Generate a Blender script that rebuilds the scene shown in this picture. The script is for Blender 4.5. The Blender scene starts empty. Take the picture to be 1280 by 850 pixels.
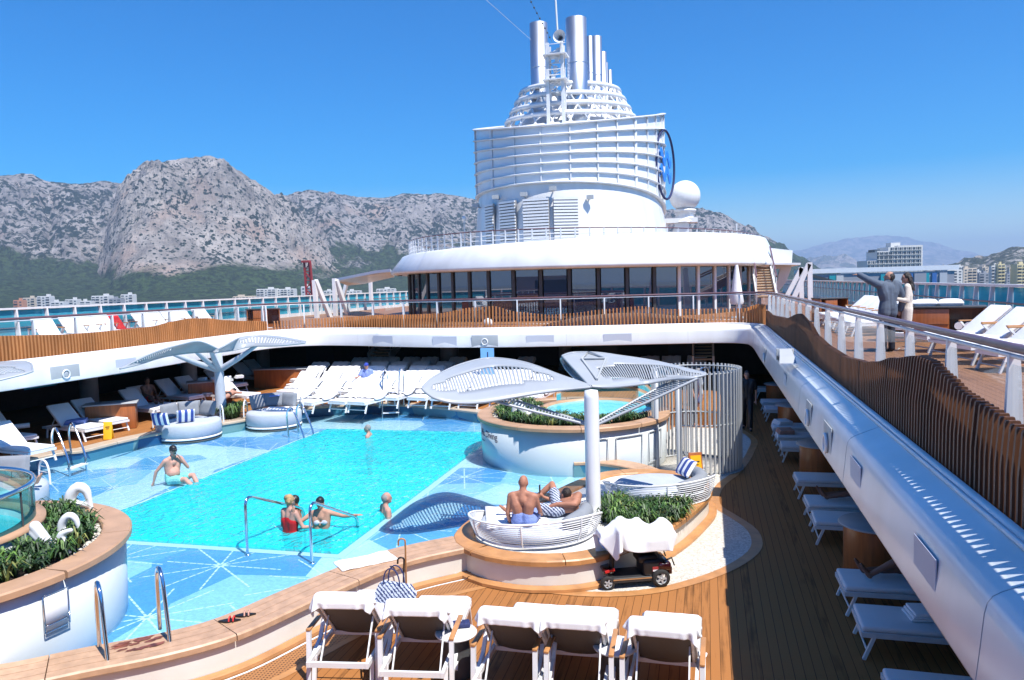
import bpy, bmesh, math, random
from mathutils import Vector, Matrix, noise
R = math.radians
random.seed(7)
SC = bpy.context.scene
COL = SC.collection

# ---------------------------------------------------------------- camera
F_PX = 960.0
CAM = Vector((0, 0, 4.5))
YAW, PITCH, ROLL = R(14.3), R(4.2), R(1.6)
_r0 = Vector((math.cos(YAW), math.sin(YAW), 0))
FW = Vector((-math.sin(YAW)*math.cos(PITCH), math.cos(YAW)*math.cos(PITCH), -math.sin(PITCH)))
_u0 = _r0.cross(FW)
RT = _r0*math.cos(ROLL) - _u0*math.sin(ROLL)
UP = _u0*math.cos(ROLL) + _r0*math.sin(ROLL)
cam_d = bpy.data.cameras.new('camera'); cam = bpy.data.objects.new('camera', cam_d); COL.objects.link(cam)
cam.matrix_world = Matrix(((RT.x, UP.x, -FW.x, CAM.x), (RT.y, UP.y, -FW.y, CAM.y), (RT.z, UP.z, -FW.z, CAM.z), (0, 0, 0, 1)))
cam_d.sensor_width = 36.0; cam_d.sensor_fit = 'HORIZONTAL'; cam_d.lens = 36.0*F_PX/1280.0
cam_d.clip_start = 0.1; cam_d.clip_end = 60000
SC.camera = cam

# ---------------------------------------------------------------- sky and sun
SUN = Vector((0.46, -0.32, 1.0)).normalized()
w = bpy.data.worlds.new('World'); SC.world = w; w.use_nodes = True
nt = w.node_tree; nt.nodes.clear()
sky = nt.nodes.new('ShaderNodeTexSky'); sky.sky_type = 'NISHITA'; sky.sun_disc = False
sky.sun_elevation = math.asin(SUN.z); sky.sun_rotation = math.atan2(SUN.x, SUN.y)
sky.altitude = 0; sky.air_density = 1.0; sky.dust_density = 0.3; sky.ozone_density = 4.0
hs = nt.nodes.new('ShaderNodeHueSaturation'); hs.inputs['Saturation'].default_value = 1.9; hs.inputs['Hue'].default_value = 0.508; hs.inputs['Value'].default_value = 1.12
bg = nt.nodes.new('ShaderNodeBackground'); bg.inputs['Strength'].default_value = 0.105
wo = nt.nodes.new('ShaderNodeOutputWorld')
nt.links.new(sky.outputs[0], hs.inputs['Color']); nt.links.new(hs.outputs[0], bg.inputs['Color']); nt.links.new(bg.outputs[0], wo.inputs['Surface'])
sd = bpy.data.lights.new('sun', 'SUN'); sd.energy = 5.0; sd.angle = R(0.5); sd.color = (1.0, 0.955, 0.89)
so = bpy.data.objects.new('sun', sd); COL.objects.link(so)
so.rotation_euler = SUN.to_track_quat('Z', 'Y').to_euler(); so.location = (20, -20, 60)
SC.view_settings.view_transform = 'Standard'; SC.view_settings.look = 'None'
SC.view_settings.exposure = 0.6; SC.view_settings.gamma = 1.0
try: SC.view_settings.use_curve_mapping = False
except Exception: pass
SC.render.engine = 'CYCLES'
cy = SC.cycles
cy.use_denoising = True
cy.max_bounces = 7; cy.diffuse_bounces = 2; cy.glossy_bounces = 3; cy.transmission_bounces = 4
cy.transparent_max_bounces = 14; cy.volume_bounces = 0; cy.caustics_reflective = False; cy.caustics_refractive = False
cy.sample_clamp_indirect = 4.0

# ---------------------------------------------------------------- measuring helpers: a pixel of the photograph -> a point at height z (or on a plane)
def ray(px, py): return FW + RT*((px-640)/F_PX) + UP*((425-py)/F_PX)
def at(px, py, z):
    d = ray(px, py); return CAM + d*((z-CAM.z)/d.z)
def atX(px, py, x):
    d = ray(px, py); return CAM + d*(x/d.x)
def atY(px, py, y):
    d = ray(px, py); return CAM + d*(y/d.y)

# ---------------------------------------------------------------- materials
MAT = {}
def mat(name, col, rough=0.5, metal=0.0, var=0.0, vscale=4.0, bump=0.0, bscale=30.0, spec=0.5, coat=0.0, dirt=None, stretch=None, alpha=None):
    m = bpy.data.materials.new(name); m.use_nodes = True; n = m.node_tree.nodes; L = m.node_tree.links
    b = n['Principled BSDF']
    b.inputs['Base Color'].default_value = (*col, 1); b.inputs['Roughness'].default_value = rough
    b.inputs['Metallic'].default_value = metal; b.inputs['Specular IOR Level'].default_value = spec
    b.inputs['Coat Weight'].default_value = coat
    tc = n.new('ShaderNodeTexCoord'); src = tc.outputs['Object']
    if stretch:
        mp = n.new('ShaderNodeMapping'); mp.inputs['Scale'].default_value = stretch; L.new(src, mp.inputs[0]); src = mp.outputs[0]
    if var or dirt:
        nz = n.new('ShaderNodeTexNoise'); nz.inputs['Scale'].default_value = vscale; nz.inputs['Detail'].default_value = 5
        L.new(src, nz.inputs['Vector'])
        r = n.new('ShaderNodeValToRGB'); r.color_ramp.elements[0].position = 0.3; r.color_ramp.elements[1].position = 0.7
        c0 = dirt if dirt else tuple(max(0, c*(1-var)) for c in col); c1 = tuple(min(1, c*(1+var*0.7)) for c in col)
        r.color_ramp.elements[0].color = (*c0, 1); r.color_ramp.elements[1].color = (*c1, 1)
        L.new(nz.outputs['Fac'], r.inputs[0]); L.new(r.outputs[0], b.inputs['Base Color'])
    if bump:
        nz2 = n.new('ShaderNodeTexNoise'); nz2.inputs['Scale'].default_value = bscale; nz2.inputs['Detail'].default_value = 4
        L.new(src, nz2.inputs['Vector'])
        bp = n.new('ShaderNodeBump'); bp.inputs['Strength'].default_value = bump; bp.inputs['Distance'].default_value = 0.02
        L.new(nz2.outputs['Fac'], bp.inputs['Height']); L.new(bp.outputs[0], b.inputs['Normal'])
    MAT[name] = m; return m
def glassy(name, tint, gloss=0.12, rough=0.0, frk=1.0, body=None, bodyf=0.0):
    m = bpy.data.materials.new(name); m.use_nodes = True; n = m.node_tree.nodes; L = m.node_tree.links
    n.clear(); o = n.new('ShaderNodeOutputMaterial'); mx = n.new('ShaderNodeMixShader'); t = n.new('ShaderNodeBsdfTransparent'); g = n.new('ShaderNodeBsdfGlossy')
    t.inputs[0].default_value = (*tint, 1); g.inputs['Roughness'].default_value = rough
    fr = n.new('ShaderNodeFresnel'); fr.inputs[0].default_value = 1.45
    ma = n.new('ShaderNodeMath'); ma.operation = 'MAXIMUM'; ma.inputs[1].default_value = gloss
    mk = n.new('ShaderNodeMath'); mk.operation = 'MULTIPLY'; mk.inputs[1].default_value = frk; L.new(fr.outputs[0], mk.inputs[0])
    ts = t.outputs[0]
    if body:
        df = n.new('ShaderNodeBsdfDiffuse'); df.inputs[0].default_value = (*body, 1); mb = n.new('ShaderNodeMixShader'); mb.inputs[0].default_value = bodyf
        L.new(t.outputs[0], mb.inputs[1]); L.new(df.outputs[0], mb.inputs[2]); ts = mb.outputs[0]
    L.new(mk.outputs[0], ma.inputs[0]); L.new(ma.outputs[0], mx.inputs[0]); L.new(ts, mx.inputs[1]); L.new(g.outputs[0], mx.inputs[2]); L.new(mx.outputs[0], o.inputs[0])
    MAT[name] = m; return m
def wood(name, col, plank=0.11, axis='X', dark=0.25, seam=0.006, rough=0.45, var=0.25, coat=0.0):
    """planks laid side by side along the given object axis, each with its own tone, dark caulked seams"""
    m = bpy.data.materials.new(name); m.use_nodes = True; n = m.node_tree.nodes; L = m.node_tree.links; b = n['Principled BSDF']
    b.inputs['Roughness'].default_value = rough; b.inputs['Coat Weight'].default_value = coat; b.inputs['Specular IOR Level'].default_value = 0.22
    tc = n.new('ShaderNodeTexCoord'); sp = n.new('ShaderNodeSeparateXYZ'); L.new(tc.outputs['Object'], sp.inputs[0])
    dv = n.new('ShaderNodeMath'); dv.operation = 'DIVIDE'; dv.inputs[1].default_value = plank; L.new(sp.outputs[axis], dv.inputs[0])
    fl = n.new('ShaderNodeMath'); fl.operation = 'FLOOR'; L.new(dv.outputs[0], fl.inputs[0])
    fr = n.new('ShaderNodeMath'); fr.operation = 'FRACT'; L.new(dv.outputs[0], fr.inputs[0])
    wn = n.new('ShaderNodeTexWhiteNoise'); wn.noise_dimensions = '1D'; L.new(fl.outputs[0], wn.inputs['W'])
    mp = n.new('ShaderNodeMapping'); mp.inputs['Scale'].default_value = (12, 0.8, 12) if axis == 'X' else (0.8, 12, 12) if axis == 'Y' else (12, 12, 0.8)
    L.new(tc.outputs['Object'], mp.inputs[0]); nz = n.new('ShaderNodeTexNoise'); nz.inputs['Scale'].default_value = 2; nz.inputs['Detail'].default_value = 6; L.new(mp.outputs[0], nz.inputs['Vector'])
    n2 = n.new('ShaderNodeTexNoise'); n2.inputs['Scale'].default_value = 0.9; n2.inputs['Detail'].default_value = 7; n2.inputs['Roughness'].default_value = 0.65; L.new(tc.outputs['Object'], n2.inputs['Vector'])
    a1 = n.new('ShaderNodeMath'); a1.operation = 'MULTIPLY_ADD'; a1.inputs[1].default_value = 0.5; L.new(wn.outputs['Value'], a1.inputs[0]); L.new(nz.outputs['Fac'], a1.inputs[2])
    a2 = n.new('ShaderNodeMath'); a2.operation = 'MULTIPLY_ADD'; a2.inputs[1].default_value = 0.5; L.new(n2.outputs['Fac'], a2.inputs[0]); a2.inputs[1].default_value = 0.75; L.new(a1.outputs[0], a2.inputs[2])
    r = n.new('ShaderNodeValToRGB'); r.color_ramp.elements[0].position = 0.72; r.color_ramp.elements[1].position = 1.15
    r.color_ramp.elements[0].color = (*[c*(1-var) for c in col], 1); r.color_ramp.elements[1].color = (*[min(1, c*(1+var)) for c in col], 1)
    L.new(a2.outputs[0], r.inputs[0])
    lt = n.new('ShaderNodeMath'); lt.operation = 'LESS_THAN'; lt.inputs[1].default_value = seam/plank; L.new(fr.outputs[0], lt.inputs[0])
    mx = n.new('ShaderNodeMix'); mx.data_type = 'RGBA'; L.new(lt.outputs[0], mx.inputs['Factor']); L.new(r.outputs[0], mx.inputs['A']); mx.inputs['B'].default_value = (*[c*dark for c in col], 1)
    L.new(mx.outputs['Result'], b.inputs['Base Color'])
    MAT[name] = m; return m

mat('white_paint', (0.80, 0.81, 0.82), 0.28, var=0.05, vscale=1.5)
mat('hull_white', (0.80, 0.81, 0.82), 0.27, var=0.06, vscale=1.1, dirt=(0.70, 0.70, 0.69), stretch=(1, 1, 0.25), bump=0.05, bscale=1.5)
mat('rail_white', (0.78, 0.79, 0.8), 0.35, var=0.04)
mat('grey_paint', (0.42, 0.44, 0.46), 0.4, var=0.06)
mat('pale_grey', (0.42, 0.44, 0.45), 0.4, var=0.05)
mat('canopy_grey', (0.36, 0.385, 0.41), 0.32, var=0.06, vscale=2)
mat('dark_grey', (0.06, 0.062, 0.065), 0.5, var=0.2)
mat('charcoal', (0.03, 0.031, 0.034), 0.55, var=0.2)
mat('black', (0.012, 0.012, 0.013), 0.45)
mat('chrome', (0.72, 0.74, 0.76), 0.12, 1.0)
mat('steel', (0.60, 0.65, 0.72), 0.42, 1.0, var=0.08, vscale=2, stretch=(6, 6, 0.4))
mat('cushion_white', (0.82, 0.82, 0.83), 0.9, bump=0.25, bscale=12, var=0.03)
mat('towel_white', (0.84, 0.84, 0.85), 0.95, bump=0.12, bscale=90, var=0.03)
mat('cushion_grey', (0.24, 0.26, 0.29), 0.9, bump=0.3, bscale=14, var=0.1)
mat('cushion_pale', (0.44, 0.48, 0.54), 0.9, bump=0.3, bscale=10, var=0.06)
mat('towel_blue', (0.22, 0.30, 0.62), 0.95, bump=0.6, bscale=40, var=0.15)
mat('sling_taupe', (0.10, 0.095, 0.09), 0.75, var=0.1, vscale=60)
mat('varnish', (0.15, 0.075, 0.085), 0.35, var=0.25, vscale=3, coat=0.15)
mat('wall_white', (0.74, 0.73, 0.69), 0.4, var=0.06, vscale=1.2, dirt=(0.66, 0.64, 0.58))
mat('tub_white', (0.60, 0.65, 0.66), 0.3, var=0.05, vscale=0.8)
mat('red', (0.55, 0.02, 0.02), 0.5, var=0.15)
mat('yellow', (0.85, 0.42, 0.01), 0.45, var=0.08)
mat('blue_bright', (0.03, 0.22, 0.75), 0.4, var=0.1)
mat('cobalt', (0.02, 0.05, 0.35), 0.7, var=0.2)
mat('sky_blue', (0.22, 0.50, 0.85), 0.5)
mat('maroon', (0.028, 0.003, 0.005), 0.2, coat=0.6)
mat('rubber', (0.02, 0.02, 0.02), 0.8)
mat('skin', (0.50, 0.27, 0.19), 0.62, var=0.16, vscale=7, spec=0.3, bump=0.15, bscale=40)
mat('skin_tan', (0.42, 0.19, 0.12), 0.6, var=0.2, vscale=6, spec=0.35, bump=0.15, bscale=40)
mat('skin_pink', (0.56, 0.31, 0.24), 0.6, var=0.2, vscale=5, spec=0.35, bump=0.15, bscale=40)
mat('skin_dark', (0.20, 0.10, 0.065), 0.5, var=0.1)
mat('hair_dark', (0.022, 0.014, 0.01), 0.5, bump=0.8, bscale=60)
mat('hair_grey', (0.28, 0.27, 0.26), 0.6, bump=0.8, bscale=60)
mat('hair_blond', (0.46, 0.30, 0.14), 0.6, bump=0.8, bscale=50, var=0.3, vscale=20)
mat('blazer', (0.085, 0.11, 0.15), 0.8, bump=0.5, bscale=8, var=0.1)
mat('trouser', (0.018, 0.022, 0.035), 0.8)
mat('knit_cream', (0.62, 0.55, 0.47), 0.9, bump=0.3, bscale=45, var=0.1)
mat('aqua_cloth', (0.22, 0.66, 0.60), 0.8, var=0.35, vscale=30)
mat('swim_red', (0.52, 0.008, 0.012), 0.6)
mat('navy', (0.02, 0.03, 0.11), 0.8, var=0.3, vscale=30)
mat('leaf', (0.045, 0.11, 0.022), 0.5, var=0.6, vscale=3)
mat('leaf_light', (0.11, 0.21, 0.035), 0.5, var=0.5, vscale=3)
mat('leaf_yellow', (0.20, 0.22, 0.05), 0.6, var=0.4, vscale=3)
mat('leaf_dark', (0.022, 0.055, 0.014), 0.5, var=0.5, vscale=3)
mat('soil', (0.03, 0.022, 0.015), 0.95)
mat('pebble', (0.62, 0.58, 0.50), 0.6, var=0.3, vscale=8)
mat('stone_coping', (0.50, 0.40, 0.30), 0.5, var=0.12, vscale=3, bump=0.2)
mat('sculpture', (0.80, 0.81, 0.82), 0.25)
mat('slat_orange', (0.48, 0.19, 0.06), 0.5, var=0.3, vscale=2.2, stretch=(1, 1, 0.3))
mat('slat_shaded', (0.15, 0.06, 0.027), 0.5, var=0.35, vscale=2.2, stretch=(1, 1, 0.3))  # darker copy of the slat wood, gallery shade put into its colour
mat('teak_edge', (0.50, 0.24, 0.09), 0.4, var=0.22, vscale=4)
mat('teak_dark', (0.36, 0.15, 0.055), 0.4, var=0.25, vscale=5, stretch=(1, 1, 6))
mat('cabinet_wood', (0.38, 0.12, 0.035), 0.32, var=0.22, vscale=3, stretch=(6, 6, 0.5), coat=0.3)
mat('tread_tan', (0.62, 0.45, 0.30), 0.6, var=0.1)
mat('crane_red', (0.36, 0.04, 0.04), 0.6)
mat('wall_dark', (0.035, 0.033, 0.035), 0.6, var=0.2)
mat('dome_white', (0.78, 0.79, 0.8), 0.35)
wood('deck_teak', (0.27, 0.113, 0.035), 0.115, 'X', 0.3, 0.007, rough=0.7, var=0.34)
wood('deck_teak_upper', (0.30, 0.15, 0.08), 0.115, 'X', 0.3, 0.008)
wood('coping_wood', (0.56, 0.35, 0.20), 0.25, 'Z', 0.8, 0.001)
glassy('glass_clear', (0.93, 0.96, 0.97), 0.03, frk=0.22)
glassy('glass_blue', (0.36, 0.76, 0.88), 0.06, frk=0.35, body=(0.08, 0.56, 0.74), bodyf=0.5)  # tinted glass; part of the cyan body stands in for pale reflections
glassy('glass_teal', (0.25, 0.62, 0.64), 0.06, frk=0.5, body=(0.06, 0.40, 0.45), bodyf=0.15)
glassy('glass_pale', (0.80, 0.92, 0.95), 0.10)
glassy('glass_sky_body', (0.14, 0.22, 0.32), 0.26, body=(0.04, 0.12, 0.26), bodyf=0.32)  # blue body stands in for sky reflected in the lounge windows

# ---------------------------------------------------------------- object helpers
def link(o): COL.objects.link(o); return o
def tag(o, label=None, cat=None, group=None, kind=None):
    if label: o['label'] = label
    if cat: o['category'] = cat
    if group: o['group'] = group
    if kind: o['kind'] = kind
    return o
def empty(name, loc=(0, 0, 0), rz=0, label=None, cat=None, group=None):
    o = bpy.data.objects.new(name, None); link(o); o.location = loc; o.rotation_euler = (0, 0, rz); o.empty_display_size = 0.2
    return tag(o, label, cat, group)
def copy_tree(o, parent=None, loc=None, rz=None, label=None):
    c = o.copy(); COL.objects.link(c); c.parent = parent
    if parent is not None: c.matrix_parent_inverse = o.matrix_parent_inverse.copy()
    if loc is not None: c.location = loc
    if rz is not None: c.rotation_euler = (0, 0, rz)
    if label: c['label'] = label
    for ch in list(o.children): copy_tree(ch, c)
    return c

class MB:
    """collects verts and faces, builds ONE mesh object"""
    def __init__(s): s.v = []; s.f = []; s.mi = []; s.sm = []
    def add(s, vs, fs, mi=0, smooth=False):
        b = len(s.v); s.v += [tuple(v) for v in vs]
        for f in fs: s.f.append([i+b for i in f]); s.mi.append(mi); s.sm.append(smooth)
        return s
    def box(s, c, size, rz=0, mi=0, M=None, bev=0.0):
        hx, hy, hz = [a/2 for a in size]
        if M is None: M = Matrix.Rotation(rz, 3, 'Z')
        c = Vector(c)
        if bev <= 0:
            vs = [c + M @ Vector((x*hx, y*hy, z*hz)) for z in (-1, 1) for x, y in ((-1, -1), (1, -1), (1, 1), (-1, 1))]
            return s.add(vs, [(3, 2, 1, 0), (4, 5, 6, 7), (0, 1, 5, 4), (1, 2, 6, 5), (2, 3, 7, 6), (3, 0, 4, 7)], mi)
        bm = bmesh.new(); bmesh.ops.create_cube(bm, size=2)
        for v in bm.verts: v.co = Vector((v.co.x*hx, v.co.y*hy, v.co.z*hz))
        bmesh.ops.bevel(bm, geom=bm.edges[:]+bm.verts[:], offset=min(bev, 0.49*min(size)), segments=3, profile=0.5, affect='EDGES')
        bm.verts.index_update()
        s.add([c + M @ v.co for v in bm.verts], [[v.index for v in f.verts] for f in bm.faces], mi, True); bm.free(); return s
    def bar(s, a, b, wd, ht=None, mi=0, up=Vector((0, 0, 1))):
        a = Vector(a); b = Vector(b); d = b-a; L = d.length
        if L < 1e-6: return s
        d.normalize(); ht = ht or wd
        x = d.cross(up)
        if x.length < 1e-3: x = d.cross(Vector((0, 1, 0)))
        x.normalize(); z = x.cross(d)
        M = Matrix((x, d, z)).transposed()
        return s.box((a+b)/2, (wd, L, ht), mi=mi, M=M)
    def tube(s, pts, r, seg=8, mi=0, cap=True, closed=False, smooth=True):
        pts = [Vector(p) for p in pts]; n = len(pts)
        rs = r if isinstance(r, (list, tuple)) else [r]*n
        rings = []; prev = None
        for i, p in enumerate(pts):
            if closed: d = pts[(i+1) % n]-pts[i-1]
            else: d = pts[min(i+1, n-1)]-pts[max(i-1, 0)]
            d.normalize()
            if prev is None:
                x = d.cross(Vector((0, 0, 1)))
                if x.length < 1e-3: x = Vector((1, 0, 0))
            else:
                x = prev - d*prev.dot(d)
            x.normalize(); prev = x; y = d.cross(x)
            rings.append([p + (x*math.cos(2*math.pi*k/seg)+y*math.sin(2*math.pi*k/seg))*rs[i] for k in range(seg)])
        vs = [v for rg in rings for v in rg]; fs = []
        m = n if closed else n-1
        for i in range(m):
            for k in range(seg):
                a = i*seg+k; b = i*seg+(k+1) % seg; c = ((i+1) % n)*seg+(k+1) % seg; d = ((i+1) % n)*seg+k
                fs.append((a, b, c, d))
        s.add(vs, fs, mi, smooth)
        if cap and not closed:
            s.add(rings[0], [list(range(seg))[::-1]], mi); s.add(rings[-1], [list(range(seg))], mi)
        return s
    def lathe(s, prof, c=(0, 0, 0), seg=24, mi=0, smooth=True, a0=0, a1=2*math.pi, sx=1, sy=1):
        c = Vector(c); full = abs(a1-a0-2*math.pi) < 1e-6; n = seg if full else seg+1
        vs = []; fs = []
        for (r, z) in prof:
            for k in range(n):
                a = a0+(a1-a0)*k/seg; vs.append(c+Vector((r*math.cos(a)*sx, r*math.sin(a)*sy, z)))
        for i in range(len(prof)-1):
            for k in range(seg):
                k2 = (k+1) % n; fs.append((i*n+k, i*n+k2, (i+1)*n+k2, (i+1)*n+k))
        s.add(vs, fs, mi, smooth); return s
    def disc(s, c, r, seg=32, mi=0, sx=1, sy=1):
        c = Vector(c); return s.add([c+Vector((r*sx*math.cos(2*math.pi*k/seg), r*sy*math.sin(2*math.pi*k/seg), 0)) for k in range(seg)], [list(range(seg))], mi)
    def prism(s, poly, z0, z1, mi=0, side=None):
        n = len(poly); side = mi if side is None else side
        vs = [(p[0], p[1], z0) for p in poly]+[(p[0], p[1], z1) for p in poly]
        area = sum(poly[i][0]*poly[(i+1) % n][1]-poly[(i+1) % n][0]*poly[i][1] for i in range(n))
        top = list(range(n, 2*n)); bot = list(range(n))[::-1]
        if area < 0: top = top[::-1]; bot = bot[::-1]
        s.add(vs, [top, bot], mi)
        sf = [(i, (i+1) % n, n+(i+1) % n, n+i) for i in range(n)]
        if area < 0: sf = [f[::-1] for f in sf]
        s.add(vs, sf, side); return s
    def sheet(s, poly, z, mi=0):
        area = sum(poly[i][0]*poly[(i+1) % len(poly)][1]-poly[(i+1) % len(poly)][0]*poly[i][1] for i in range(len(poly)))
        idx = list(range(len(poly)));
        if area < 0: idx = idx[::-1]
        return s.add([(p[0], p[1], z) for p in poly], [idx], mi)
    def loft(s, path, prof, mi=0, closed=False, smooth=False, outward=None):
        """path: xy points; prof: (offset to the left of travel, z) list swept along it"""
        P = offset_frames(path, closed); n = len(P); k = len(prof)
        vs = [(p.x+nn.x*o, p.y+nn.y*o, z) for p, nn in P for (o, z) in prof]; fs = []
        for i in range(n if closed else n-1):
            for j in range(k-1):
                a = i*k+j; b = ((i+1) % n)*k+j; fs.append((a, b, b+1, a+1))
        return s.add(vs, fs, mi, smooth)
    def ball(s, c, r, seg=12, mi=0, M=None):
        c = Vector(c); r = r if isinstance(r, (tuple, list)) else (r, r, r); M = M or Matrix.Identity(3)
        vs = []; fs = []; nr = max(6, seg//2)
        for i in range(nr+1):
            t = math.pi*i/nr
            for k in range(seg):
                a = 2*math.pi*k/seg; vs.append(c+M @ Vector((r[0]*math.sin(t)*math.cos(a), r[1]*math.sin(t)*math.sin(a), r[2]*math.cos(t))))
        for i in range(nr):
            for k in range(seg):
                k2 = (k+1) % seg; fs.append((i*seg+k, (i+1)*seg+k, (i+1)*seg+k2, i*seg+k2))
        return s.add(vs, fs, mi, True)
    def cap(s, a, b, ra, rb, seg=10, mi=0):
        """tapered capsule"""
        a = Vector(a); b = Vector(b); d = b-a; L = d.length
        if L < 1e-5: return s.ball(a, ra, seg, mi)
        d.normalize(); x = d.orthogonal().normalized(); y = d.cross(x)
        rings = []
        for t in (-1, -0.92, -0.7, -0.38, 0): rings.append((a+d*(ra*t), ra*math.sqrt(max(0.0004, 1-t*t))))
        for t in (0, 0.38, 0.7, 0.92, 1): rings.append((b+d*(rb*t), rb*math.sqrt(max(0.0004, 1-t*t))))
        vs = [p+(x*math.cos(2*math.pi*k/seg)+y*math.sin(2*math.pi*k/seg))*r for p, r in rings for k in range(seg)]
        fs = [(i*seg+k, i*seg+(k+1) % seg, (i+1)*seg+(k+1) % seg, (i+1)*seg+k) for i in range(len(rings)-1) for k in range(seg)]
        m = len(rings)-1
        fs += [tuple(range(seg))[::-1], tuple(range(m*seg, m*seg+seg))]
        return s.add(vs, fs, mi, True)
    def mesh(s, name, mats):
        me = bpy.data.meshes.new(name); me.from_pydata(s.v, [], s.f)
        for m in (mats if isinstance(mats, (list, tuple)) else [mats]): me.materials.append(MAT[m])
        me.polygons.foreach_set('material_index', s.mi); me.polygons.foreach_set('use_smooth', s.sm); me.update(); return me
    def build(s, name, mats, parent=None, loc=None, rz=None, **k):
        o = bpy.data.objects.new(name, s.mesh(name, mats)); link(o)
        if parent is not None: o.parent = parent
        if loc is not None: o.location = loc
        if rz is not None: o.rotation_euler = (0, 0, rz)
        if k: tag(o, **k)
        return o
def offset_frames(path, closed=False):
    P = [Vector((p[0], p[1])) for p in path]; n = len(P); out = []
    for i in range(n):
        if closed: d = P[(i+1) % n]-P[i-1]
        else: d = P[min(i+1, n-1)]-P[max(i-1, 0)]
        d.normalize(); out.append((P[i], Vector((-d.y, d.x))))
    return out
def offset(path, o, closed=False): return [(p.x+n.x*o, p.y+n.y*o) for p, n in offset_frames(path, closed)]
def smooth(pts, step=0.25, closed=False):
    """Catmull-Rom through the points, resampled evenly"""
    P = [Vector((p[0], p[1], p[2] if len(p) > 2 else 0)) for p in pts]; n = len(P); out = []
    for i in range(n if closed else n-1):
        if closed: a, b, c, d = P[i-1], P[i], P[(i+1) % n], P[(i+2) % n]
        else: a, b, c, d = P[max(i-1, 0)], P[i], P[i+1], P[min(i+2, n-1)]
        m = max(2, int((c-b).length/step))
        for k in range(m):
            t = k/m; out.append(0.5*((2*b)+(c-a)*t+(2*a-5*b+4*c-d)*t*t+(3*b-a-3*c+d)*t**3))
    if not closed: out.append(P[-1])
    return out
def walk(path, step):
    """points and tangents every `step` metres along a polyline"""
    P = [Vector((p[0], p[1], p[2] if len(p) > 2 else 0)) for p in path]; out = []; s = 0; acc = 0
    for a, b in zip(P, P[1:]):
        L = (b-a).length
        while acc <= L:
            out.append((a+(b-a)*(acc/L), (b-a).normalized(), s+acc)); acc += step
        acc -= L; s += L
        s = s
    return out
def interp(xs, ys, x):
    if x <= xs[0]: return ys[0]
    for i in range(len(xs)-1):
        if x <= xs[i+1]:
            t = (x-xs[i])/(xs[i+1]-xs[i]); t = t*t*(3-2*t)*0.5+t*0.5; return ys[i]+(ys[i+1]-ys[i])*t
    return ys[-1]
def circle(cx, cy, r, n=64, a0=0, a1=360): return [(cx+r*math.cos(R(a0+(a1-a0)*k/n)), cy+r*math.sin(R(a0+(a1-a0)*k/n))) for k in range(n if a1-a0 == 360 else n+1)]
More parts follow.
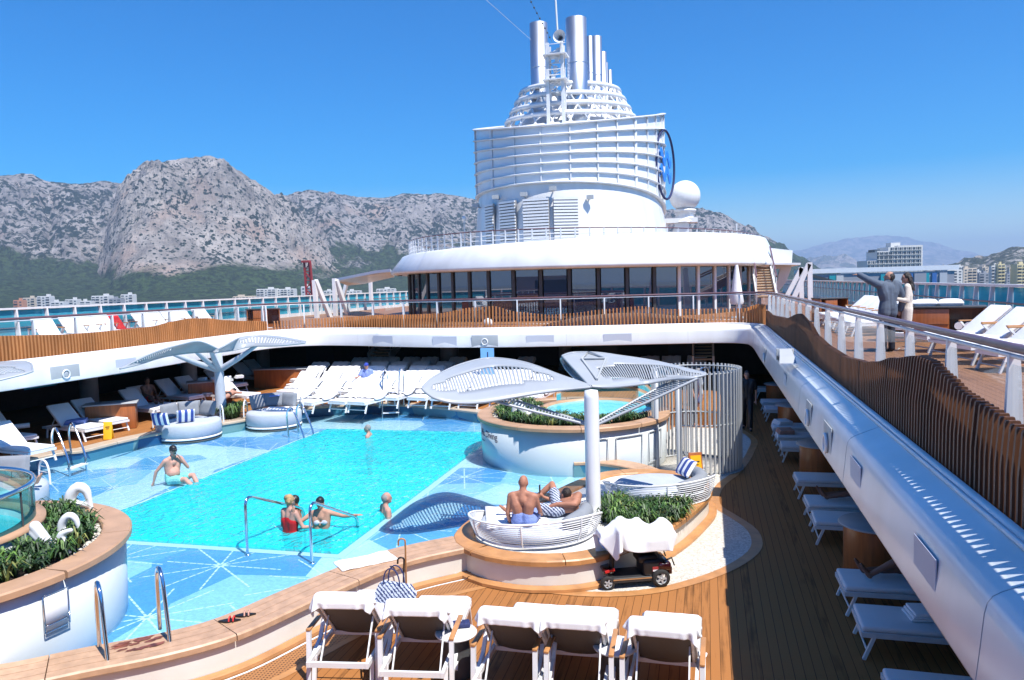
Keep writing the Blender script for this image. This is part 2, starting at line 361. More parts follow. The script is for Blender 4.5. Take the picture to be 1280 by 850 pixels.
# ================================================================ land, mountains, haze, town
SEA = -30.0
def node_mat(name):
    m = bpy.data.materials.new(name); m.use_nodes = True; MAT[name] = m; return m, m.node_tree.nodes, m.node_tree.links
def mount_mat(name, rock, shrub, forest, flev, fspread, shr_thr=0.53, vs=0.03, tan=(0.42, 0.31, 0.25)):
    m, n, L = node_mat(name); b = n['Principled BSDF']; b.inputs['Roughness'].default_value = 0.95; b.inputs['Specular IOR Level'].default_value = 0.1
    tc = n.new('ShaderNodeTexCoord'); sp = n.new('ShaderNodeSeparateXYZ'); L.new(tc.outputs['Object'], sp.inputs[0])
    def nz(s, d=6, dist=0.0, r=0.6):
        q = n.new('ShaderNodeTexNoise'); q.inputs['Scale'].default_value = s; q.inputs['Detail'].default_value = d; q.inputs['Roughness'].default_value = r; q.inputs['Distortion'].default_value = dist; L.new(tc.outputs['Object'], q.inputs['Vector']); return q.outputs['Fac']
    def ramp(src, a, c0, c, c1):
        r = n.new('ShaderNodeValToRGB'); r.color_ramp.elements[0].position = a; r.color_ramp.elements[1].position = c
        r.color_ramp.elements[0].color = (*c0, 1); r.color_ramp.elements[1].color = (*c1, 1); L.new(src, r.inputs[0]); return r.outputs[0]
    def mix(f, a, c):
        q = n.new('ShaderNodeMix'); q.data_type = 'RGBA'; L.new(f, q.inputs['Factor']); L.new(a, q.inputs['A']); L.new(c, q.inputs['B']); return q.outputs['Result']
    rk = ramp(nz(0.012, 9, 0.4, 0.7), 0.38, tuple(c*0.55 for c in rock), 0.62, tuple(min(1, c*1.25) for c in rock))
    tn = n.new('ShaderNodeRGB'); tn.outputs[0].default_value = (*tan, 1)
    rk = mix(ramp(nz(0.004, 5), 0.56, (0, 0, 0), 0.68, (0.8, 0.8, 0.8)), rk, tn.outputs[0])
    sh = n.new('ShaderNodeRGB'); sh.outputs[0].default_value = (*shrub, 1)
    # shrubs gather in gullies: fine clumps gated by a broad patchiness
    mu = n.new('ShaderNodeMath'); mu.operation = 'MULTIPLY_ADD'; mu.inputs[1].default_value = 0.45; L.new(nz(0.006, 4), mu.inputs[0]); L.new(nz(vs, 3, 0.3, 0.7), mu.inputs[2])
    c = mix(ramp(mu.outputs[0], shr_thr+0.235, (0, 0, 0), shr_thr+0.275, (1, 1, 1)), rk, sh.outputs[0])
    # single bushes dotted over the bare rock
    vb_ = n.new('ShaderNodeTexVoronoi'); vb_.inputs['Scale'].default_value = vs*1.25; L.new(tc.outputs['Object'], vb_.inputs['Vector'])
    vc_ = n.new('ShaderNodeSeparateColor'); L.new(vb_.outputs['Color'], vc_.inputs[0])
    th_ = n.new('ShaderNodeMath'); th_.operation = 'MULTIPLY_ADD'; th_.inputs[1].default_value = 0.42; th_.inputs[2].default_value = 0.02; L.new(vc_.outputs['Red'], th_.inputs[0])
    ls_ = n.new('ShaderNodeMath'); ls_.operation = 'LESS_THAN'; L.new(vb_.outputs['Distance'], ls_.inputs[0]); L.new(th_.outputs[0], ls_.inputs[1])
    c = mix(ls_.outputs[0], c, sh.outputs[0])
    fo = ramp(nz(0.07, 5, 0, 0.8), 0.44, tuple(v*0.18 for v in forest), 0.57, tuple(v*1.5 for v in forest))
    fo2 = ramp(nz(0.006, 5), 0.35, tuple(v*0.9 for v in forest), 0.7, (forest[0]*1.6, forest[1]*1.15, forest[2]*0.9))
    q = n.new('ShaderNodeMix'); q.data_type = 'RGBA'; q.inputs['Factor'].default_value = 0.25; L.new(fo, q.inputs['A']); L.new(fo2, q.inputs['B']); fo = q.outputs['Result']
    # forest below the cliffs with a ragged upper edge
    ma = n.new('ShaderNodeMath'); ma.operation = 'MULTIPLY_ADD'; ma.inputs[1].default_value = fspread; L.new(nz(0.0032, 8, 0.6, 0.62), ma.inputs[0]); L.new(sp.outputs['Z'], ma.inputs[2])
    mr = n.new('ShaderNodeMapRange'); mr.inputs['From Min'].default_value = flev; mr.inputs['From Max'].default_value = flev+22; L.new(ma.outputs[0], mr.inputs['Value'])
    mx = n.new('ShaderNodeMix'); mx.data_type = 'RGBA'; L.new(mr.outputs[0], mx.inputs['Factor']); L.new(fo, mx.inputs['A']); L.new(c, mx.inputs['B'])
    L.new(mx.outputs['Result'], b.inputs['Base Color'])
    bp = n.new('ShaderNodeBump'); bp.inputs['Strength'].default_value = 0.9; bp.inputs['Distance'].default_value = 22; L.new(nz(0.03, 8, 0, 0.75), bp.inputs['Height']); L.new(bp.outputs[0], b.inputs['Normal'])
mount_mat('rock_massif', (0.40, 0.36, 0.325), (0.03, 0.042, 0.028), (0.04, 0.066, 0.02), 150, 200, 0.55, 0.06)
mount_mat('rock_back', (0.34, 0.315, 0.30), (0.026, 0.038, 0.026), (0.04, 0.065, 0.022), 330, 420, 0.50, 0.045)
mount_mat('rock_hill', (0.36, 0.34, 0.30), (0.06, 0.07, 0.045), (0.07, 0.09, 0.05), -30, 0.1, 0.44)
mount_mat('far_range_rock', (0.30, 0.27, 0.25), (0.10, 0.11, 0.09), (0.12, 0.13, 0.1), 60, 100, 0.5, 0.004)

def ridge(name, mname, tops, d0, d1, nu, nv, shape, amp, seed=0, freq=0.0016):
    xs = [t[0] for t in tops]; ys = [t[1] for t in tops]
    vs = []; fs = []
    rows = nv+5
    for i in range(nu+1):
        px = xs[0]+(xs[-1]-xs[0])*i/nu
        py = interp(xs, ys, px)
        d = ray(px, py); hor = Vector((d.x, d.y, 0)); hl = hor.length; hor.normalize(); slope = d.z/hl
        H = CAM.z+d1*slope-SEA
        for j in range(rows):
            if j <= nv: v = j/nv; dd = d0+(d1-d0)*v; h = H*shape(v)
            else: v = 1; dd = d1+(j-nv)*(d1-d0)*0.22; h = H*max(0, 1-(j-nv)*0.23)
            p = CAM+hor*dd
            k = noise.ridged_multi_fractal(Vector((p.x*freq+seed, p.y*freq, seed*1.7)), 0.9, 2.1, 7, 1.0, 2.0)-1.3
            k2 = noise.fractal(Vector((p.x*freq*6, p.y*freq*6, seed)), 0.8, 2.2, 6)
            k += ((0.22 if seed == 8.3 else 0.5)*noise.fractal(Vector((px*0.055+0.9*k2+v*(2.2 if seed == 8.3 else 0), v*1.6, seed)), 0.7, 2.1, 4)*min(1, max(0, (v-0.3)*3))*min(1, max(0.0, (1-v)*7)) if name == 'mountain' else 0)
            w_ = min(1, v*1.6)*(0.25+0.75*shape(v)) if j <= nv else 0.6
            edge = 1-0.97*max(0, 1-abs(v-1)/0.10) if j <= nv else 1
            z = SEA+max(0, h+amp*w_*edge*k+amp*0.4*w_*(0.35+0.65*edge)*k2)
            vs.append((p.x, p.y, z))
    for i in range(nu):
        for j in range(rows-1):
            a = i*rows+j; fs.append((a, a+rows, a+rows+1, a+1))
    m = MB(); m.add(vs, fs, 0, False); o = m.build(name, mname, kind='structure'); return o
def cliff(v): return interp([0, 0.25, 0.5, 0.66, 0.82, 0.93, 1.0], [0, 0.06, 0.2, 0.42, 0.72, 0.92, 1.0], v)
MT = [(118, 352), (128, 318), (138, 272), (150, 243), (162, 226), (172, 214), (182, 204), (198, 199), (225, 197), (262, 196), (280, 202), (300, 214), (318, 226), (335, 237), (352, 250), (368, 266), (385, 284), (402, 300), (425, 322), (450, 345)]
def bluff(v): return interp([0, 0.25, 0.45, 0.6, 0.75, 0.9, 1.0], [0, 0.10, 0.30, 0.55, 0.86, 0.97, 1.0], v)
ridge('mountain', 'rock_massif', MT, 1750, 2700, 340, 120, bluff, 62, 8.3, 0.0024)
ridge('mountain', 'rock_back', [(-420, 250), (-200, 215), (-60, 226), (0, 219), (40, 217), (60, 226), (100, 231), (130, 227), (158, 230), (200, 226), (250, 224), (300, 232), (335, 243), (352, 246), (372, 240), (392, 238), (420, 243), (470, 247), (510, 243), (555, 242), (600, 250), (700, 262), (800, 268), (868, 262), (900, 266), (925, 280), (950, 297), (975, 306), (1000, 322), (1030, 338), (1060, 345)], 1500, 3300, 520, 110, cliff, 62, 3.1)
ridge('hill', 'rock_hill', [(1105, 350), (1130, 343), (1160, 337), (1190, 330), (1215, 323), (1245, 319), (1280, 311), (1330, 300), (1500, 285), (1700, 300)], 1300, 2600, 160, 40, lambda v: interp([0, 0.3, 1], [0, 0.2, 1], v), 30, 9.2, 0.003)
ridge('far_mountain_range', 'far_range_rock', [(880, 335), (960, 325), (1000, 312), (1040, 301), (1075, 297), (1100, 293), (1130, 296), (1160, 301), (1200, 312), (1250, 326), (1330, 338), (1500, 330)], 13500, 17500, 200, 30, lambda v: v, 260, 5.5, 0.0004)
ridge('mid_mountain_range', 'far_range_rock', [(960, 345), (1000, 333), (1030, 320), (1055, 322), (1090, 335), (1130, 342)], 8000, 9000, 90, 16, lambda v: v, 120, 6.5, 0.0007)

# ground: one sheet out to the horizon; the harbour water beside the ship
mat('plain_ground', (0.17, 0.17, 0.13), 0.9, var=0.5, vscale=0.01)
MB().box((0, 0, SEA-2.0), (44000, 44000, 3.9)).build('ground', 'plain_ground', kind='structure')
mat('sea_water', (0.01, 0.06, 0.09), 0.08, bump=0.4, bscale=0.8)
MB().sheet([(-1200, -1500), (400, -1500), (400, 700), (-1200, 900)], SEA+0.1).build('water', 'sea_water', kind='structure')

# air: one even volume round everything
hm, hn, hl = node_mat('air_haze'); hn.clear(); ho = hn.new('ShaderNodeOutputMaterial'); hv = hn.new('ShaderNodeVolumePrincipled')
hv.inputs['Color'].default_value = (0.52, 0.72, 1.0, 1); hv.inputs['Density'].default_value = 0.000115; hv.inputs['Anisotropy'].default_value = 0.1
hl.new(hv.outputs[0], ho.inputs['Volume'])
hz = MB().box((0, 0, 330), (39000, 39000, 730)).build('haze', 'air_haze', kind='stuff')
tag(hz, 'pale blue haze in the air over the far coast', 'haze')
hm.cycles.homogeneous_volume = True if hasattr(hm, 'cycles') and hasattr(hm.cycles, 'homogeneous_volume') else True

# ---- town blocks
mat('block_white', (0.62, 0.62, 0.60), 0.7, var=0.1, vscale=0.05)
mat('block_cream', (0.58, 0.50, 0.40), 0.7, var=0.1, vscale=0.05)
mat('block_orange', (0.55, 0.26, 0.16), 0.7, var=0.1, vscale=0.05)
mat('block_yellow', (0.60, 0.53, 0.32), 0.7)
mat('block_glass', (0.06, 0.08, 0.10), 0.2)
mat('block_grey', (0.30, 0.31, 0.33), 0.6, var=0.1, vscale=0.05)
def block(x0, x1, top, dist, wall, label, group='apartment blocks below the mountain', depth=None, steps=0, name='apartment_building'):
    a = ray(x0, 360); b = ray(x1, 360); a = Vector((a.x, a.y)); b = Vector((b.x, b.y))
    s = dist/((a+b)/2).length; A = Vector((CAM.x, CAM.y))+a*s; B = Vector((CAM.x, CAM.y))+b*s
    W = (B-A).length; mid = (A+B)/2; t = ray((x0+x1)/2, top); zt = CAM.z+t.z*s
    rz = math.atan2(B.y-A.y, B.x-A.x); H = zt-SEA; D = depth or W*0.7
    m = MB(); rnd = random.Random(int(x0*7+top))
    m.box((0, D/2, H/2), (W, D, H), mi=0)
    fl = max(3, int(H/3.4)); bays = max(2, int(W/5.0)); fh = H/fl; bw = W/bays
    for i in range(fl):
        for j in range(bays):
            x = -W/2+bw*(j+0.5); z = fh*(i+0.5)
            if (j+int(x0)) % 3 != 1:
                m.box((x, -0.55, z-fh*0.42), (bw*0.86, 1.1, 0.25), mi=0)      # balcony slab
                m.box((x, -1.05, z-fh*0.22), (bw*0.86, 0.12, 0.9), mi=0)
                m.box((x, -0.06, z+0.1), (bw*0.72, 0.14, fh*0.62), mi=1)
            else: m.box((x, -0.06, z), (bw*0.42, 0.14, fh*0.42), mi=1)
    m.box((0, D/2, H+0.5), (W*0.96, D*0.9, 1.0), mi=0)
    m.box((rnd.uniform(-.25, .25)*W, D/2, H+2.0), (W*0.25, D*0.3, 3.0), mi=0)
    if steps: m.box((-W*0.36, D/2, H+2.6), (W*0.28, D*0.6, 5.2), mi=0)
    o = m.build(name, [wall, 'block_glass'], loc=(mid.x, mid.y, SEA), rz=rz); return tag(o, label, 'apartment block', group)
L1 = [(15, 27, 376, 1180, 'block_orange', 'orange apartment block at the far end of the white town row'),
 (27, 42, 373, 1230, 'block_cream', 'cream apartment block between the orange block and a white tower'),
 (45, 61, 371, 1200, 'block_white', 'white tower block beside the cream apartment block below the forest'),
 (62, 78, 378, 1150, 'block_white', 'low white block just right of the first white tower'),
 (80, 95, 375, 1190, 'block_white', 'white block with a plain roof, second from the first tower'),
 (98, 112, 377, 1170, 'block_white', 'low white block in the middle of the row below the forest'),
 (113, 134, 370.5, 1200, 'block_white', 'wide white block with many balconies near the tall end block'),
 (135, 150, 374, 1160, 'block_grey', 'grey fronted block squeezed between two taller white blocks'),
 (150, 165, 368.7, 1200, 'block_white', 'tallest white block ending the town row on the shore side'),
 (290, 318, 371, 1300, 'block_cream', 'low cream block spread beside the twin white blocks'),
 (320, 344, 361.8, 1250, 'block_white', 'first of the twin white blocks left of the red crane'),
 (346, 367, 361.8, 1250, 'block_white', 'second of the twin white blocks, the one nearer the red crane'),
 (376, 388, 359, 900, 'block_white', 'slim blank white tower at the foot of the red crane'),
 (404, 420, 364, 1250, 'block_white', 'white block seen between the white frame struts aft'),
 (432, 450, 364, 1250, 'block_white', 'white block right of the open white frame struts'),
 (470, 493, 361.5, 1250, 'block_white', 'white block seen under the flat canopy beside the glass lounge')]
for a in L1: block(*a)
L2 = [(1168, 1182, 343, 1000, 'block_cream', 'small cream block beside the long terminal roof'),
 (1184, 1203, 338, 1100, 'block_white', 'pale block behind the windscreen, first right of the terminal'),
 (1204, 1221, 336, 1150, 'block_cream', 'cream block joined to the pale block by the terminal'),
 (1224, 1237, 342, 1200, 'block_grey', 'low grey block between cream and yellow striped towers'),
 (1239, 1247, 333, 1000, 'block_white', 'narrow white tower touching the yellow one'),
 (1247, 1256, 331, 1000, 'block_yellow', 'narrow yellow tower in front of the shrubby hill'),
 (1258, 1268, 343, 1200, 'block_grey', 'low grey block between the two yellow towers'),
 (1271, 1290, 331, 1000, 'block_yellow', 'yellow tower cut by the edge of the picture')]
for a in L2: block(*a, group='apartment blocks below the shrubby hill')
rnd = random.Random(5)
ORDH = ['nearest', 'second', 'third', 'fourth', 'fifth', 'sixth', 'seventh', 'eighth', 'ninth', 'tenth', 'eleventh', 'twelfth', 'thirteenth', 'fourteenth', 'fifteenth', 'farthest']
for k in range(16):                                                          # little houses scattered on the hill foot
    x = 1170+k*6.8+rnd.uniform(0, 3); y = 344-rnd.uniform(0, 10)-(x-1168)*0.05
    o = block(x, x+rnd.uniform(4, 8), y, rnd.uniform(1250, 1400), rnd.choice(['block_white', 'block_cream', 'block_grey']), f'small house on the foot of the shrubby hill, {ORDH[k]} from the terminal', group='small houses on the hill foot', name='house')
    o['category'] = 'house'

# the tall hotel-like tower on the right
def tower():
    D = 820; x0, x1 = 1084, 1153
    a = ray(x0, 350); b = ray(x1, 350); mid = (Vector((a.x, a.y))+Vector((b.x, b.y)))/2; s = D/mid.length
    A = Vector((a.x, a.y))*s; B = Vector((b.x, b.y))*s; mid = (A+B)/2; W = (B-A).length; rz = math.atan2(B.y-A.y, B.x-A.x)
    def zt(px, py): return CAM.z+ray(px, py).z*s-SEA
    e = empty('tower_building', (mid.x, mid.y, SEA), rz, 'tall white stepped apartment tower behind the pointing man', 'tower block')
    def X(px): return -W/2+W*(px-x0)/(x1-x0)
    segs = [(1084, 1096, 326), (1096, 1110, 314), (1110, 1122, 309), (1122, 1153, 307)]
    dd = 22
    m = MB()
    for p, q, t in segs: m.box(((X(p)+X(q))/2, dd/2, zt(p, t)/2), (X(q)-X(p), dd, zt(p, t)))
    m.box((X(1123), dd/2, zt(1123, 303)/2), (9, 10, zt(1123, 303)))
    m.build('wall', 'block_white', e)
    MB().box((X(1105), -0.3, zt(1105, 314)-5), (13, 1.2, 7)).box((X(1099), dd/2, zt(1099, 314)+0.5), (5, dd*0.6, 2.5)).build('dark_glass_front', 'block_glass', e)
    wm = MB(); fh = 3.3; wm.box((0, -0.1, 0), (3.4, 0.3, 2.5)); wm.box((0, -0.6, -1.5), (4.0, 1.2, 0.4), mi=1); wm.box((0, -0.5, 0), (0.4, 0.9, 2.6), mi=1)
    first = None; nwin = 0
    z = zt(1130, 352)
    for i in range(9):
        zz = zt(1150, 350)+1.5+i*4.1
        for j in range(12):
            px = x0+3.2+j*5.6
            top = [t for p, q, t in segs if p <= px <= q][0]
            if zz+1.5 > zt(px, top) or nwin >= 100: continue
            if first is None: first = o = wm.build('window', ['block_glass', 'block_white'], e)
            else: o = first.copy(); COL.objects.link(o); o.parent = e
            o.location = (X(px), -0.05, zz); nwin += 1
tower()
# pier terminal with coloured wall panels
mat('panel_teal', (0.02, 0.33, 0.38), 0.5); mat('panel_blue', (0.05, 0.16, 0.42), 0.5); mat('panel_grey', (0.32, 0.33, 0.36), 0.5); mat('panel_pale', (0.5, 0.52, 0.54), 0.5)
def terminal():
    A = atY(1012, 350, 236); B = atY(1193, 346, 236)
    z0 = SEA; e = empty('terminal_building', (A.x, 236, SEA), 0, 'long low port terminal with grey, teal and blue wall panels', 'terminal')
    W = B.x-A.x; H = 4.5+1.2-SEA
    MB().box((W/2, 15, (H-1)/2), (W, 30, H-1)).build('wall', 'panel_grey', e)
    MB().box((W/2, 15.4, H-0.1), (W+2, 31.6, 1.3)).build('roof', 'white_paint', e)
    cols = [(0.0, 'panel_grey', 1), (0.14, 'panel_teal', .045), (0.19, 'block_white', .05), (0.50, 'panel_teal', .035), (0.55, 'panel_pale', .12), (0.69, 'panel_blue', .03), (0.73, 'panel_grey', .08), (0.81, 'panel_teal', .02), (0.85, 'panel_blue', .03), (0.9, 'panel_pale', .05)]
    for f, mm, wd in cols[1:]:
        MB().box((W*(f+wd/2), -0.2, H-6), (W*wd, 0.4, 9)).build('wall_panel', mm, e)
    # a curved dark hangar roof at the left
    m = MB(); A2 = atY(1008, 341, 228); B2 = atY(1046, 349.5, 228)
    h = MB(); h.add([(A2.x, 228, A2.z), (B2.x, 228, B2.z-0.3), (B2.x, 245, B2.z-0.3), (A2.x, 245, A2.z), (A2.x, 228, A2.z-0.8), (B2.x, 228, B2.z-1.0), (B2.x, 245, B2.z-1.0), (A2.x, 245, A2.z-0.8), (A2.x, 228.5, SEA), (B2.x, 228.5, SEA)],
        [(0, 3, 2, 1), (4, 5, 6, 7), (0, 1, 5, 4), (1, 2, 6, 5), (2, 3, 7, 6), (3, 0, 4, 7)], 0)
    h.add([(A2.x, 228.5, SEA), (B2.x, 228.5, SEA), (B2.x, 228.5, B2.z-1.0), (A2.x, 228.5, A2.z-0.8)], [(0, 1, 2, 3)], 1)
    h.add([(A2.x, 228.5, SEA), (A2.x, 244, SEA), (A2.x, 244, A2.z-0.8), (A2.x, 228.5, A2.z-0.8)], [(0, 3, 2, 1)], 1)
    o = h.build('hangar', ['dark_grey', 'panel_grey']); tag(o, 'grey port hall with a dark sloping roof left of the terminal', 'port hall')
terminal()
# red harbour crane
def crane():
    b = atY(392, 405, 300); t = atY(384, 328, 300); e = empty('harbour_crane', (b.x, 300, SEA), 0, 'red lattice crane jib rising over the port', 'crane')
    m = MB(); A = Vector((0, 0, 0)); Bt = Vector((t.x-b.x, 0, t.z-SEA)); base = Vector((0, 0, b.z-SEA))
    for dx, dy in ((-1.9, 0), (1.9, 0), (0, 2.2)):
        m.bar(base+Vector((dx, dy, -20)), Bt+Vector((dx*0.75, dy*0.6, 0)), 0.7)
    n = 12
    for i in range(n):
        p = (base+Vector((0, 0, -20))).lerp(Bt, i/n); q = (base+Vector((0, 0, -20))).lerp(Bt, (i+1)/n); s = 1 if i % 2 else -1
        m.bar(p+Vector((-1.8*s, 0, 0)), q+Vector((1.6*s, 0, 0)), 0.35); m.bar(p+Vector((-1.8, 0, 0)), p+Vector((1.8, 0, 0)), 0.3); m.bar(p+Vector((1.5*s, 0, 0)), q+Vector((0, 2, 0)), 0.3)
    m.box(Bt+Vector((-0.5, 0, 0.4)), (3.6, 2, 0.9))
    m.build('jib', 'crane_red', e)
    MB().box((0, 1, 4), (6, 6, 8)).bar((0, 1, 8), base+Vector((0, 0, -19)), 2.5).build('tower', 'crane_red', e)
crane()
# ================================================================ ship: decks, galleries, railings
Z1, ZR = 2.85, 0.45            # upper deck, raised pool terrace
GUT = [(1.85, -4), (1.85, 5), (1.85, 14), (1.85, 22), (1.84, 26.6), (1.55, 27.9), (0.6, 28.4), (-1.5, 28.15), (-3.6, 27.75), (-7.0, 27.3), (-9.4, 27.35), (-11.7, 27.9),
       (-13.6, 28.5), (-15.4, 28.7), (-16.7, 28.0), (-17.25, 26.4), (-17.2, 23.2), (-17.05, 20.5), (-17.05, 18.0), (-17.2, 15.4), (-17.4, 12), (-17.4, 5), (-17.4, -4)]
gut = smooth(GUT, 0.35)
g2 = [(p.x, p.y) for p in gut]

# hull and lower deck
POOL = (-11.55, -5.98, 11.35, 21.55)      # x0 x1 y0 y1 of the deep basin
h = MB()
for c, s in (((8.1, 35, -15.3), (0.4, 110, 30.5)), ((-25.2, 35, -15.3), (0.4, 110, 30.5)), ((-8.5, -12, -15.3), (33, 0.4, 30.5)), ((-8.5, 88, -15.3), (33, 0.4, 30.5))): h.box(c, s)
tag(h.build('ship_hull', 'hull_white'), 'white ship hull below the decks', 'hull')
m = MB(); x0, x1, y0, y1 = POOL
for q in (((-25, -12), (x0, 88)), ((x1, -12), (8, 88)), ((x0, -12), (x1, y0)), ((x0, y1), (x1, 88))):
    (a, b), (c, d) = q; m.add([(a, b, 0), (c, b, 0), (c, d, 0), (a, d, 0)], [(0, 1, 2, 3)])
m.build('lower_deck', 'deck_teak', kind='structure')

# upper gallery deck with its opening
outer = [(-25, -4), (-25, 86), (8, 86), (8, -4)]
def filled(loop, z, name, mt, flip=False):
    b_ = bmesh.new(); vv = [b_.verts.new((x, y, z)) for x, y in loop]; ee = [b_.edges.new((vv[i], vv[(i+1) % len(vv)])) for i in range(len(vv))]
    bmesh.ops.triangle_fill(b_, use_beauty=True, use_dissolve=False, edges=ee)
    for f in b_.faces:
        if (f.normal.z < 0) != flip: f.normal_flip()
    me = bpy.data.meshes.new(name); b_.to_mesh(me); b_.free(); me.materials.append(MAT[mt]); o = bpy.data.objects.new(name, me); link(o); o['kind'] = 'structure'; return o
gw = [(x, y) for x, y in g2 if y > 0.9]
gw = gw+[(-25, 0.9), (-25, 86), (8, 86), (8, 0.9)]
filled(gw, Z1, 'upper_deck', 'deck_teak_upper')
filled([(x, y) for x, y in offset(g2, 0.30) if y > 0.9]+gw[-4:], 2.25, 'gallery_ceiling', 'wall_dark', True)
# forward deck under the photographer; unseen deckhouse added behind to cut sky light
MB().box((-8.5, -8, 2.6), (33, 18, 0.48)).build('forward_deck', 'deck_teak_upper', kind='structure')
dh = empty('sky_block_deckhouse', (-8.5, -9, Z1), 0, 'low unseen deckhouse added behind the photographer to cut sky light', 'deckhouse')
MB().box((0, -2, 1.15), (31, 6, 2.3)).build('wall', 'pale_grey', dh); MB().box((0, 1.03, 1.3), (26, 0.05, 1.2)).build('window', 'block_glass', dh)
# rounded white edge of the gallery, swept round the opening
mat('fascia_joint', (0.42, 0.42, 0.43), 0.8)
edge = empty('gallery_edge', (0, 0, 0), 0, 'rounded white steel edge of the upper gallery running round the pool opening', 'gallery edge')
em = MB(); em.loft(g2, [(-0.03, 2.9), (0.02, 2.9), (0.03, 2.865), (0.06, 2.85), (0.18, 2.80), (0.30, 2.748), (0.345, 2.72), (0.372, 2.68), (0.386, 2.62), (0.405, 2.42), (0.425, 2.225), (0.42, 2.205), (0.40, 2.20), (0.10, 2.20)], smooth=True)
em.build('edge_fascia', 'hull_white', edge)
for p, t, s in walk(g2, 4.3)[:60]:
    nn = Vector((-t.y, t.x)); c3 = Vector((p.x, p.y)); jm = MB(); jm.tube([(c3.x+nn.x*o, c3.y+nn.y*o, z) for o, z in ((0.06, 2.85), (0.18, 2.80), (0.30, 2.748), (0.345, 2.72), (0.372, 2.68), (0.386, 2.62), (0.405, 2.42), (0.424, 2.23))], 0.0035, 5); jm.build('panel_joint', 'fascia_joint', edge)
tr = MB(); tr.tube([(x, y, 2.87) for x, y in offset(g2, 0.05)], 0.022, 6); tr.build('drip_rail', 'rail_white', edge)
# recessed loudspeaker grilles, vents and lamps set into the fascia
mat('fascia_patch', (0.52, 0.55, 0.62), 0.7); mat('fascia_mesh', (0.47, 0.50, 0.57), 0.8)
def on_fascia(X, Y):
    """nearest place on the edge and its inward normal"""
    fr = offset_frames(g2); p, n = min(fr, key=lambda q: (q[0]-Vector((X, Y))).length); return p, n
def patch(px, py, wd, kind):
    best = None
    d = ray(px, py)
    for t in range(200, 4500):
        q = CAM+d*(t/100)
        p, n = None, None
        if abs(q.z-2.45) < 0.35:
            p, n = on_fascia(q.x, q.y); s = (Vector((q.x, q.y))-p).dot(n)
            if s < 0.46 and (Vector((q.x, q.y))-p).length < 1.0: best = (p, n, q); break
    if not best: return
    p, n, q = best; t = Vector((n.y, -n.x)); c = Vector((p.x+n.x*(0.404 if kind == 'vent' else 0.408), p.y+n.y*(0.404 if kind == 'vent' else 0.408), 2.44)); rz = math.atan2(t.y, t.x)
    if kind == 'vent':
        mm = MB().box((0, 0, 0), (wd, 0.008, 0.34)); o = mm.build('fascia_grille', 'fascia_patch', edge, c, rz)
        MB().box((0, -0.008 if True else 0, 0), (wd*0.9, 0.01, 0.3)).build('mesh', 'fascia_mesh', o)
    else:
        mm = MB().box((0, 0, 0), (wd, 0.014, 0.42), bev=0.005); o = mm.build('speaker_housing', 'pale_grey', edge, c, rz)
        k = MB(); sgn = 1 if (Matrix.Rotation(rz, 2) @ Vector((0, 1))).dot(n) > 0 else -1
        k.tube([(0.11*math.cos(a*math.pi/12), sgn*0.03, 0.11*math.sin(a*math.pi/12)-0.03) for a in range(24)], 0.022, 6, closed=True); k.build('speaker_ring', 'rail_white', o)
        MB().ball((0, sgn*0.02, -0.03), (0.085, 0.02, 0.085)).build('speaker_cone', 'grey_paint', o)
for a in ((1062, 572, 0.55, 'vent'), (1140, 700, 0.55, 'vent'), (978, 475, 0.5, 'vent'), (1030, 535, 0.6, 'speaker'), (1008, 500, 0.5, 'speaker'), (954, 440, 0.5, 'speaker'),
          (476, 420, 1.0, 'vent'), (556, 420, 1.0, 'vent'), (672, 421, 1.0, 'vent'), (777, 420, 1.0, 'vent'), (156, 452, 0.8, 'vent')): patch(*a)
for a in ((88, 462, 0.9, 'speaker'), (612, 420, 1.0, 'speaker')): patch(*a)

# handrail balustrade
def balustrade(path, label, posts, glass='glass_clear', top=1.10, group='glass balustrades of the upper gallery', depth=0.11, name='balustrade', split=None):
    e = empty(name, (path[0][0], path[0][1], Z1), 0, label, 'balustrade', group)
    L = Vector((-path[0][0], -path[0][1], -Z1))
    def sh(p, z): return Vector((p[0], p[1], z))+L+Vector((0, 0, Z1))
    fr = offset_frames(path)
    m = MB(); m.tube([sh(p, top) for p in path], 0.034, 10); m.build('handrail', 'varnish', e)
    m = MB(); m.tube([sh(p, top-0.06) for p in path], 0.018, 6).tube([sh(p, 0.14) for p in path], 0.015, 6); m.build('rail_bar', 'rail_white', e)
    g = MB(); g.loft([(v.x, v.y) for v in [sh(p, 0) for p in path]], [(-0.006, 0.16), (-0.006, top-0.12), (0.006, top-0.12), (0.006, 0.16), (-0.006, 0.16)]); g.build('glass_panel', glass, e)
    first = None
    for p, t, s in walk(path, posts)[:100]:
        if first is None:
            pm = MB(); pm.add([(-0.022, -depth*0.5, 0), (0.022, -depth*0.5, 0), (0.022, depth, 0), (-0.022, depth, 0), (-0.022, -0.02, top-0.05), (0.022, -0.02, top-0.05), (0.022, 0.05, top-0.05), (-0.022, 0.05, top-0.05)],
                   [(3, 2, 1, 0), (4, 5, 6, 7), (0, 1, 5, 4), (1, 2, 6, 5), (2, 3, 7, 6), (3, 0, 4, 7)])
            first = o = pm.build('post', 'rail_white', e)
        else: o = first.copy(); COL.objects.link(o); o.parent = e
        o.location = sh((p.x, p.y), 0); o.rotation_euler = (0, 0, math.atan2(t.y, t.x)+math.pi)
    return e
rl = offset(g2, -0.25)
iR = [p for p in rl if p[0] > 1.9 and p[1] < 26.8]; iL = [p for p in rl if p[0] < -17.2 and p[1] < 27.2]
iF = [p for p in rl if not (p in iR or p in iL)]
balustrade(iR+[iF[0]], 'glass balustrade with varnished handrail beside the standing couple', 1.45)
balustrade(iF, 'glass balustrade with varnished handrail in front of the glass lounge', 1.6)
balustrade([iF[-1]]+iL, 'glass balustrade with varnished handrail along the shore side gallery', 1.35)

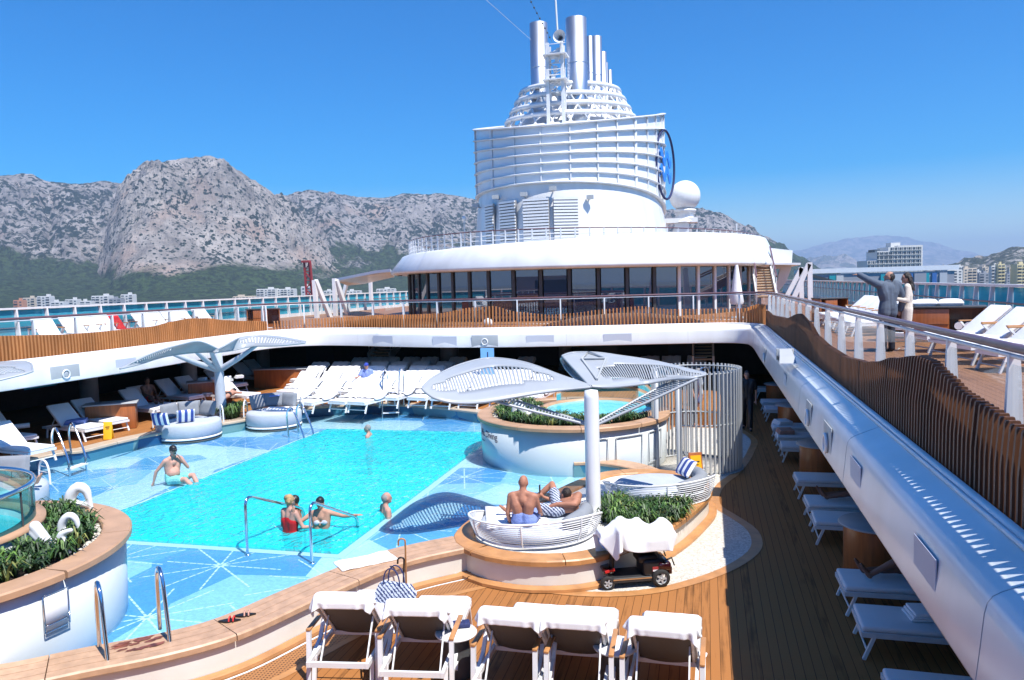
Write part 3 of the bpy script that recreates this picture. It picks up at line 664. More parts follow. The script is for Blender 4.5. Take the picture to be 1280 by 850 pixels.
# wavy slat screens
def screen(pts, topf, name, label, mname, pitch=0.075, depth=0.10, thick=0.026, lean=0.0, z0=2.87, taper=0.02, skip=None):
    m = MB()
    for p, t, s in walk(pts, pitch):
        zt = topf(p, s)
        if skip and skip(p): continue
        n = Vector((-t.y, t.x, 0)); T = Vector((t.x, t.y, 0))
        zm = z0+(zt-z0)*0.5; off = lean*(zt-z0-0.55)
        sec = [(z0, 0, 1.0), (zm, off*0.15, 1.0), (zt-taper, off, 0.8), (zt, off, 0.7)]
        vs = []
        for z, o, kk in sec:
            c = Vector((p.x, p.y, z))+n*o
            for a, b in ((-1, -1), (1, -1), (1, 1), (-1, 1)): vs.append(c+T*(a*thick/2)+n*(b*depth/2*kk))
        fs = [(3, 2, 1, 0), (12, 13, 14, 15)]
        for k in range(3):
            for q in range(4): fs.append((k*4+q, k*4+(q+1) % 4, (k+1)*4+(q+1) % 4, (k+1)*4+q))
        m.add(vs, fs)
    o = m.build(name, mname); return tag(o, label, 'slat screen', 'wavy wooden slat screens round the gallery')
sl = offset(g2, -0.10)
sR = [p for p in sl if p[0] > 1.8 and p[1] < 27.2]; sL = [p for p in sl if p[0] < -17.0 and p[1] < 27.5]; sF = [p for p in sl if not (p in sR or p in sL)]
rw = [(953, 379), (965, 393), (985, 398), (1000, 392), (1012, 403), (1024, 420), (1040, 433), (1060, 445), (1085, 452), (1100, 452), (1120, 447), (1150, 445), (1165, 450), (1185, 468), (1210, 490), (1240, 508), (1280, 533)]
rwz = sorted([(v.y, v.z) for v in [atX(a, b, 1.97) for a, b in rw]])
rwz = [(4.0, rwz[0][1]-0.05), (2.0, 3.45)][::-1]+[q for q in rwz if q[0] > 4.2]
ry, rz_ = [q[0] for q in rwz], [q[1] for q in rwz]
screen(sR, lambda p, s: interp(ry, rz_, p.y), 'slat_screen', 'dark shaded wooden slat screen with a wavy top beside the standing couple', 'slat_shaded', lean=-0.12, pitch=0.10, depth=0.12, thick=0.03)
lw = [(0, 420), (40, 419), (80, 418), (120, 415), (160, 411), (190, 408), (215, 402), (238, 398), (262, 397.5), (285, 400), (310, 401), (345, 402)]
lwz = sorted([(v.y, v.z) for v in [atX(a, b, -17.2) for a, b in lw]]); ly, lz = [q[0] for q in lwz], [q[1] for q in lwz]
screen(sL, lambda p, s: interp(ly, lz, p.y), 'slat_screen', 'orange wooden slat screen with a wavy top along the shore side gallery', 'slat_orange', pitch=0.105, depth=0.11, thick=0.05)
fw_ = [(345, 401), (400, 399), (430, 397), (470, 394), (517, 393), (555, 391), (592, 384), (622, 382), (649, 389), (690, 393), (720, 391), (750, 387), (799, 383), (836, 387), (892, 387), (930, 386), (948, 380)]
fwz = sorted([(v.x, v.z) for v in [atY(a, b, 27.9) for a, b in fw_]]); fx, fz = [q[0] for q in fwz], [q[1] for q in fwz]
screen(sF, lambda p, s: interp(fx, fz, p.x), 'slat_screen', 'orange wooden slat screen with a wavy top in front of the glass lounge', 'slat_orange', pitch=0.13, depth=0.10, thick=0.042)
# pale wave boards lying behind the open stretches of the front screen
mat('wave_board', (0.62, 0.52, 0.42), 0.6, var=0.1)
for xa, xb, hh, lab in ((-14.6, -12.0, 0.5, 'pale curved wave board behind the slat screen near the white frame struts'), (-6.3, 0.2, 0.42, 'long pale curved wave board behind the middle of the front slat screen')):
    pts = [p for p in offset(g2, -0.2) if xa < p[0] < xb and p[1] > 20]
    m = MB(); fr = offset_frames(pts)
    n = len(fr); vs = []; fs = []
    for i, (p, q) in enumerate(fr):
        t = i/(n-1); top = 2.9+hh*math.sin(math.pi*t)**0.7
        for o, z in ((0, 2.88), (0, top), (-0.03, top), (-0.03, 2.88)): vs.append((p.x+q.x*o, p.y+q.y*o, z))
    for i in range(n-1):
        for k in range(4): a = i*4+k; b = i*4+(k+1) % 4; fs.append((a, b, b+4, a+4))
    m.add(vs, fs); tag(m.build('wave_board', 'wave_board'), lab, 'wave board')

# outer windscreens
def windscreen(x, y0, y1, step, label, lean):
    e = empty('windscreen', (x, y0, Z1), 0, label, 'windscreen', 'blue glass windscreens along the ship side'); L = y1-y0; s = 1 if x > -8 else -1
    MB().box((0, L/2, 1.24), (0.16, L, 0.07)).build('top_rail', 'rail_white', e)
    MB().box((0, L/2, 0.1), (0.1, L, 0.2)).build('kerb', 'white_paint', e)
    MB().tube([(-0.12*s, 0, 0.80), (-0.12*s, L, 0.80)], 0.025, 6).build('mid_rail', 'varnish', e)
    MB().tube([(-0.05*s, 0, 0.55), (-0.05*s, L, 0.55)], 0.012, 6).build('wire_rail', 'chrome', e)
    n = int(L/step); pf = gf = None
    for i in range(min(n, 99)):
        y = i*step
        if pf is None:
            pf = po = MB().bar((-0.1*s, 0, 0.0), (0.0, 0, 1.22), 0.07, 0.16).build('post', 'rail_white', e)
            gf = go = MB().box((0.02*s, step/2, 0.70), (0.014, step-0.10, 0.98)).build('glass_pane', 'glass_blue', e)
        else:
            po = pf.copy(); go = gf.copy()
            for q in (po, go): COL.objects.link(q); q.parent = e
        po.location = (0, y, 0); go.location = (0, y, 0)
windscreen(7.6, 8, 84, 1.3, 'blue glass windscreen with white posts behind the loungers beside the port terminal', 0)
windscreen(-24.6, 8, 84, 1.35, 'blue glass windscreen with white posts in front of the white town blocks', 0)

# enclosure under the galleries
mat('interior_blue', (0.03, 0.16, 0.26), 0.3)
e = empty('deckhouse_wall', (0, 37, 0), 0, 'dark deckhouse wall behind the rows of far loungers', 'deckhouse wall')
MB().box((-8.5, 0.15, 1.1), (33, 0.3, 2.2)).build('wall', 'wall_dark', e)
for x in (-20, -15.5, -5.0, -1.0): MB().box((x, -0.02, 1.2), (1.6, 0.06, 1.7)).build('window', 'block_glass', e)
def sidewall(x, lab, wins):
    e = empty('side_wall', (x, 0, 0), 0, lab, 'side wall', 'dark side walls under the galleries'); s = -1 if x > -8 else 1
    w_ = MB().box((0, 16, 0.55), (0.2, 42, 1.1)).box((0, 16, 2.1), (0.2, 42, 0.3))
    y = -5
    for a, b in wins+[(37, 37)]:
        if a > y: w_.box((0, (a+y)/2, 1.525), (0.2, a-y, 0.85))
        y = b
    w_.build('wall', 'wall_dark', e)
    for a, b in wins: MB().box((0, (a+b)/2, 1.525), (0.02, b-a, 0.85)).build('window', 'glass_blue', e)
sidewall(7.3, 'closed unseen side wall added under the right gallery to keep it dark', [])  # closed wall, out of view, added to keep daylight out here
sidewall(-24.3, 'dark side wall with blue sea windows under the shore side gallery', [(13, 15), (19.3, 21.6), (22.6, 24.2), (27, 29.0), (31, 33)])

# columns carrying the gallery
mat('column_grey', (0.34, 0.33, 0.33), 0.5, var=0.06)
def column(px, py, z, label, r=0.3, y=None):
    p = at(px, py, z); m = MB(); m.lathe([(r, 0), (r, 2.23-z)], seg=28).lathe([(r+0.03, 0), (r+0.03, 0.1), (r, 0.1)], seg=28)
    tag(m.build('column', 'column_grey', loc=(p.x, p.y, z)), label, 'column', 'grey columns under the gallery')
for a in ((113, 513, ZR, 'grey column beside the teak cabinet on the left terrace'), (238, 492, ZR, 'grey column behind the cabinet and the sunbather in the black bikini'),
          (563, 468, ZR, 'thick grey column left of the pale blue banner', 0.42), (330, 470, ZR, 'grey column in the shade behind the left canopy tip'), (707, 462, ZR, 'grey column behind the tip of the big double canopy')): column(*a)
# ================================================================ glass lounge, its bulwark and the funnel
CX, CY = -7.1, 46.5
def ell(a, b, t, cx=CX, cy=CY, e=1.0):
    c, s = math.cos(t), math.sin(t)
    return (cx+a*math.copysign(abs(c)**e, c), cy+b*math.copysign(abs(s)**e, s))
def ellp(a, b, n=96, cx=CX, cy=CY, t0=-180, t1=0): return [ell(a, b, R(t0+(t1-t0)*k/n), cx, cy) for k in range(n+1)]
mat('lounge_inside', (0.05, 0.055, 0.06), 0.6)
mat('curtain', (0.45, 0.43, 0.40), 0.9, var=0.1, vscale=6, stretch=(8, 8, 0.3))
lg = empty('glass_lounge', (CX, CY, Z1), 0, 'rounded glass walled lounge with a white overhanging roof band below the funnel', 'lounge')
O = Vector((-CX, -CY, -Z1))
def LB(m, name, mats, parent=None, **k):
    o = m.build(name, mats, parent or lg); 
    if parent is None: o.location = O
    return o
WT = 5.12
A_, B_ = 10.0, 14.0
# glass wall in separate panes between dark mullions
angs = [-180, -172, -165, -158, -151, -145, -139, -133, -127, -121, -115, -109, -103, -96, -89, -82, -75, -68, -61, -54, -48, -42, -36, -30, -24, -18, -12, -6, 0]
for i in range(len(angs)-1):
    t0, t1 = R(angs[i]), R(angs[i+1]); a = ell(A_, B_, t0+0.012); b = ell(A_, B_, t1-0.012)
    g = MB(); g.box(((a[0]+b[0])/2, (a[1]+b[1])/2, (Z1+WT)/2+0.05), (math.dist(a, b), 0.03, WT-Z1-0.1), rz=math.atan2(b[1]-a[1], b[0]-a[0]))
    LB(g, 'window', 'glass_pale' if i < 6 else 'glass_sky_body')
for t in angs[1:-1]:
    p = ell(A_+0.03, B_+0.03, R(t)); q = ell(A_+0.3, B_+0.3, R(t))
    LB(MB().box((p[0], p[1], (Z1+WT)/2), (0.13, 0.14, WT-Z1), rz=math.atan2(q[1]-p[1], q[0]-p[0])), 'mullion', 'dark_grey' if -160 < t < -58 else 'rail_white')
LB(MB().loft(ellp(A_, B_), [(-0.05, Z1), (-0.05, Z1+0.12), (0.05, Z1+0.12), (0.05, Z1)]), 'sill', 'dark_grey')
LB(MB().loft(ellp(A_-0.02, B_-0.02), [(-0.02, Z1+0.92), (-0.02, Z1+0.97), (0.02, Z1+0.97)]), 'grab_rail', 'rail_white')
LB(MB().prism(ellp(A_-3.2, B_-4.5), Z1+0.01, WT), 'inner_wall', 'lounge_inside')
for t in (-112, -70, -64, -30, -26): 
    p = ell(A_-0.7, B_-0.7, R(t)); LB(MB().box((p[0], p[1], (Z1+WT)/2), (0.7, 0.08, WT-Z1-0.1), rz=R(t+90)), 'curtain', 'curtain')
for t in (-150, -120, -95, -85, -60, -45):
    p = ell(A_-1.5, B_-1.5, R(t)); LB(MB().lathe([(0.02, Z1+0.02), (0.25, Z1+0.02), (0.03, Z1+0.08), (0.03, Z1+0.7), (0.4, Z1+0.72), (0.4, Z1+0.76), (0, Z1+0.76)], (p[0], p[1], 0), 20), 'cafe_table', 'pale_grey')
# roof band: an overhanging bulwark that rises toward the port side as in the photo
def band(t):
    x, y = ell(1, 1, t); f = (math.cos(t)+1)/2      # 0 at shore end, 1 at quay end
    lo = WT+0.02-0.10*f; hi = 6.05+interp([0, .25, .5, .75, 1], [0, .1, .22, .5, .55], f)
    return lo, hi
m = MB(); n = 120; vs = []; fs = []
prof = lambda lo, hi: [(-1.2, lo+0.06), (0.75, lo-0.02), (0.98, lo+0.03), (1.02, lo+0.14), (0.42, hi-0.10), (0.36, hi-0.02), (0.28, hi), (0.16, hi), (0.12, hi-0.08), (0.12, lo+0.35)]
K = 10
for k in range(n+1):
    t = R(-186+192*k/n); lo, hi = band(t); c = Vector(ell(A_, B_, t)); nn = Vector((math.cos(t)/A_, math.sin(t)/B_)).normalized()
    for o, z in prof(lo, hi): vs.append((c.x+nn.x*o, c.y+nn.y*o, z))
for k in range(n):
    for j in range(K-1): a = k*K+j; fs.append((a, a+1, a+K+1, a+K))
m.add(vs, fs, 0, True); LB(m, 'roof_band', 'hull_white')
LB(MB().prism(ellp(A_+0.13, B_+0.13), WT+0.32, WT+0.40), 'roof_deck', 'pale_grey')
lamps = LB(MB(), 'lamp', 'rail_white'); bpy.data.objects.remove(lamps)
for t in (-150, -128, -105, -80, -58, -36):
    p = ell(A_+0.5, B_+0.5, R(t)); LB(MB().lathe([(0.0, WT-0.02), (0.12, WT-0.02), (0.12, WT+0.02)], (p[0], p[1], -0.02), 14), 'downlight', 'dark_grey')
# roof railing
rr = empty('roof_railing', (CX, CY, WT+0.4), 0, 'white railing with a varnished top rail round the lounge roof under the funnel', 'railing')
def RB(m, name, mt): o = m.build(name, mt, rr); o.location = Vector((-CX, -CY, -WT-0.4)); return o
rp = []; ts = [R(-182+184*k/110) for k in range(111)]
for t in ts:
    lo, hi = band(t); f = (math.cos(t)+1)/2; p = ell(A_-0.05, B_-0.05, t); rp.append((p[0], p[1], max(hi+0.08, 6.92-0.2*f)))
RB(MB().tube(rp, 0.028, 6), 'handrail', 'varnish')
for dz in (0.22, 0.42, 0.62): RB(MB().tube([(x, y, z-dz) for x, y, z in rp], 0.018, 4), 'rail_bar', 'rail_white')
for p, t, s in walk(rp, 0.62)[:95]:
    RB(MB().box((p.x, p.y, (p.z+5.5)/2), (0.055, 0.055, p.z-5.5)), 'baluster', 'rail_white')

# ---------------- funnel
FX, FY = -7.95, 47.5
fn = empty('funnel', (FX, FY, WT+0.4), 0, 'white ship funnel wrapped in curved white ribs with silver exhaust pipes on top', 'funnel')
def FB(m, name, mt, parent=None):
    o = m.build(name, mt, parent or fn)
    if parent is None: o.location = Vector((-FX, -FY, -WT-0.4))
    return o
def fpt(t, a, b): return ell(a, b, t, FX, FY, 1.0)
def ring(a, b, zf, t0=-200, t1=20, n=90):
    return [(*fpt(R(t0+(t1-t0)*k/n), a, b), zf(fpt(R(t0+(t1-t0)*k/n), a, b))) for k in range(n+1)]
def zlow(p): p = (p[0], max(38.1, p[1])); return 9.5-0.012*(p[1]-38.1)**1.75 if p[0] > FX else 9.5+0.004*(p[1]-38.1)
def ztop(p): return 12.3+0.215*(p[1]-38.1)
# smooth lower body
def skin(secs, n=96):
    vs = []; fs = []
    for a, b, zf in secs:
        for k in range(n):
            p = fpt(2*math.pi*k/n, a, b); vs.append((p[0], p[1], zf(p) if callable(zf) else zf))
    for i in range(len(secs)-1):
        for k in range(n): k2 = (k+1) % n; fs.append((i*n+k, i*n+k2, (i+1)*n+k2, (i+1)*n+k))
    return MB().add(vs, fs, 0, True)
BA, BB = 5.45, 9.4
FB(skin([(BA+0.55, BB+0.3, 5.4), (BA+0.25, BB+0.15, 7.2), (BA-0.05, BB-0.05, zlow)]), 'lower_body', 'hull_white')
FB(skin([(BA-0.08, BB-0.08, lambda p: zlow(p)-0.05), (BA-0.35, BB-0.5, lambda p: zlow(p)-0.04), (BA-0.6, BB-0.8, lambda p: ztop(p)-0.15)]), 'upper_body', 'hull_white')
mat('funnel_glass', (0.84, 0.86, 0.88), 0.25, var=0.06, vscale=0.6, stretch=(1, 1, 4))
NR = 6
for i in range(NR+1):
    f = i/NR
    zf = lambda p, f=f: zlow(p)*(1-f)+ztop(p)*f
    a, b = BA+0.10+0.06*f, BB+0.10+0.06*f
    P = [Vector(p) for p in ring(a, b, zf)]
    m = MB(); vs = []; fs = []
    for k, p in enumerate(P):
        q = P[min(k+1, len(P)-1)]-P[max(k-1, 0)]; nn = Vector((q.y, -q.x, 0)).normalized()
        for o, dz in ((-0.35, 0.0), (-0.02, 0.05), (0.05, 0.03), (0.08, 0.0), (0.05, -0.03), (-0.02, -0.05), (-0.35, -0.03)): vs.append(p+nn*o+Vector((0, 0, dz)))
    for k in range(len(P)-1):
        for j in range(7): j2 = (j+1) % 7; fs.append((k*7+j, k*7+j2, (k+1)*7+j2, (k+1)*7+j))
    m.add(vs, fs, 0, True); FB(m, 'rib', 'rail_white')
for t in (-172, -160, -148, -122, -105, -90, -75, -61, -50, -38, -28, -18, -8, 2):
    a, b = BA+0.07, BB+0.07
    p = fpt(R(t), a, b); q = fpt(R(t), a-0.5, b-0.55); w_ = 0.16 if t in (-122, -38) else 0.06
    FB(MB().bar((p[0], p[1], zlow(p)), (p[0], p[1], ztop(p)), w_, 0.14, up=Vector((p[0]-q[0], p[1]-q[1], 0)).normalized()), 'strut', 'rail_white')
# glazing between the ribs
FB(skin([(BA+0.05, BB+0.05, lambda p: zlow(p)+0.02), (BA+0.05, BB+0.05, lambda p: ztop(p)-0.02)]), 'glazing', 'funnel_glass')
# louvre panels on the lower body
mat('louvre', (0.30, 0.29, 0.28), 0.6)
for px_, w_ in ((615, 0.95), (643, 1.15), (679, 1.35), (713, 1.25)):
    t = -math.degrees(math.acos(max(-0.97, min(1, (atY(px_, 290, 39.5).x-FX)/(BA+0.15)))))
    p = Vector(fpt(R(t), BA+0.06, BB+0.06)); p2 = Vector(fpt(R(t+1), BA+0.06, BB+0.06)); rz = math.atan2(p2.y-p.y, p2.x-p.x)
    p = Vector(fpt(R(t), BA+0.27, BB+0.2)); lo = FB(MB().box((0, 0, 0), (w_, 0.08, 2.3)), 'louvre_panel', 'louvre'); lo.location = Vector((p.x-FX, p.y-FY, 7.55-WT-0.4)); lo.rotation_euler = (0, 0, rz)
    m = MB()
    for k in range(15): m.box((0, -0.07, -1.08+k*0.155), (w_*0.98, 0.08, 0.10))
    FB(m, 'louvre_blades', 'rail_white', lo)
for t, z in ((-140, 8.75), (-117, 8.9), (-99, 8.85), (-84, 9.05), (-66, 8.6)):
    p = Vector(fpt(R(t), BA+0.02, BB+0.02)); q = Vector(fpt(R(t), BA+0.5, BB+0.5)); p2 = p.lerp(q, 0.6)
    FB(MB().bar((p.x, p.y, z), (p2.x, p2.y, z+0.05), 0.06).box((p2.x, p2.y, z+0.1), (0.34, 0.22, 0.2)), 'floodlight', 'pale_grey')
# lattice cone on top
CA = [(4.7, 6.9, 12.5), (4.15, 6.4, 13.3), (3.8, 6.1, 13.95), (3.5, 5.8, 14.5), (3.2, 5.5, 15.05), (2.9, 5.2, 15.6)]
def zr(z): return lambda p: z+(p[1]-44.5)*0.12
for a, b, z in CA[1:]:
    P = [Vector(p) for p in ring(a, b, zr(z), -180, 180, 72)]
    FB(MB().tube(P, 0.15, 6), 'ring_rib', 'rail_white')
m = MB()
for k in range(26):
    for d in (-1, 1):
        for j in range(5):
            a0, a1 = CA[j], CA[j+1]; t0 = R(k*360/26+d*j*5); t1 = R(k*360/26+d*(j+1)*5)
            p = fpt(t0, a0[0], a0[1]); q = fpt(t1, a1[0], a1[1]); m.bar((*p, zr(a0[2])(p)), (*q, zr(a1[2])(q)), 0.09, 0.06)
FB(m, 'lattice', 'rail_white')
FB(skin([(3.9, 6.0, 12.3), (2.4, 4.3, 14.9), (2.0, 3.8, 15.1), (0.01, 0.01, 15.1)], 40), 'inner_casing', 'hull_white')
FB(MB().prism([fpt(2*math.pi*k/40, 5.4, 8.3) for k in range(40)], 12.2, 12.4), 'casing_deck', 'hull_white')
for (px0, px1, top, Y, zb) in ((662, 684, 27, 43.3, 12.5), (707, 733, 21, 43.0, 12.5), (733, 741, 42, 45.5, 13.2), (738, 752, 43, 47.5, 13.2), (748, 758, 62, 49.5, 13.2), (753, 760, 75, 50.5, 13.2), (759, 765, 84, 51.5, 13.2)):
    a = atY(px0, top+4, Y); b = atY(px1, top+4, Y); r = (b.x-a.x)/2; cx = (a.x+b.x)/2; zt = a.z
    m = MB().lathe([(r*0.96, zb), (r, zb+1.5), (r, zt), (r*0.93, zt), (r*0.90, zt-0.05), (r*0.90, zt-1.2), (0, zt-1.2)], (cx, Y, 0), 32)
    for k in (0.35, 0.62): m.lathe([(r+0.001, zb+(zt-zb)*k-0.02), (r+0.02, zb+(zt-zb)*k), (r+0.001, zb+(zt-zb)*k+0.02)], (cx, Y, 0), 32)
    FB(m, 'exhaust_pipe', 'steel')
# mast between the pipes
ms = FB(MB(), 'mast', 'rail_white'); bpy.data.objects.remove(ms)
bx = atY(694, 100, 41.0); tx = atY(694, 48, 41.0)
m = MB()
for dx in (-0.42, 0.42):
    for dy in (0, 0.7): m.bar((bx.x+dx, 41+dy, 12.6), (bx.x+dx*0.9, 41+dy, tx.z-0.2), 0.16 if dy == 0 else 0.1)
for k in range(8):
    z = 14.6+k*(tx.z-15)/8; s = 1 if k % 2 else -1
    m.bar((bx.x-0.4, 41, z), (bx.x+0.4, 41, z), 0.05); m.bar((bx.x-0.35*s, 41.3, z), (bx.x+0.35*s, 41.3, z+0.35), 0.04)
for z in (15.2, 16.5): m.box((bx.x, 41.2, z), (1.3, 1.0, 0.05)); m.tube([(bx.x-0.65, 40.6, z+0.45), (bx.x+0.65, 40.6, z+0.45)], 0.02, 5)
for k in range(5): m.box((bx.x-0.2+0.1*k, 41.1, 14.9+0.45*k), (0.2, 0.2, 0.3))
FB(m, 'mast', 'rail_white')
hn_ = atY(699, 45, 40.6)
fg_ = FB(MB().lathe([(0.33, 0), (0.28, 0.1), (0.16, 0.22), (0.12, 0.5), (0.14, 0.8), (0, 0.8)], (0, 0, 0), 20), 'foghorn', 'rail_white'); fg_.rotation_euler = (R(-90), 0, 0)
fg_.location = hn_-Vector((FX, FY, WT+0.4))
pa = atY(697, 42, 41.2); pb = atY(692, -40, 41.2); FB(MB().tube([pa, pb], 0.055, 6), 'whip_pole', 'rail_white')
# ring emblem with blue waves on the quay side
em_ = empty('ring_emblem', (0, 0, 0)); em_.parent = fn; bpy.data.objects.remove(em_)
ec = atY(832, 206, 46.5); er = 1.98
eo = FB(MB().tube([(0, er*math.cos(2*math.pi*k/48), er*math.sin(2*math.pi*k/48)) for k in range(48)], 0.07, 8, closed=True), 'emblem_ring', 'navy')
eo.location = ec-Vector((FX, FY, WT+0.4)); eo.rotation_euler = (R(0), 0, R(-12))
m = MB()
for z in (0.35, -0.55):
    pts = []; n = 24
    up = [(-1.2+2.4*k/n, z+0.28*math.sin(k/n*4*math.pi)+0.25) for k in range(n+1)]; dn = [(y, q-0.42) for y, q in up][::-1]
    for k in range(n):
        m.add([(0.03, up[k][0], up[k][1]), (0.03, up[k+1][0], up[k+1][1]), (0.03, up[k+1][0], up[k+1][1]-0.45), (0.03, up[k][0], up[k][1]-0.45), (-0.03, up[k][0], up[k][1]), (-0.03, up[k+1][0], up[k+1][1]), (-0.03, up[k+1][0], up[k+1][1]-0.45), (-0.03, up[k][0], up[k][1]-0.45)],
              [(0, 1, 2, 3), (7, 6, 5, 4), (0, 4, 5, 1), (3, 2, 6, 7)])
FB(m, 'wave_mark', 'blue_bright', eo)
# satellite dome
dc = atY(856, 245, 52); rd = 1.0
dm = empty('satellite_dome', (dc.x, dc.y, dc.z-1.7), 0, 'white satellite dome on a pedestal beside the funnel', 'satellite dome')
MB().ball((0, 0, 1.7), rd, 32).build('dome', 'dome_white', dm)
MB().lathe([(0.75, 0), (0.55, 0.3), (0.55, 0.62), (0.72, 0.66), (0.72, 0.8), (0.6, 0.85)], seg=28).box((-0.3, 0, 0.1), (2.2, 1.2, 0.3)).build('pedestal', 'rail_white', dm)
MB().bar((-0.2, 0, -3.2), (-0.2, 0, 0.1), 0.9).bar((-1.4, 0, -3.0), (-0.3, 0, 0.05), 0.5).build('bracket', 'hull_white', dm)
# small dish left of the funnel and a pole at the right
p = atY(580, 274, 41)
tag(MB().tube([(0, 0, -1.9), (0, 0, 0)], 0.03, 6).ball((0, 0, 0.05), 0.13).build('aerial', 'rail_white', loc=p), 'small white ball aerial on the roof left of the funnel', 'aerial')
p = atY(921, 300, 44)
tag(MB().tube([(0, 0, -0.6), (0, 0, 0.9)], 0.03, 6).box((0, 0, 0.3), (0.22, 0.08, 0.05)).box((0, 0, -0.1), (0.16, 0.1, 0.3)).build('aerial', 'rail_white', loc=p), 'thin white pole aerial at the right end of the lounge roof', 'aerial')
# wires in the sky
wm = MB().tube([atY(608, 0, 30), atY(664, 50, 42)], 0.012, 4); wm.tube([atY(560, -45, 20), atY(608, 0, 30)], 0.012, 4)
tag(wm.build('stay_wire', 'rail_white'), 'thin stay wire running up from the silver pipe', 'wire')
wm = MB(); a = atY(660, -5, 34); b = atY(690, 52, 41)
wm.tube([a, b], 0.008, 4)
for k in range(9): wm.ball(a.lerp(b, k/9), 0.045, 6)
tag(wm.build('bead_line', 'dark_grey'), 'beaded signal line strung past the silver pipe', 'signal line')

# ---------------- things on the upper deck around the lounge
def strut_frame(pts, label):
    """white A frames; pts = list of ((px,py),(px,py)) at depth Y"""
    e = empty('strut_frame', (0, 0, Z1), 0, label, 'steel frame', 'white steel strut frames beside the lounge')
    base = None
    for (a, b, Y0, Y1) in pts:
        p = atY(*a, Y0); q = atY(*b, Y1); 
        if base is None: base = Vector((p.x, p.y, Z1)); e.location = base
        MB().bar(p-base, q-base, 0.26, 0.2).build('strut', 'rail_white', e)
    return e
strut_frame([((397, 408), (393, 350), 40, 40), ((415, 402), (394, 350), 41, 40), ((420, 406), (418, 348), 42, 42), ((437, 400), (420, 350), 43, 42), ((428, 375), (433, 355), 48, 48), ((464, 378), (463, 350), 52, 52)],
            'open white steel struts carrying the flat canopy on the shore side of the lounge')
strut_frame([((1013, 388), (1012, 328), 36, 36), ((985, 388), (1011, 330), 36, 36), ((978, 380), (1002, 335), 39, 39), ((1002, 378), (1001, 334), 39, 39)],
            'open white steel struts beside the stairs on the port side of the lounge')
def flat_canopy(cn, Y, z, label, th=0.16):
    P = [(atY(a, b, y)) for (a, b, y) in cn]; c = P[0]
    m = MB(); n = len(P); vs = [p-c for p in P]+[p-c-Vector((0, 0, th)) for p in P]
    m.add(vs, [list(range(n)), list(range(n, 2*n))[::-1]]+[(i, i+n, (i+1) % n+n, (i+1) % n) for i in range(n)])
    tag(m.build('flat_canopy', 'white_paint', loc=c), label, 'canopy', 'flat sun canopies beside the lounge')
flat_canopy([(420, 348, 44), (470, 338, 40), (488, 336, 39), (493, 343, 43), (455, 352, 50), (434, 354, 47)], 0, 0, 'flat grey canopy reaching from the struts to the shore side of the lounge')
flat_canopy([(945, 328, 40), (1001, 328.5, 40), (990, 331, 46), (945, 331, 46)], 0, 0, 'thin white canopy over the stairs on the port side of the lounge', 0.1)
# outer stairs with tan treads
def stairs(pl, pr, pt, n, Y0, Y1, label, side='varnish'):
    b0 = atY(*pl, Y0); b1 = atY(*pr, Y0); t0 = atY(*pt, Y1)
    e = empty('stairs', b0, 0, label, 'stairs', 'stairs between the decks'); W = (b1-b0).x; rise = t0.z-b0.z; run = Y1-Y0
    for k in range(n):
        MB().box((W/2, run*(k+0.5)/n, rise*(k+0.5)/n), (W, run/n*0.9, 0.05)).box((W/2, run*(k+0.95)/n, rise*(k+0.2)/n), (W, 0.02, rise/n*0.7)).build('tread', 'tread_tan', e)
    for x in (-0.05, W+0.05):
        MB().bar((x, -0.1, 0.0), (x, run+0.1, rise), 0.08, 0.4).build('stringer', 'rail_white', e)
        MB().tube([(x, -0.1, 0.95), (x, run+0.1, rise+0.95)], 0.04, 6).build('handrail', side, e)
        for k in range(0, n, 3): MB().tube([(x, run*k/n, rise*k/n), (x, run*k/n, rise*k/n+0.95)], 0.018, 5).build('baluster', 'rail_white', e)
    return e
stairs((947, 372), (969, 372), (944, 333), 12, 37, 40.5, 'tan stairs with varnished rails climbing beside the port end of the lounge')
P = [atY(a, b, 41.5) for a, b in ((963, 310), (991, 313), (989, 336), (976, 336), (966, 336))]
m = MB(); c = P[0]; vs = [p-c for p in P]+[p-c+Vector((0, 0.3, 0)) for p in P]; n = 5
m.add(vs, [list(range(n)), list(range(n, 2*n))[::-1]]+[(i, i+n, (i+1) % n+n, (i+1) % n) for i in range(n)])
q = [atY(a, b, 41.5) for a, b in ((975, 336), (989, 336), (983, 352), (968, 372), (962, 372), (972, 350))]
b_ = len(q); vs = [p-c for p in q]+[p-c+Vector((0, 0.3, 0)) for p in q]
m.add(vs, [list(range(b_)), list(range(b_, 2*b_))[::-1]]+[(i, i+b_, (i+1) % b_+b_, (i+1) % b_) for i in range(b_)])
tag(m.build('wing_screen', 'hull_white', loc=c), 'tall white sculpted side screen above the outer stairs', 'side screen')
# closed parasols
def closed_parasol(px, pyb, pyt, Y, label):
    b = atY(px, pyb, Y); t = atY(px, pyt, Y); H = t.z-Z1; e = empty('closed_parasol', (b.x, Y, Z1), 0, label, 'parasol', 'closed white parasols on the upper deck')
    MB().tube([(0, 0, 0), (0, 0, H)], 0.03, 8).build('pole', 'rail_white', e)
    MB().lathe([(0.3, 0), (0.3, 0.05), (0.05, 0.08)], seg=20).build('base', 'pale_grey', e)
    m = MB(); n = 20; prof = [(0.05, H), (0.09, H-0.3), (0.17, H-1.0), (0.24, H-1.5), (0.20, H-1.6)]; vs = []
    for r, z in prof:
        for k in range(n): a = 2*math.pi*k/n; rr_ = r*(1+0.22*(k % 2)); vs.append((rr_*math.cos(a), rr_*math.sin(a), z))
    m.add(vs, [(i*n+k, i*n+(k+1) % n, (i+1)*n+(k+1) % n, (i+1)*n+k) for i in range(len(prof)-1) for k in range(n)], 0, True)
    m.build('cover', 'cushion_white', e)
closed_parasol(921, 385, 331, 32.5, 'closed white parasol standing near the port end of the glass lounge')
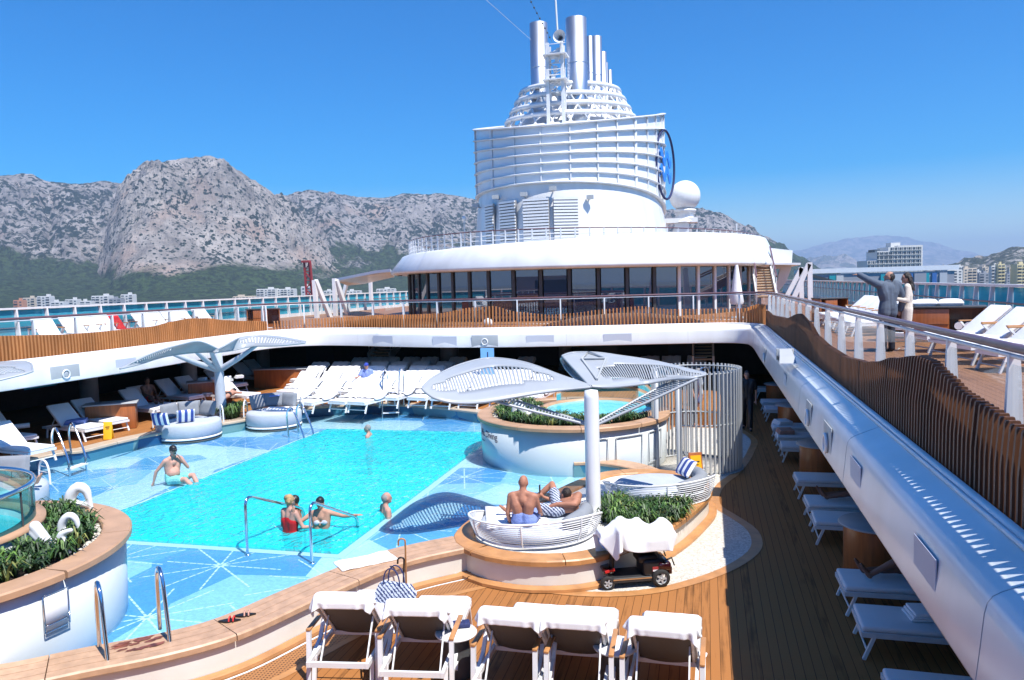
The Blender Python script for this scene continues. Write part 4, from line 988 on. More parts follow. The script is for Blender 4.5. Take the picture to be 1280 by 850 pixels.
# ================================================================ pool terrace
WL, FL = 0.15, 0.09            # water level and floor of the shallow basin
OFF = [at(a, b, ZR) for a, b in ((100, 838), (205, 817), (300, 790), (400, 745), (500, 703), (586, 683))]
near_out = smooth([(-8.6, 5.55), (-7.4, 6.0)]+[(p.x, p.y) for p in OFF], 0.2)                                     # deck side edge of the near coping
near_out = [(p.x, p.y) for p in near_out]
far_in = [at(a, b, ZR) for a, b in ((60, 568), (100, 563), (145, 552), (187, 543), (232, 535), (275, 529), (310, 523), (345, 514), (380, 509.5), (450, 505), (500, 505.5), (550, 509), (600, 515))]
far_in = smooth([(-16.4, 10.2), (-16.5, 13.0)]+[(p.x, p.y) for p in far_in]+[(-5.1, 22.0), (-4.3, 21.4)], 0.3)
far_in = [(p.x, p.y) for p in far_in]
SPA = (-3.35, 19.2, 2.38)
TUB = (-9.84, 7.45, 2.40)
# basin outline: near coping inner edge, ring planter, spa, far coping, left
inner_near = offset(near_out, 0.6)
RP = [(-3.5, 10.95), (-2.95, 10.72), (-2.3, 10.72), (-1.65, 11.0), (-1.05, 11.75), (-0.55, 12.75), (-0.18, 13.9), (0.02, 14.9), (-0.15, 15.8), (-0.75, 16.3), (-1.5, 16.35), (-2.15, 16.0), (-2.6, 15.2), (-2.95, 14.3), (-3.5, 13.5), (-3.95, 12.5), (-3.95, 11.5)]
ringp = [(p.x, p.y) for p in smooth(RP, 0.2, closed=True)]
basin = inner_near+[(-3.3, 11.6), (-2.2, 13.5), (-1.6, 15.4), (-1.2, 17.2), (-2.2, 19.5), (-4.2, 21.4)]+far_in[::-1][2:]+[(-16.2, 8.2), (-12.5, 5.3)]
# shallow floor: four mosaic sheets round the deep basin -> clip by building an outline with a hole
bm = bmesh.new(); x0, x1, y0, y1 = POOL
vb = [bm.verts.new((x, y, FL)) for x, y in basin]; eb = [bm.edges.new((vb[i], vb[(i+1) % len(vb)])) for i in range(len(vb))]
vh = [bm.verts.new((x, y, FL)) for x, y in ((x0, y0), (x1, y0), (x1, y1), (x0+0.35, y1), (x0, y1-0.5))]; eh = [bm.edges.new((vh[i], vh[(i+1) % len(vh)])) for i in range(len(vh))]
bmesh.ops.triangle_fill(bm, use_beauty=True, use_dissolve=False, edges=eb+eh)
for f in bm.faces:
    if f.normal.z < 0: f.normal_flip()
me = bpy.data.meshes.new('shallow_pool_floor'); bm.to_mesh(me); bm.free()
# mosaic of irregular polygons in three blues with dashed star bursts
mm, n, L = node_mat('mosaic'); b = n['Principled BSDF']; b.inputs['Roughness'].default_value = 0.25
def math_(op, a, b_=None, c=None):
    q = n.new('ShaderNodeMath'); q.operation = op
    for i, v in enumerate((a, b_, c)):
        if v is None: continue
        if isinstance(v, (int, float)): q.inputs[i].default_value = v
        else: L.new(v, q.inputs[i])
    return q.outputs[0]
tc = n.new('ShaderNodeTexCoord'); vo = n.new('ShaderNodeTexVoronoi'); vo.voronoi_dimensions = '2D'; vo.inputs['Scale'].default_value = 0.70; vo.inputs['Randomness'].default_value = 0.55
mo_ = n.new('ShaderNodeMapping'); mo_.inputs['Location'].default_value = (4.3, 2.1, 0); L.new(tc.outputs['Object'], mo_.inputs[0]); L.new(mo_.outputs[0], vo.inputs['Vector'])
sc = n.new('ShaderNodeSeparateColor'); L.new(vo.outputs['Color'], sc.inputs[0])
r = n.new('ShaderNodeValToRGB'); r.color_ramp.interpolation = 'CONSTANT'; e0 = r.color_ramp.elements
e0[0].position = 0; e0[0].color = (0.62, 0.80, 0.90, 1); e0[1].position = 0.38; e0[1].color = (0.10, 0.34, 0.72, 1)
x = e0.new(0.66); x.color = (0.36, 0.64, 0.84, 1); x = e0.new(0.84); x.color = (0.14, 0.42, 0.74, 1)
L.new(sc.outputs['Red'], r.inputs[0])
v2 = n.new('ShaderNodeTexVoronoi'); v2.voronoi_dimensions = '2D'; v2.inputs['Scale'].default_value = 0.50; v2.inputs['Randomness'].default_value = 0.45; L.new(tc.outputs['Object'], v2.inputs['Vector'])
ob = n.new('ShaderNodeVectorMath'); ob.operation = 'SUBTRACT'; L.new(tc.outputs['Object'], ob.inputs[0]); L.new(v2.outputs['Position'], ob.inputs[1])
sx = n.new('ShaderNodeSeparateXYZ'); L.new(ob.outputs[0], sx.inputs[0])
ang = math_('ARCTAN2', sx.outputs['Y'], sx.outputs['X']); dist = math_('SQRT', math_('ADD', math_('MULTIPLY', sx.outputs['X'], sx.outputs['X']), math_('MULTIPLY', sx.outputs['Y'], sx.outputs['Y'])))
ln = math_('LESS_THAN', math_('MULTIPLY', math_('ABSOLUTE', math_('SINE', math_('MULTIPLY', ang, 5.0))), dist), 0.075)
rs = math_('LESS_THAN', dist, 1.35)
da = math_('GREATER_THAN', math_('FRACT', math_('MULTIPLY', dist, 7.0)), 0.25)
msk = math_('MULTIPLY', math_('MULTIPLY', ln, rs), math_('ADD', math_('MULTIPLY', da, 0.7), 0.3))
# fine tesserae
tn = n.new('ShaderNodeTexVoronoi'); tn.inputs['Scale'].default_value = 26; L.new(tc.outputs['Object'], tn.inputs['Vector']); ts = n.new('ShaderNodeSeparateColor'); L.new(tn.outputs['Color'], ts.inputs[0])
mx = n.new('ShaderNodeMix'); mx.data_type = 'RGBA'; L.new(msk, mx.inputs['Factor']); L.new(r.outputs[0], mx.inputs['A']); mx.inputs['B'].default_value = (0.80, 0.88, 0.90, 1)
hs2 = n.new('ShaderNodeHueSaturation'); L.new(mx.outputs['Result'], hs2.inputs['Color']); L.new(math_('ADD', math_('MULTIPLY', ts.outputs['Red'], 0.22), 0.89), hs2.inputs['Value'])
L.new(hs2.outputs[0], b.inputs['Base Color'])
me.materials.append(MAT['mosaic']); fo = bpy.data.objects.new('shallow_pool_floor', me); link(fo); fo['kind'] = 'structure'

# deep basin
mt, n, L = node_mat('pool_tile'); b = n['Principled BSDF']; b.inputs['Roughness'].default_value = 0.4
tc = n.new('ShaderNodeTexCoord'); nz = n.new('ShaderNodeTexNoise'); nz.inputs['Scale'].default_value = 3; L.new(tc.outputs['Object'], nz.inputs['Vector'])
r = n.new('ShaderNodeValToRGB'); r.color_ramp.elements[0].color = (0.10, 0.80, 0.88, 1); r.color_ramp.elements[1].color = (0.30, 0.92, 0.96, 1); r.color_ramp.elements[0].position = .35; r.color_ramp.elements[1].position = .65
L.new(nz.outputs['Fac'], r.inputs[0]); L.new(r.outputs[0], b.inputs['Base Color'])
D = -1.0
cnr = [(x0, y0), (x1, y0), (x1, y1), (x0+0.35, y1), (x0, y1-0.5)]
pm = MB(); pm.sheet(cnr, D)
for i in range(5):
    (a, b_), (c, d) = cnr[i], cnr[(i+1) % 5]; pm.add([(a, b_, D), (c, d, D), (c, d, FL-0.002), (a, b_, FL-0.002)], [(0, 3, 2, 1)])
pm.build('pool_basin', 'pool_tile', kind='structure')
# thin pale rim and dark channel along the deep basin
rm = MB(); rm.loft(cnr[::-1]+[cnr[-1]], [(0.02, FL+0.004), (0.22, FL+0.006)], 0)
mat('rim_pale', (0.66, 0.82, 0.86), 0.3); mat('rim_dark', (0.12, 0.26, 0.34), 0.4)
def rimstrip(cn, o0, o1, z, mt):
    cn = cn[::-1]; q = []; k = len(cn); cxm = sum(c[0] for c in cn)/k; cym = sum(c[1] for c in cn)/k
    def sc_(c, o): return (c[0]+math.copysign(o, c[0]-cxm), c[1]+math.copysign(o, c[1]-cym))
    m = MB()
    for i in range(k):
        a, b2 = cn[i], cn[(i+1) % k]
        m.add([(*sc_(a, o0), z), (*sc_(b2, o0), z), (*sc_(b2, o1), z), (*sc_(a, o1), z)], [(0, 1, 2, 3)])
    return m.build('pool_floor_rim', mt, kind='structure')
rimstrip(cnr, 0.0, 0.16, FL+0.004, 'rim_pale'); 
# water: tinted sheet with ripples, a little body of its own
def water_mat(name, tint, body, bodyf, bs, bstr, gl):
    m, n, L = node_mat(name); n.clear(); o = n.new('ShaderNodeOutputMaterial'); t = n.new('ShaderNodeBsdfTransparent'); t.inputs[0].default_value = (*tint, 1)
    g = n.new('ShaderNodeBsdfGlossy'); g.inputs['Roughness'].default_value = 0.04; d = n.new('ShaderNodeBsdfDiffuse'); d.inputs[0].default_value = (*body, 1)
    tc = n.new('ShaderNodeTexCoord'); mp = n.new('ShaderNodeMapping'); mp.inputs['Scale'].default_value = (1, 0.75, 1); L.new(tc.outputs['Object'], mp.inputs[0])
    nz = n.new('ShaderNodeTexNoise'); nz.inputs['Scale'].default_value = bs; nz.inputs['Detail'].default_value = 3; nz.inputs['Distortion'].default_value = 1.2; L.new(mp.outputs[0], nz.inputs['Vector'])
    bp = n.new('ShaderNodeBump'); bp.inputs['Strength'].default_value = bstr; bp.inputs['Distance'].default_value = 0.1; L.new(nz.outputs['Fac'], bp.inputs['Height'])
    for q in (g, d): L.new(bp.outputs[0], q.inputs['Normal'])
    fr = n.new('ShaderNodeFresnel'); fr.inputs[0].default_value = 1.33; L.new(bp.outputs[0], fr.inputs['Normal'])
    m1 = n.new('ShaderNodeMixShader'); m1.inputs[0].default_value = bodyf; L.new(t.outputs[0], m1.inputs[1]); L.new(d.outputs[0], m1.inputs[2])
    m2 = n.new('ShaderNodeMixShader'); ml = n.new('ShaderNodeMath'); ml.operation = 'MULTIPLY'; ml.inputs[1].default_value = gl; L.new(fr.outputs[0], ml.inputs[0]); L.new(ml.outputs[0], m2.inputs[0]); L.new(m1.outputs[0], m2.inputs[1]); L.new(g.outputs[0], m2.inputs[2])
    L.new(m2.outputs[0], o.inputs[0])
water_mat('water_deep', (0.45, 0.92, 0.97), (0.02, 0.84, 0.92), 0.52, 5.5, 1.0, 1.0)
water_mat('water_shallow', (0.78, 0.93, 0.98), (0.3, 0.7, 0.85), 0.06, 4.0, 0.15, 0.9)
# deep water surface is rippled geometry a hair above the shallow sheet
wm = MB(); nx, ny = 150, 270; vs = []; BATH = [(-7.45, 12.45), (-7.5, 12.8), (-6.85, 12.45), (-6.1, 13.5), (-9.67, 20.6), (-11.3, 14.9)]
for j in range(ny+1):
    for i in range(nx+1):
        x = x0+(x1-x0)*i/nx; y = y0+(y1-y0)*j/ny
        z = WL+0.014*noise.noise(Vector((x*1.7, y*1.3, 1)))+0.008*noise.noise(Vector((x*4.5, y*3.6, 4)))+0.005*noise.noise(Vector((x*11, y*9, 7)))
        for bx_, by_ in BATH:
            d_ = math.hypot(x-bx_, y-by_)
            if d_ < 2.2: z += 0.013*math.sin(d_*17)*math.exp(-d_*1.6)
        if i in (0, nx) or j in (0, ny): z = FL+0.008
        vs.append((x, y, z))
wm.add(vs, [(j*(nx+1)+i, j*(nx+1)+i+1, (j+1)*(nx+1)+i+1, (j+1)*(nx+1)+i) for j in range(ny) for i in range(nx)], 0, True)
wm.build('pool_water', 'water_deep', kind='structure')
bm = bmesh.new(); vb = [bm.verts.new((x, y, WL-0.012)) for x, y in basin]; eb = [bm.edges.new((vb[i], vb[(i+1) % len(vb)])) for i in range(len(vb))]
vh = [bm.verts.new((x, y, WL-0.012)) for x, y in ((x0, y0), (x1, y0), (x1, y1), (x0, y1))]; eh = [bm.edges.new((vh[i], vh[(i+1) % 4])) for i in range(4)]
bmesh.ops.triangle_fill(bm, use_beauty=True, use_dissolve=False, edges=eb+eh)
for f in bm.faces:
    if f.normal.z < 0: f.normal_flip()
me = bpy.data.meshes.new('shallow_water'); bm.to_mesh(me); bm.free(); me.materials.append(MAT['water_shallow'])
o = bpy.data.objects.new('shallow_water', me); link(o); o['kind'] = 'structure'

# raised teak terrace on the far and shore side
ter = far_in+[(-3.6, 23.5), (0.6, 24.2), (0.6, 36.9), (-24.2, 36.9), (-24.2, 3), (-16.6, 3)]
MB().prism(offset(far_in, 0.0)+ter[len(far_in):], 0.0, ZR-0.004).build('raised_deck', 'deck_teak', kind='structure')
# tiled inner face under the far coping
mt, n, L = node_mat('wall_tile'); b = n['Principled BSDF']; b.inputs['Roughness'].default_value = 0.25
tc = n.new('ShaderNodeTexCoord'); v = n.new('ShaderNodeTexVoronoi'); v.inputs['Scale'].default_value = 1.1; L.new(tc.outputs['Object'], v.inputs['Vector']); s2 = n.new('ShaderNodeSeparateColor'); L.new(v.outputs['Color'], s2.inputs[0])
r = n.new('ShaderNodeValToRGB'); r.color_ramp.interpolation = 'CONSTANT'; e0 = r.color_ramp.elements; e0[0].color = (0.13, 0.27, 0.30, 1); e0[1].position = 0.40; e0[1].color = (0.012, 0.08, 0.20, 1); q = e0.new(0.7); q.color = (0.04, 0.18, 0.28, 1)
L.new(s2.outputs['Green'], r.inputs[0]); L.new(r.outputs[0], b.inputs['Base Color'])
fc = empty('pool_edge', (0, 0, 0), 0, 'tan stone coping with blue tiled face along the far side of the pool', 'pool edge')
MB().loft(far_in, [(-0.012, FL-0.05), (-0.012, ZR-0.06)]).build('tiled_face', 'wall_tile', fc)
def coping(path, w_, z, mt, parent, seg=1.4, th=0.07, ov=0.05, name='coping_stone', ni=99, bev=0.02, grooves=0):
    fr = offset_frames(path); cum = [0]
    for a, c in zip(path, path[1:]): cum.append(cum[-1]+math.dist(a, c))
    n = max(1, int(cum[-1]/seg)); n = min(n, ni)
    for k in range(n):
        a, c = cum[-1]*k/n+0.006, cum[-1]*(k+1)/n-0.006
        pts = [a]+[s for s in cum if a < s < c]+[c]; q = []
        for s in pts:
            i = max(j for j in range(len(cum)) if cum[j] <= s+1e-9); i = min(i, len(cum)-2); t = (s-cum[i])/(cum[i+1]-cum[i])
            p = fr[i][0].lerp(fr[i+1][0], t); nn = fr[i][1].lerp(fr[i+1][1], t).normalized(); q.append((p, nn))
        prof = [(-ov, z-th), (-ov, z-bev), (-ov+bev, z)]
        if grooves:
            for g in range(1, grooves+1):
                x = -ov+(w_+ov)*g/(grooves+1); prof += [(x-0.005, z), (x-0.005, z-0.008), (x+0.005, z-0.008), (x+0.005, z)]
        prof += [(w_-bev, z), (w_, z-bev), (w_, z-th), (-ov, z-th)]
        m = MB(); vs = [(p.x+nn.x*o, p.y+nn.y*o, zz) for p, nn in q for o, zz in prof]; kk = len(prof); fs = []
        for i in range(len(q)-1):
            for j in range(kk-1): A = i*kk+j; fs.append((A, A+kk, A+kk+1, A+1))
        fs.append(list(range(kk-1))); fs.append([(len(q)-1)*kk+j for j in range(kk-1)][::-1])
        m.add(vs, fs); m.build(name, mt, parent)
coping(far_in, 0.42, ZR+0.002, 'stone_coping', fc, 1.5)
# near low wall with wooden coping
mat('coping_plank', (0.50, 0.31, 0.19), 0.45, var=0.18, vscale=2.5, stretch=(3, 3, 3))
nw = empty('pool_wall', (0, 0, 0), 0, 'low white curved wall with wooden coping between the pool and the near deck', 'low wall')
MB().loft(near_out[::-1], [(-0.03, 0.0), (-0.03, ZR-0.07)], smooth=True).loft(near_out, [(0.57, FL-0.08), (0.57, ZR-0.07)]).build('wall_face', 'wall_white', nw)
coping(near_out, 0.62, ZR, 'coping_plank', nw, 1.9, th=0.08, ov=0.03, name='coping_board', grooves=3)
MB().loft(near_out[::-1], [(0.10, 0.004), (0.10, 0.05), (0.085, 0.06), (-0.02, 0.06)]).build('plinth_strip', 'teak_edge', nw)
# drain grating at the wall foot
gr = MB(); gp = offset(near_out[::-1], 0.16); gp2 = offset(near_out[::-1], 0.12)
m = MB().loft(gp2, [(0.0, 0.006), (0.035, 0.006)]); tag(m.build('drain_edge', 'rail_white'), 'thin white metal edge of the drain along the low wall', 'drain edge')
mg, n, L = node_mat('grating'); b = n['Principled BSDF']; tc = n.new('ShaderNodeTexCoord'); vv = n.new('ShaderNodeTexVoronoi'); vv.inputs['Scale'].default_value = 22; vv.inputs['Randomness'].default_value = 0.0; L.new(tc.outputs['Object'], vv.inputs['Vector'])
r = n.new('ShaderNodeValToRGB'); r.color_ramp.interpolation = 'CONSTANT'; r.color_ramp.elements[0].color = (0.05, 0.02, 0.01, 1); r.color_ramp.elements[1].position = 0.28; r.color_ramp.elements[1].color = (0.38, 0.17, 0.06, 1); L.new(vv.outputs['Distance'], r.inputs[0]); L.new(r.outputs[0], b.inputs['Base Color'])
m = MB().loft(offset(near_out[::-1], 0.16), [(0.0, 0.006), (0.34, 0.006)]); tag(m.build('drain_grating', 'grating'), 'perforated wooden drain grating along the foot of the low white wall', 'drain grating')
m = MB().loft(offset(near_out[::-1], 0.50), [(0.0, 0.005), (0.11, 0.005)]); tag(m.build('margin_board', 'teak_edge'), 'plain teak margin board beside the drain grating', 'margin board')

# ring planter platform carrying the daybeds
rpw = empty('planter_wall', (0, 0, 0), 0, 'curved white platform with teak rim carrying the wire daybeds and the canopy post', 'planter wall')
MB().loft(ringp, [(0.02, 0.0), (0.02, ZR-0.07)], closed=True, smooth=True).build('wall_face', 'wall_white', rpw)
coping(ringp+[ringp[0]], 0.3, ZR+0.009, 'teak_edge', rpw, 1.5, th=0.085, ov=0.05, name='coping_board')
MB().sheet(offset(ringp, 0.28, True), ZR-0.03).build('platform_top', 'wall_white', rpw)
MB().loft(ringp+[ringp[0]], [(-0.13, 0.012), (-0.13, 0.055), (-0.10, 0.067), (0.015, 0.067)]).build('plinth_strip', 'teak_edge', rpw)

# short curved pool wall joining the platform to the spa tub
q = smooth([(p.x, p.y) for p in (at(717, 577, ZR), at(745, 577, ZR), at(785, 583, ZR), at(818, 596, ZR), at(832, 606, ZR))], 0.2); cw = [(p.x, p.y) for p in q][::-1]
ew = empty('pool_wall', (0, 0, 0), 0, 'short dark tiled pool wall curving between the middle spa tub and the far daybed', 'low wall')
MB().loft(cw[::-1], [(-0.03, 0.0), (-0.03, ZR-0.07)]).loft(cw, [(-0.45, 0.0), (-0.45, ZR-0.07)]).loft([cw[-1], (cw[-1][0]-0.02, cw[-1][1]+0.45)], [(0.0, 0), (0, ZR-0.07)]).build('tiled_face', 'wall_tile', ew)
coping(cw[::-1], 0.45, ZR-0.008, 'coping_plank', ew, 1.2, th=0.07, ov=0.04, name='coping_board')
# pale pebble floor round the platform and the shower, with a teak border
mp_, n, L = node_mat('pebble_floor'); b = n['Principled BSDF']; b.inputs['Roughness'].default_value = 0.6
tc = n.new('ShaderNodeTexCoord'); vv = n.new('ShaderNodeTexVoronoi'); vv.inputs['Scale'].default_value = 42; L.new(tc.outputs['Object'], vv.inputs['Vector']); s2 = n.new('ShaderNodeSeparateColor'); L.new(vv.outputs['Color'], s2.inputs[0])
r = n.new('ShaderNodeValToRGB'); r.color_ramp.elements[0].color = (0.44, 0.40, 0.33, 1); r.color_ramp.elements[1].color = (0.72, 0.69, 0.62, 1); L.new(s2.outputs['Red'], r.inputs[0]); L.new(r.outputs[0], b.inputs['Base Color'])
PF = [at(a, b, 0) for a, b in ((588, 708), (640, 728), (700, 738), (760, 741), (820, 736), (880, 720), (920, 702), (940, 684), (936, 664), (915, 648), (893, 634), (889, 622), (897, 606), (915, 592), (927, 578))]
PF = smooth([(p.x, p.y) for p in PF]+[(1.0, 20.5), (1.15, 22.0), (0.8, 23.6)], 0.2); pfl = [(p.x, p.y) for p in PF]
MB().sheet(pfl+[(-1, 23.6), (-2.5, 17), (-3, 13)], 0.006).build('pebble_path', 'pebble_floor', kind='structure')
MB().loft(pfl, [(-0.16, 0.009), (0.02, 0.009)]).build('path_border', 'teak_edge', kind='structure')

# ---------------- spa tub in the middle
def tub(c, z, label, a_shelf, water=True, name='spa_tub', base_z=0.0):
    cx, cy_, r = c; e = empty(name, (cx, cy_, base_z), 0, label, 'spa tub', None)
    z = z-base_z
    MB().lathe([(r-0.08, 0), (r-0.05, 0.05), (r-0.02, z-0.1), (r-0.3, z-0.1)], seg=96).build('wall', 'tub_white', e)
    pth = circle(0, 0, r-0.30, 96)[::-1]; pth = pth+[pth[0]]
    coping(pth, 0.36, z, 'stone_wood', e, 1.25, th=0.09, ov=0.02, name='coping_board')
    return e
mat('stone_wood', (0.48, 0.29, 0.17), 0.45, var=0.15, vscale=3)
sp = tub(SPA, 1.22, 'round raised spa tub with planted rim in the middle of the deck', 0)
MB().disc((0, 0, 1.14), SPA[2]-0.28, 64).build('soil_bed', 'soil', sp)
ix, iy, ir = 0.95, 0.75, 1.42                                # inner pool of the spa, set off centre
MB().lathe([(ir-0.03, 1.10), (ir-0.03, 1.25), (ir+0.16, 1.25), (ir+0.16, 1.10)], (0.62, 0.55, 0), 64).build('inner_rim', 'stone_wood', sp)
mat('water_spa', (0.10, 0.62, 0.68), 0.06, bump=0.5, bscale=5)
MB().disc((0.62, 0.55, 1.20), ir-0.02, 64).build('spa_water', 'water_spa', sp)
MB().lathe([(ir+0.06, 1.25), (ir+0.06, 1.80)], (0.62, 0.55, 0), 48, a0=R(-20), a1=R(150)).build('glass_screen', 'glass_pale', sp)
MB().tube([(0.62+(ir+0.06)*math.cos(R(a)), 0.55+(ir+0.06)*math.sin(R(a)), 1.81) for a in range(-20, 151, 6)], 0.025, 8).build('screen_rail', 'rail_white', sp)
dk = MB()
a0 = -62; rr_ = SPA[2]-0.01
def arc_panel(a0, a1, z0, z1, o=0.006, w_=0.012):
    m = MB(); c = lambda a, z: ((rr_+o)*math.cos(R(a)), (rr_+o)*math.sin(R(a)), z)
    P = [c(a0+(a1-a0)*k/8, z1) for k in range(9)]+[c(a1+(a0-a1)*k/8, z0) for k in range(9)]
    return m.tube(P, w_, 5, closed=True)
for a0, a1 in ((-68, -61), (-56, -38), (-32, -18)): arc_panel(a0, a1, 0.25, 0.95).build('access_panel', 'grey_paint', sp)
# lettering on the pool side of the spa
def letters(txt, size, R0, adeg, z, parent, mt='navy'):
    cu = bpy.data.curves.new('t', 'FONT'); cu.body = txt; cu.size = size; cu.extrude = 0.003; ob = bpy.data.objects.new('t', cu); link(ob)
    dg = bpy.context.evaluated_depsgraph_get(); me = bpy.data.meshes.new_from_object(ob.evaluated_get(dg)); bpy.data.objects.remove(ob)
    for v in me.vertices:
        a = R(adeg)+v.co.x/R0; rad = R0+v.co.z+0.004; v.co = Vector((rad*math.cos(a), rad*math.sin(a), z+v.co.y))
    me.materials.clear(); me.materials.append(MAT[mt]); o = bpy.data.objects.new('lettering', me); link(o); o.parent = parent; return o
letters('No Diving', 0.24, SPA[2]-0.02, -154, 0.78, sp)
MB().lathe([(rr_+0.003, 0.66), (rr_+0.003, 0.68)], (0, 0, 0), 6, a0=R(-152), a1=R(-146)).build('lettering_line', 'navy', sp)
# ---------------- near left tub
tb = tub(TUB, 1.25, 'large raised white spa tub with planted rim in the near left corner', 0)
MB().disc((0, 0, 1.16), TUB[2]-0.28, 64).build('soil_bed', 'soil', tb)
GX, GY, GR = -0.44, 0.15, 1.50
MB().lathe([(GR-0.3, 0.9), (GR-0.12, 1.42), (GR+0.08, 1.42), (GR+0.08, 1.1)], (GX, GY, 0), 64).build('inner_shell', 'tub_white', tb)
MB().lathe([(GR-0.14, 1.40), (GR-0.14, 1.45), (GR+0.12, 1.45), (GR+0.12, 1.40)], (GX, GY, 0), 64).build('inner_rim', 'stone_wood', tb)
MB().disc((GX, GY, 1.30), GR-0.14, 48).build('spa_water', 'water_spa', tb)
MB().lathe([(GR+0.0, 1.45), (GR+0.0, 1.93)], (GX, GY, 0), 64).build('glass_screen', 'glass_teal', tb)
MB().tube([(GX+GR*math.cos(R(a)), GY+GR*math.sin(R(a)), 1.95) for a in range(0, 360, 6)], 0.035, 8, closed=True).build('screen_rail', 'chrome', tb)
for a in (20, 60, -20, -60, 100, -100, 150, -150): MB().tube([(GX+GR*math.cos(R(a)), GY+GR*math.sin(R(a)), 1.44), (GX+GR*math.cos(R(a)), GY+GR*math.sin(R(a)), 1.94)], 0.014, 6).build('screen_post', 'dark_grey', tb)
# white notice plate on its wall
rr_ = TUB[2]-0.01
pn = MB().lathe([(rr_+0.004, 0.62), (rr_+0.02, 0.62), (rr_+0.02, 1.02), (rr_+0.004, 1.02)], (0, 0, 0), 6, a0=R(-10), a1=R(-3)); pn.build('wall_plate', 'rail_white', tb)
arc_panel(-10.4, -2.6, 0.60, 1.04, 0.02, 0.008).build('plate_frame', 'chrome', tb)
arc_panel(-10.1, -3.4, 0.68, 0.682, 0.024, 0.006).build('plate_bar', 'chrome', tb)

# planting: dense strap leaf grass (nobody could count the blades)
def tufts(name, label, inside, n, z, hmin, hmax, seed, step=None):
    rnd = random.Random(seed); m = MB()
    for _ in range(n):
        p = inside(rnd)
        if p is None: continue
        x, y = p; nb = rnd.randint(9, 14); tall = noise.noise(Vector((x*2.2, y*2.2, seed))); mi = 3 if rnd.random() < 0.05 else rnd.choice((0, 0, 1, 2) if tall > -0.05 else (0, 2, 2)); 
        if noise.noise(Vector((x*3.1+9, y*3.1, seed))) < -0.32: continue
        for k in range(nb):
            a = rnd.uniform(0, 2*math.pi); ln = rnd.uniform(hmin, hmax)*(1+0.55*tall); w_ = rnd.uniform(0.009, 0.016); ca, sa = math.cos(a), math.sin(a); sp_ = rnd.uniform(0.35, 1.0)
            pts = [(0, 0), (0.25*sp_*ln, 0.55*ln), (0.62*sp_*ln, 0.78*ln), (1.0*sp_*ln, (0.80-0.35*sp_)*ln)]
            vs = []
            for i, (u, h_) in enumerate(pts):
                ww = w_*(1, 1.1, 0.8, 0.15)[i]; vs += [(x+ca*u-sa*ww, y+sa*u+ca*ww, z+h_), (x+ca*u+sa*ww, y+sa*u-ca*ww, z+h_)]
            m.add(vs, [(0, 1, 3, 2), (2, 3, 5, 4), (4, 5, 7, 6)], mi)
    o = m.build(name, ['leaf', 'leaf_light', 'leaf_dark', 'leaf_yellow']); return tag(o, label, 'planting', kind='stuff')
def in_tub(rnd):
    a = rnd.uniform(0, 2*math.pi); r_ = (TUB[2]-0.42)*math.sqrt(rnd.random()); x, y = r_*math.cos(a), r_*math.sin(a)
    return None if (x-GX)**2+(y-GY)**2 < (GR+0.18)**2 else (TUB[0]+x, TUB[1]+y)
tufts('ornamental_grass', 'dense green strap leaf grass filling the rim of the near left tub', in_tub, 1300, 1.16, 0.16, 0.34, 3)
def in_spa(rnd):
    a = rnd.uniform(0, 2*math.pi); r_ = (SPA[2]-0.42)*math.sqrt(rnd.random()); x, y = r_*math.cos(a), r_*math.sin(a)
    return None if (x-0.62)**2+(y-0.55)**2 < (ir+0.2)**2 or y > 0.9 else (SPA[0]+x, SPA[1]+y)
tufts('ornamental_grass', 'dense dark green grass on the pool side rim of the middle spa tub', in_spa, 1000, 1.14, 0.16, 0.32, 4)
PB = [at(a, b, ZR) for a, b in ((752, 652), (780, 660), (812, 664), (850, 650), (868, 638), (845, 632), (800, 636), (752, 634))]
def in_bed(rnd):
    q = at(rnd.uniform(752, 862), 0, 0) if False else None
    u, v = rnd.random(), rnd.random(); a = at(752, 652, ZR).lerp(at(852, 652, ZR), u)+Vector((0, -0.05-0.25*math.sin(math.pi*u), 0)); b_ = at(752, 632, ZR).lerp(at(862, 636, ZR), u)
    p = a.lerp(b_, v); return (p.x, p.y)
tufts('ornamental_grass', 'green strap leaf grass growing on the platform behind the covered scooter', in_bed, 260, ZR-0.03, 0.18, 0.36, 5)
p = at(285, 522, ZR)
tufts('ornamental_grass', 'small dark plant between the two left daybeds at the canopy post', lambda r_: (p.x+r_.uniform(-.35, .35), p.y+r_.uniform(-.3, .2)), 60, ZR, 0.25, 0.5, 6)
# pebbles at the planter edges
def pebbles(cx, cy_, r_, a0, a1, z, n, seed, label):
    rnd = random.Random(seed); m = MB()
    for _ in range(n):
        a = R(rnd.uniform(a0, a1)); q = r_-rnd.uniform(0.0, 0.12); s = rnd.uniform(0.018, 0.04); m.ball((cx+q*math.cos(a), cy_+q*math.sin(a), z+s*0.4), (s, s*0.8, s*0.6), 7)
    tag(m.build('pebbles', 'pebble'), label, 'pebbles', kind='stuff')
pebbles(TUB[0], TUB[1], TUB[2]-0.34, -75, 60, 1.16, 240, 2, 'pale pebbles along the coping of the near left tub')
pebbles(SPA[0], SPA[1], SPA[2]-0.34, -190, -60, 1.14, 120, 3, 'pale pebbles along the coping of the middle spa tub')

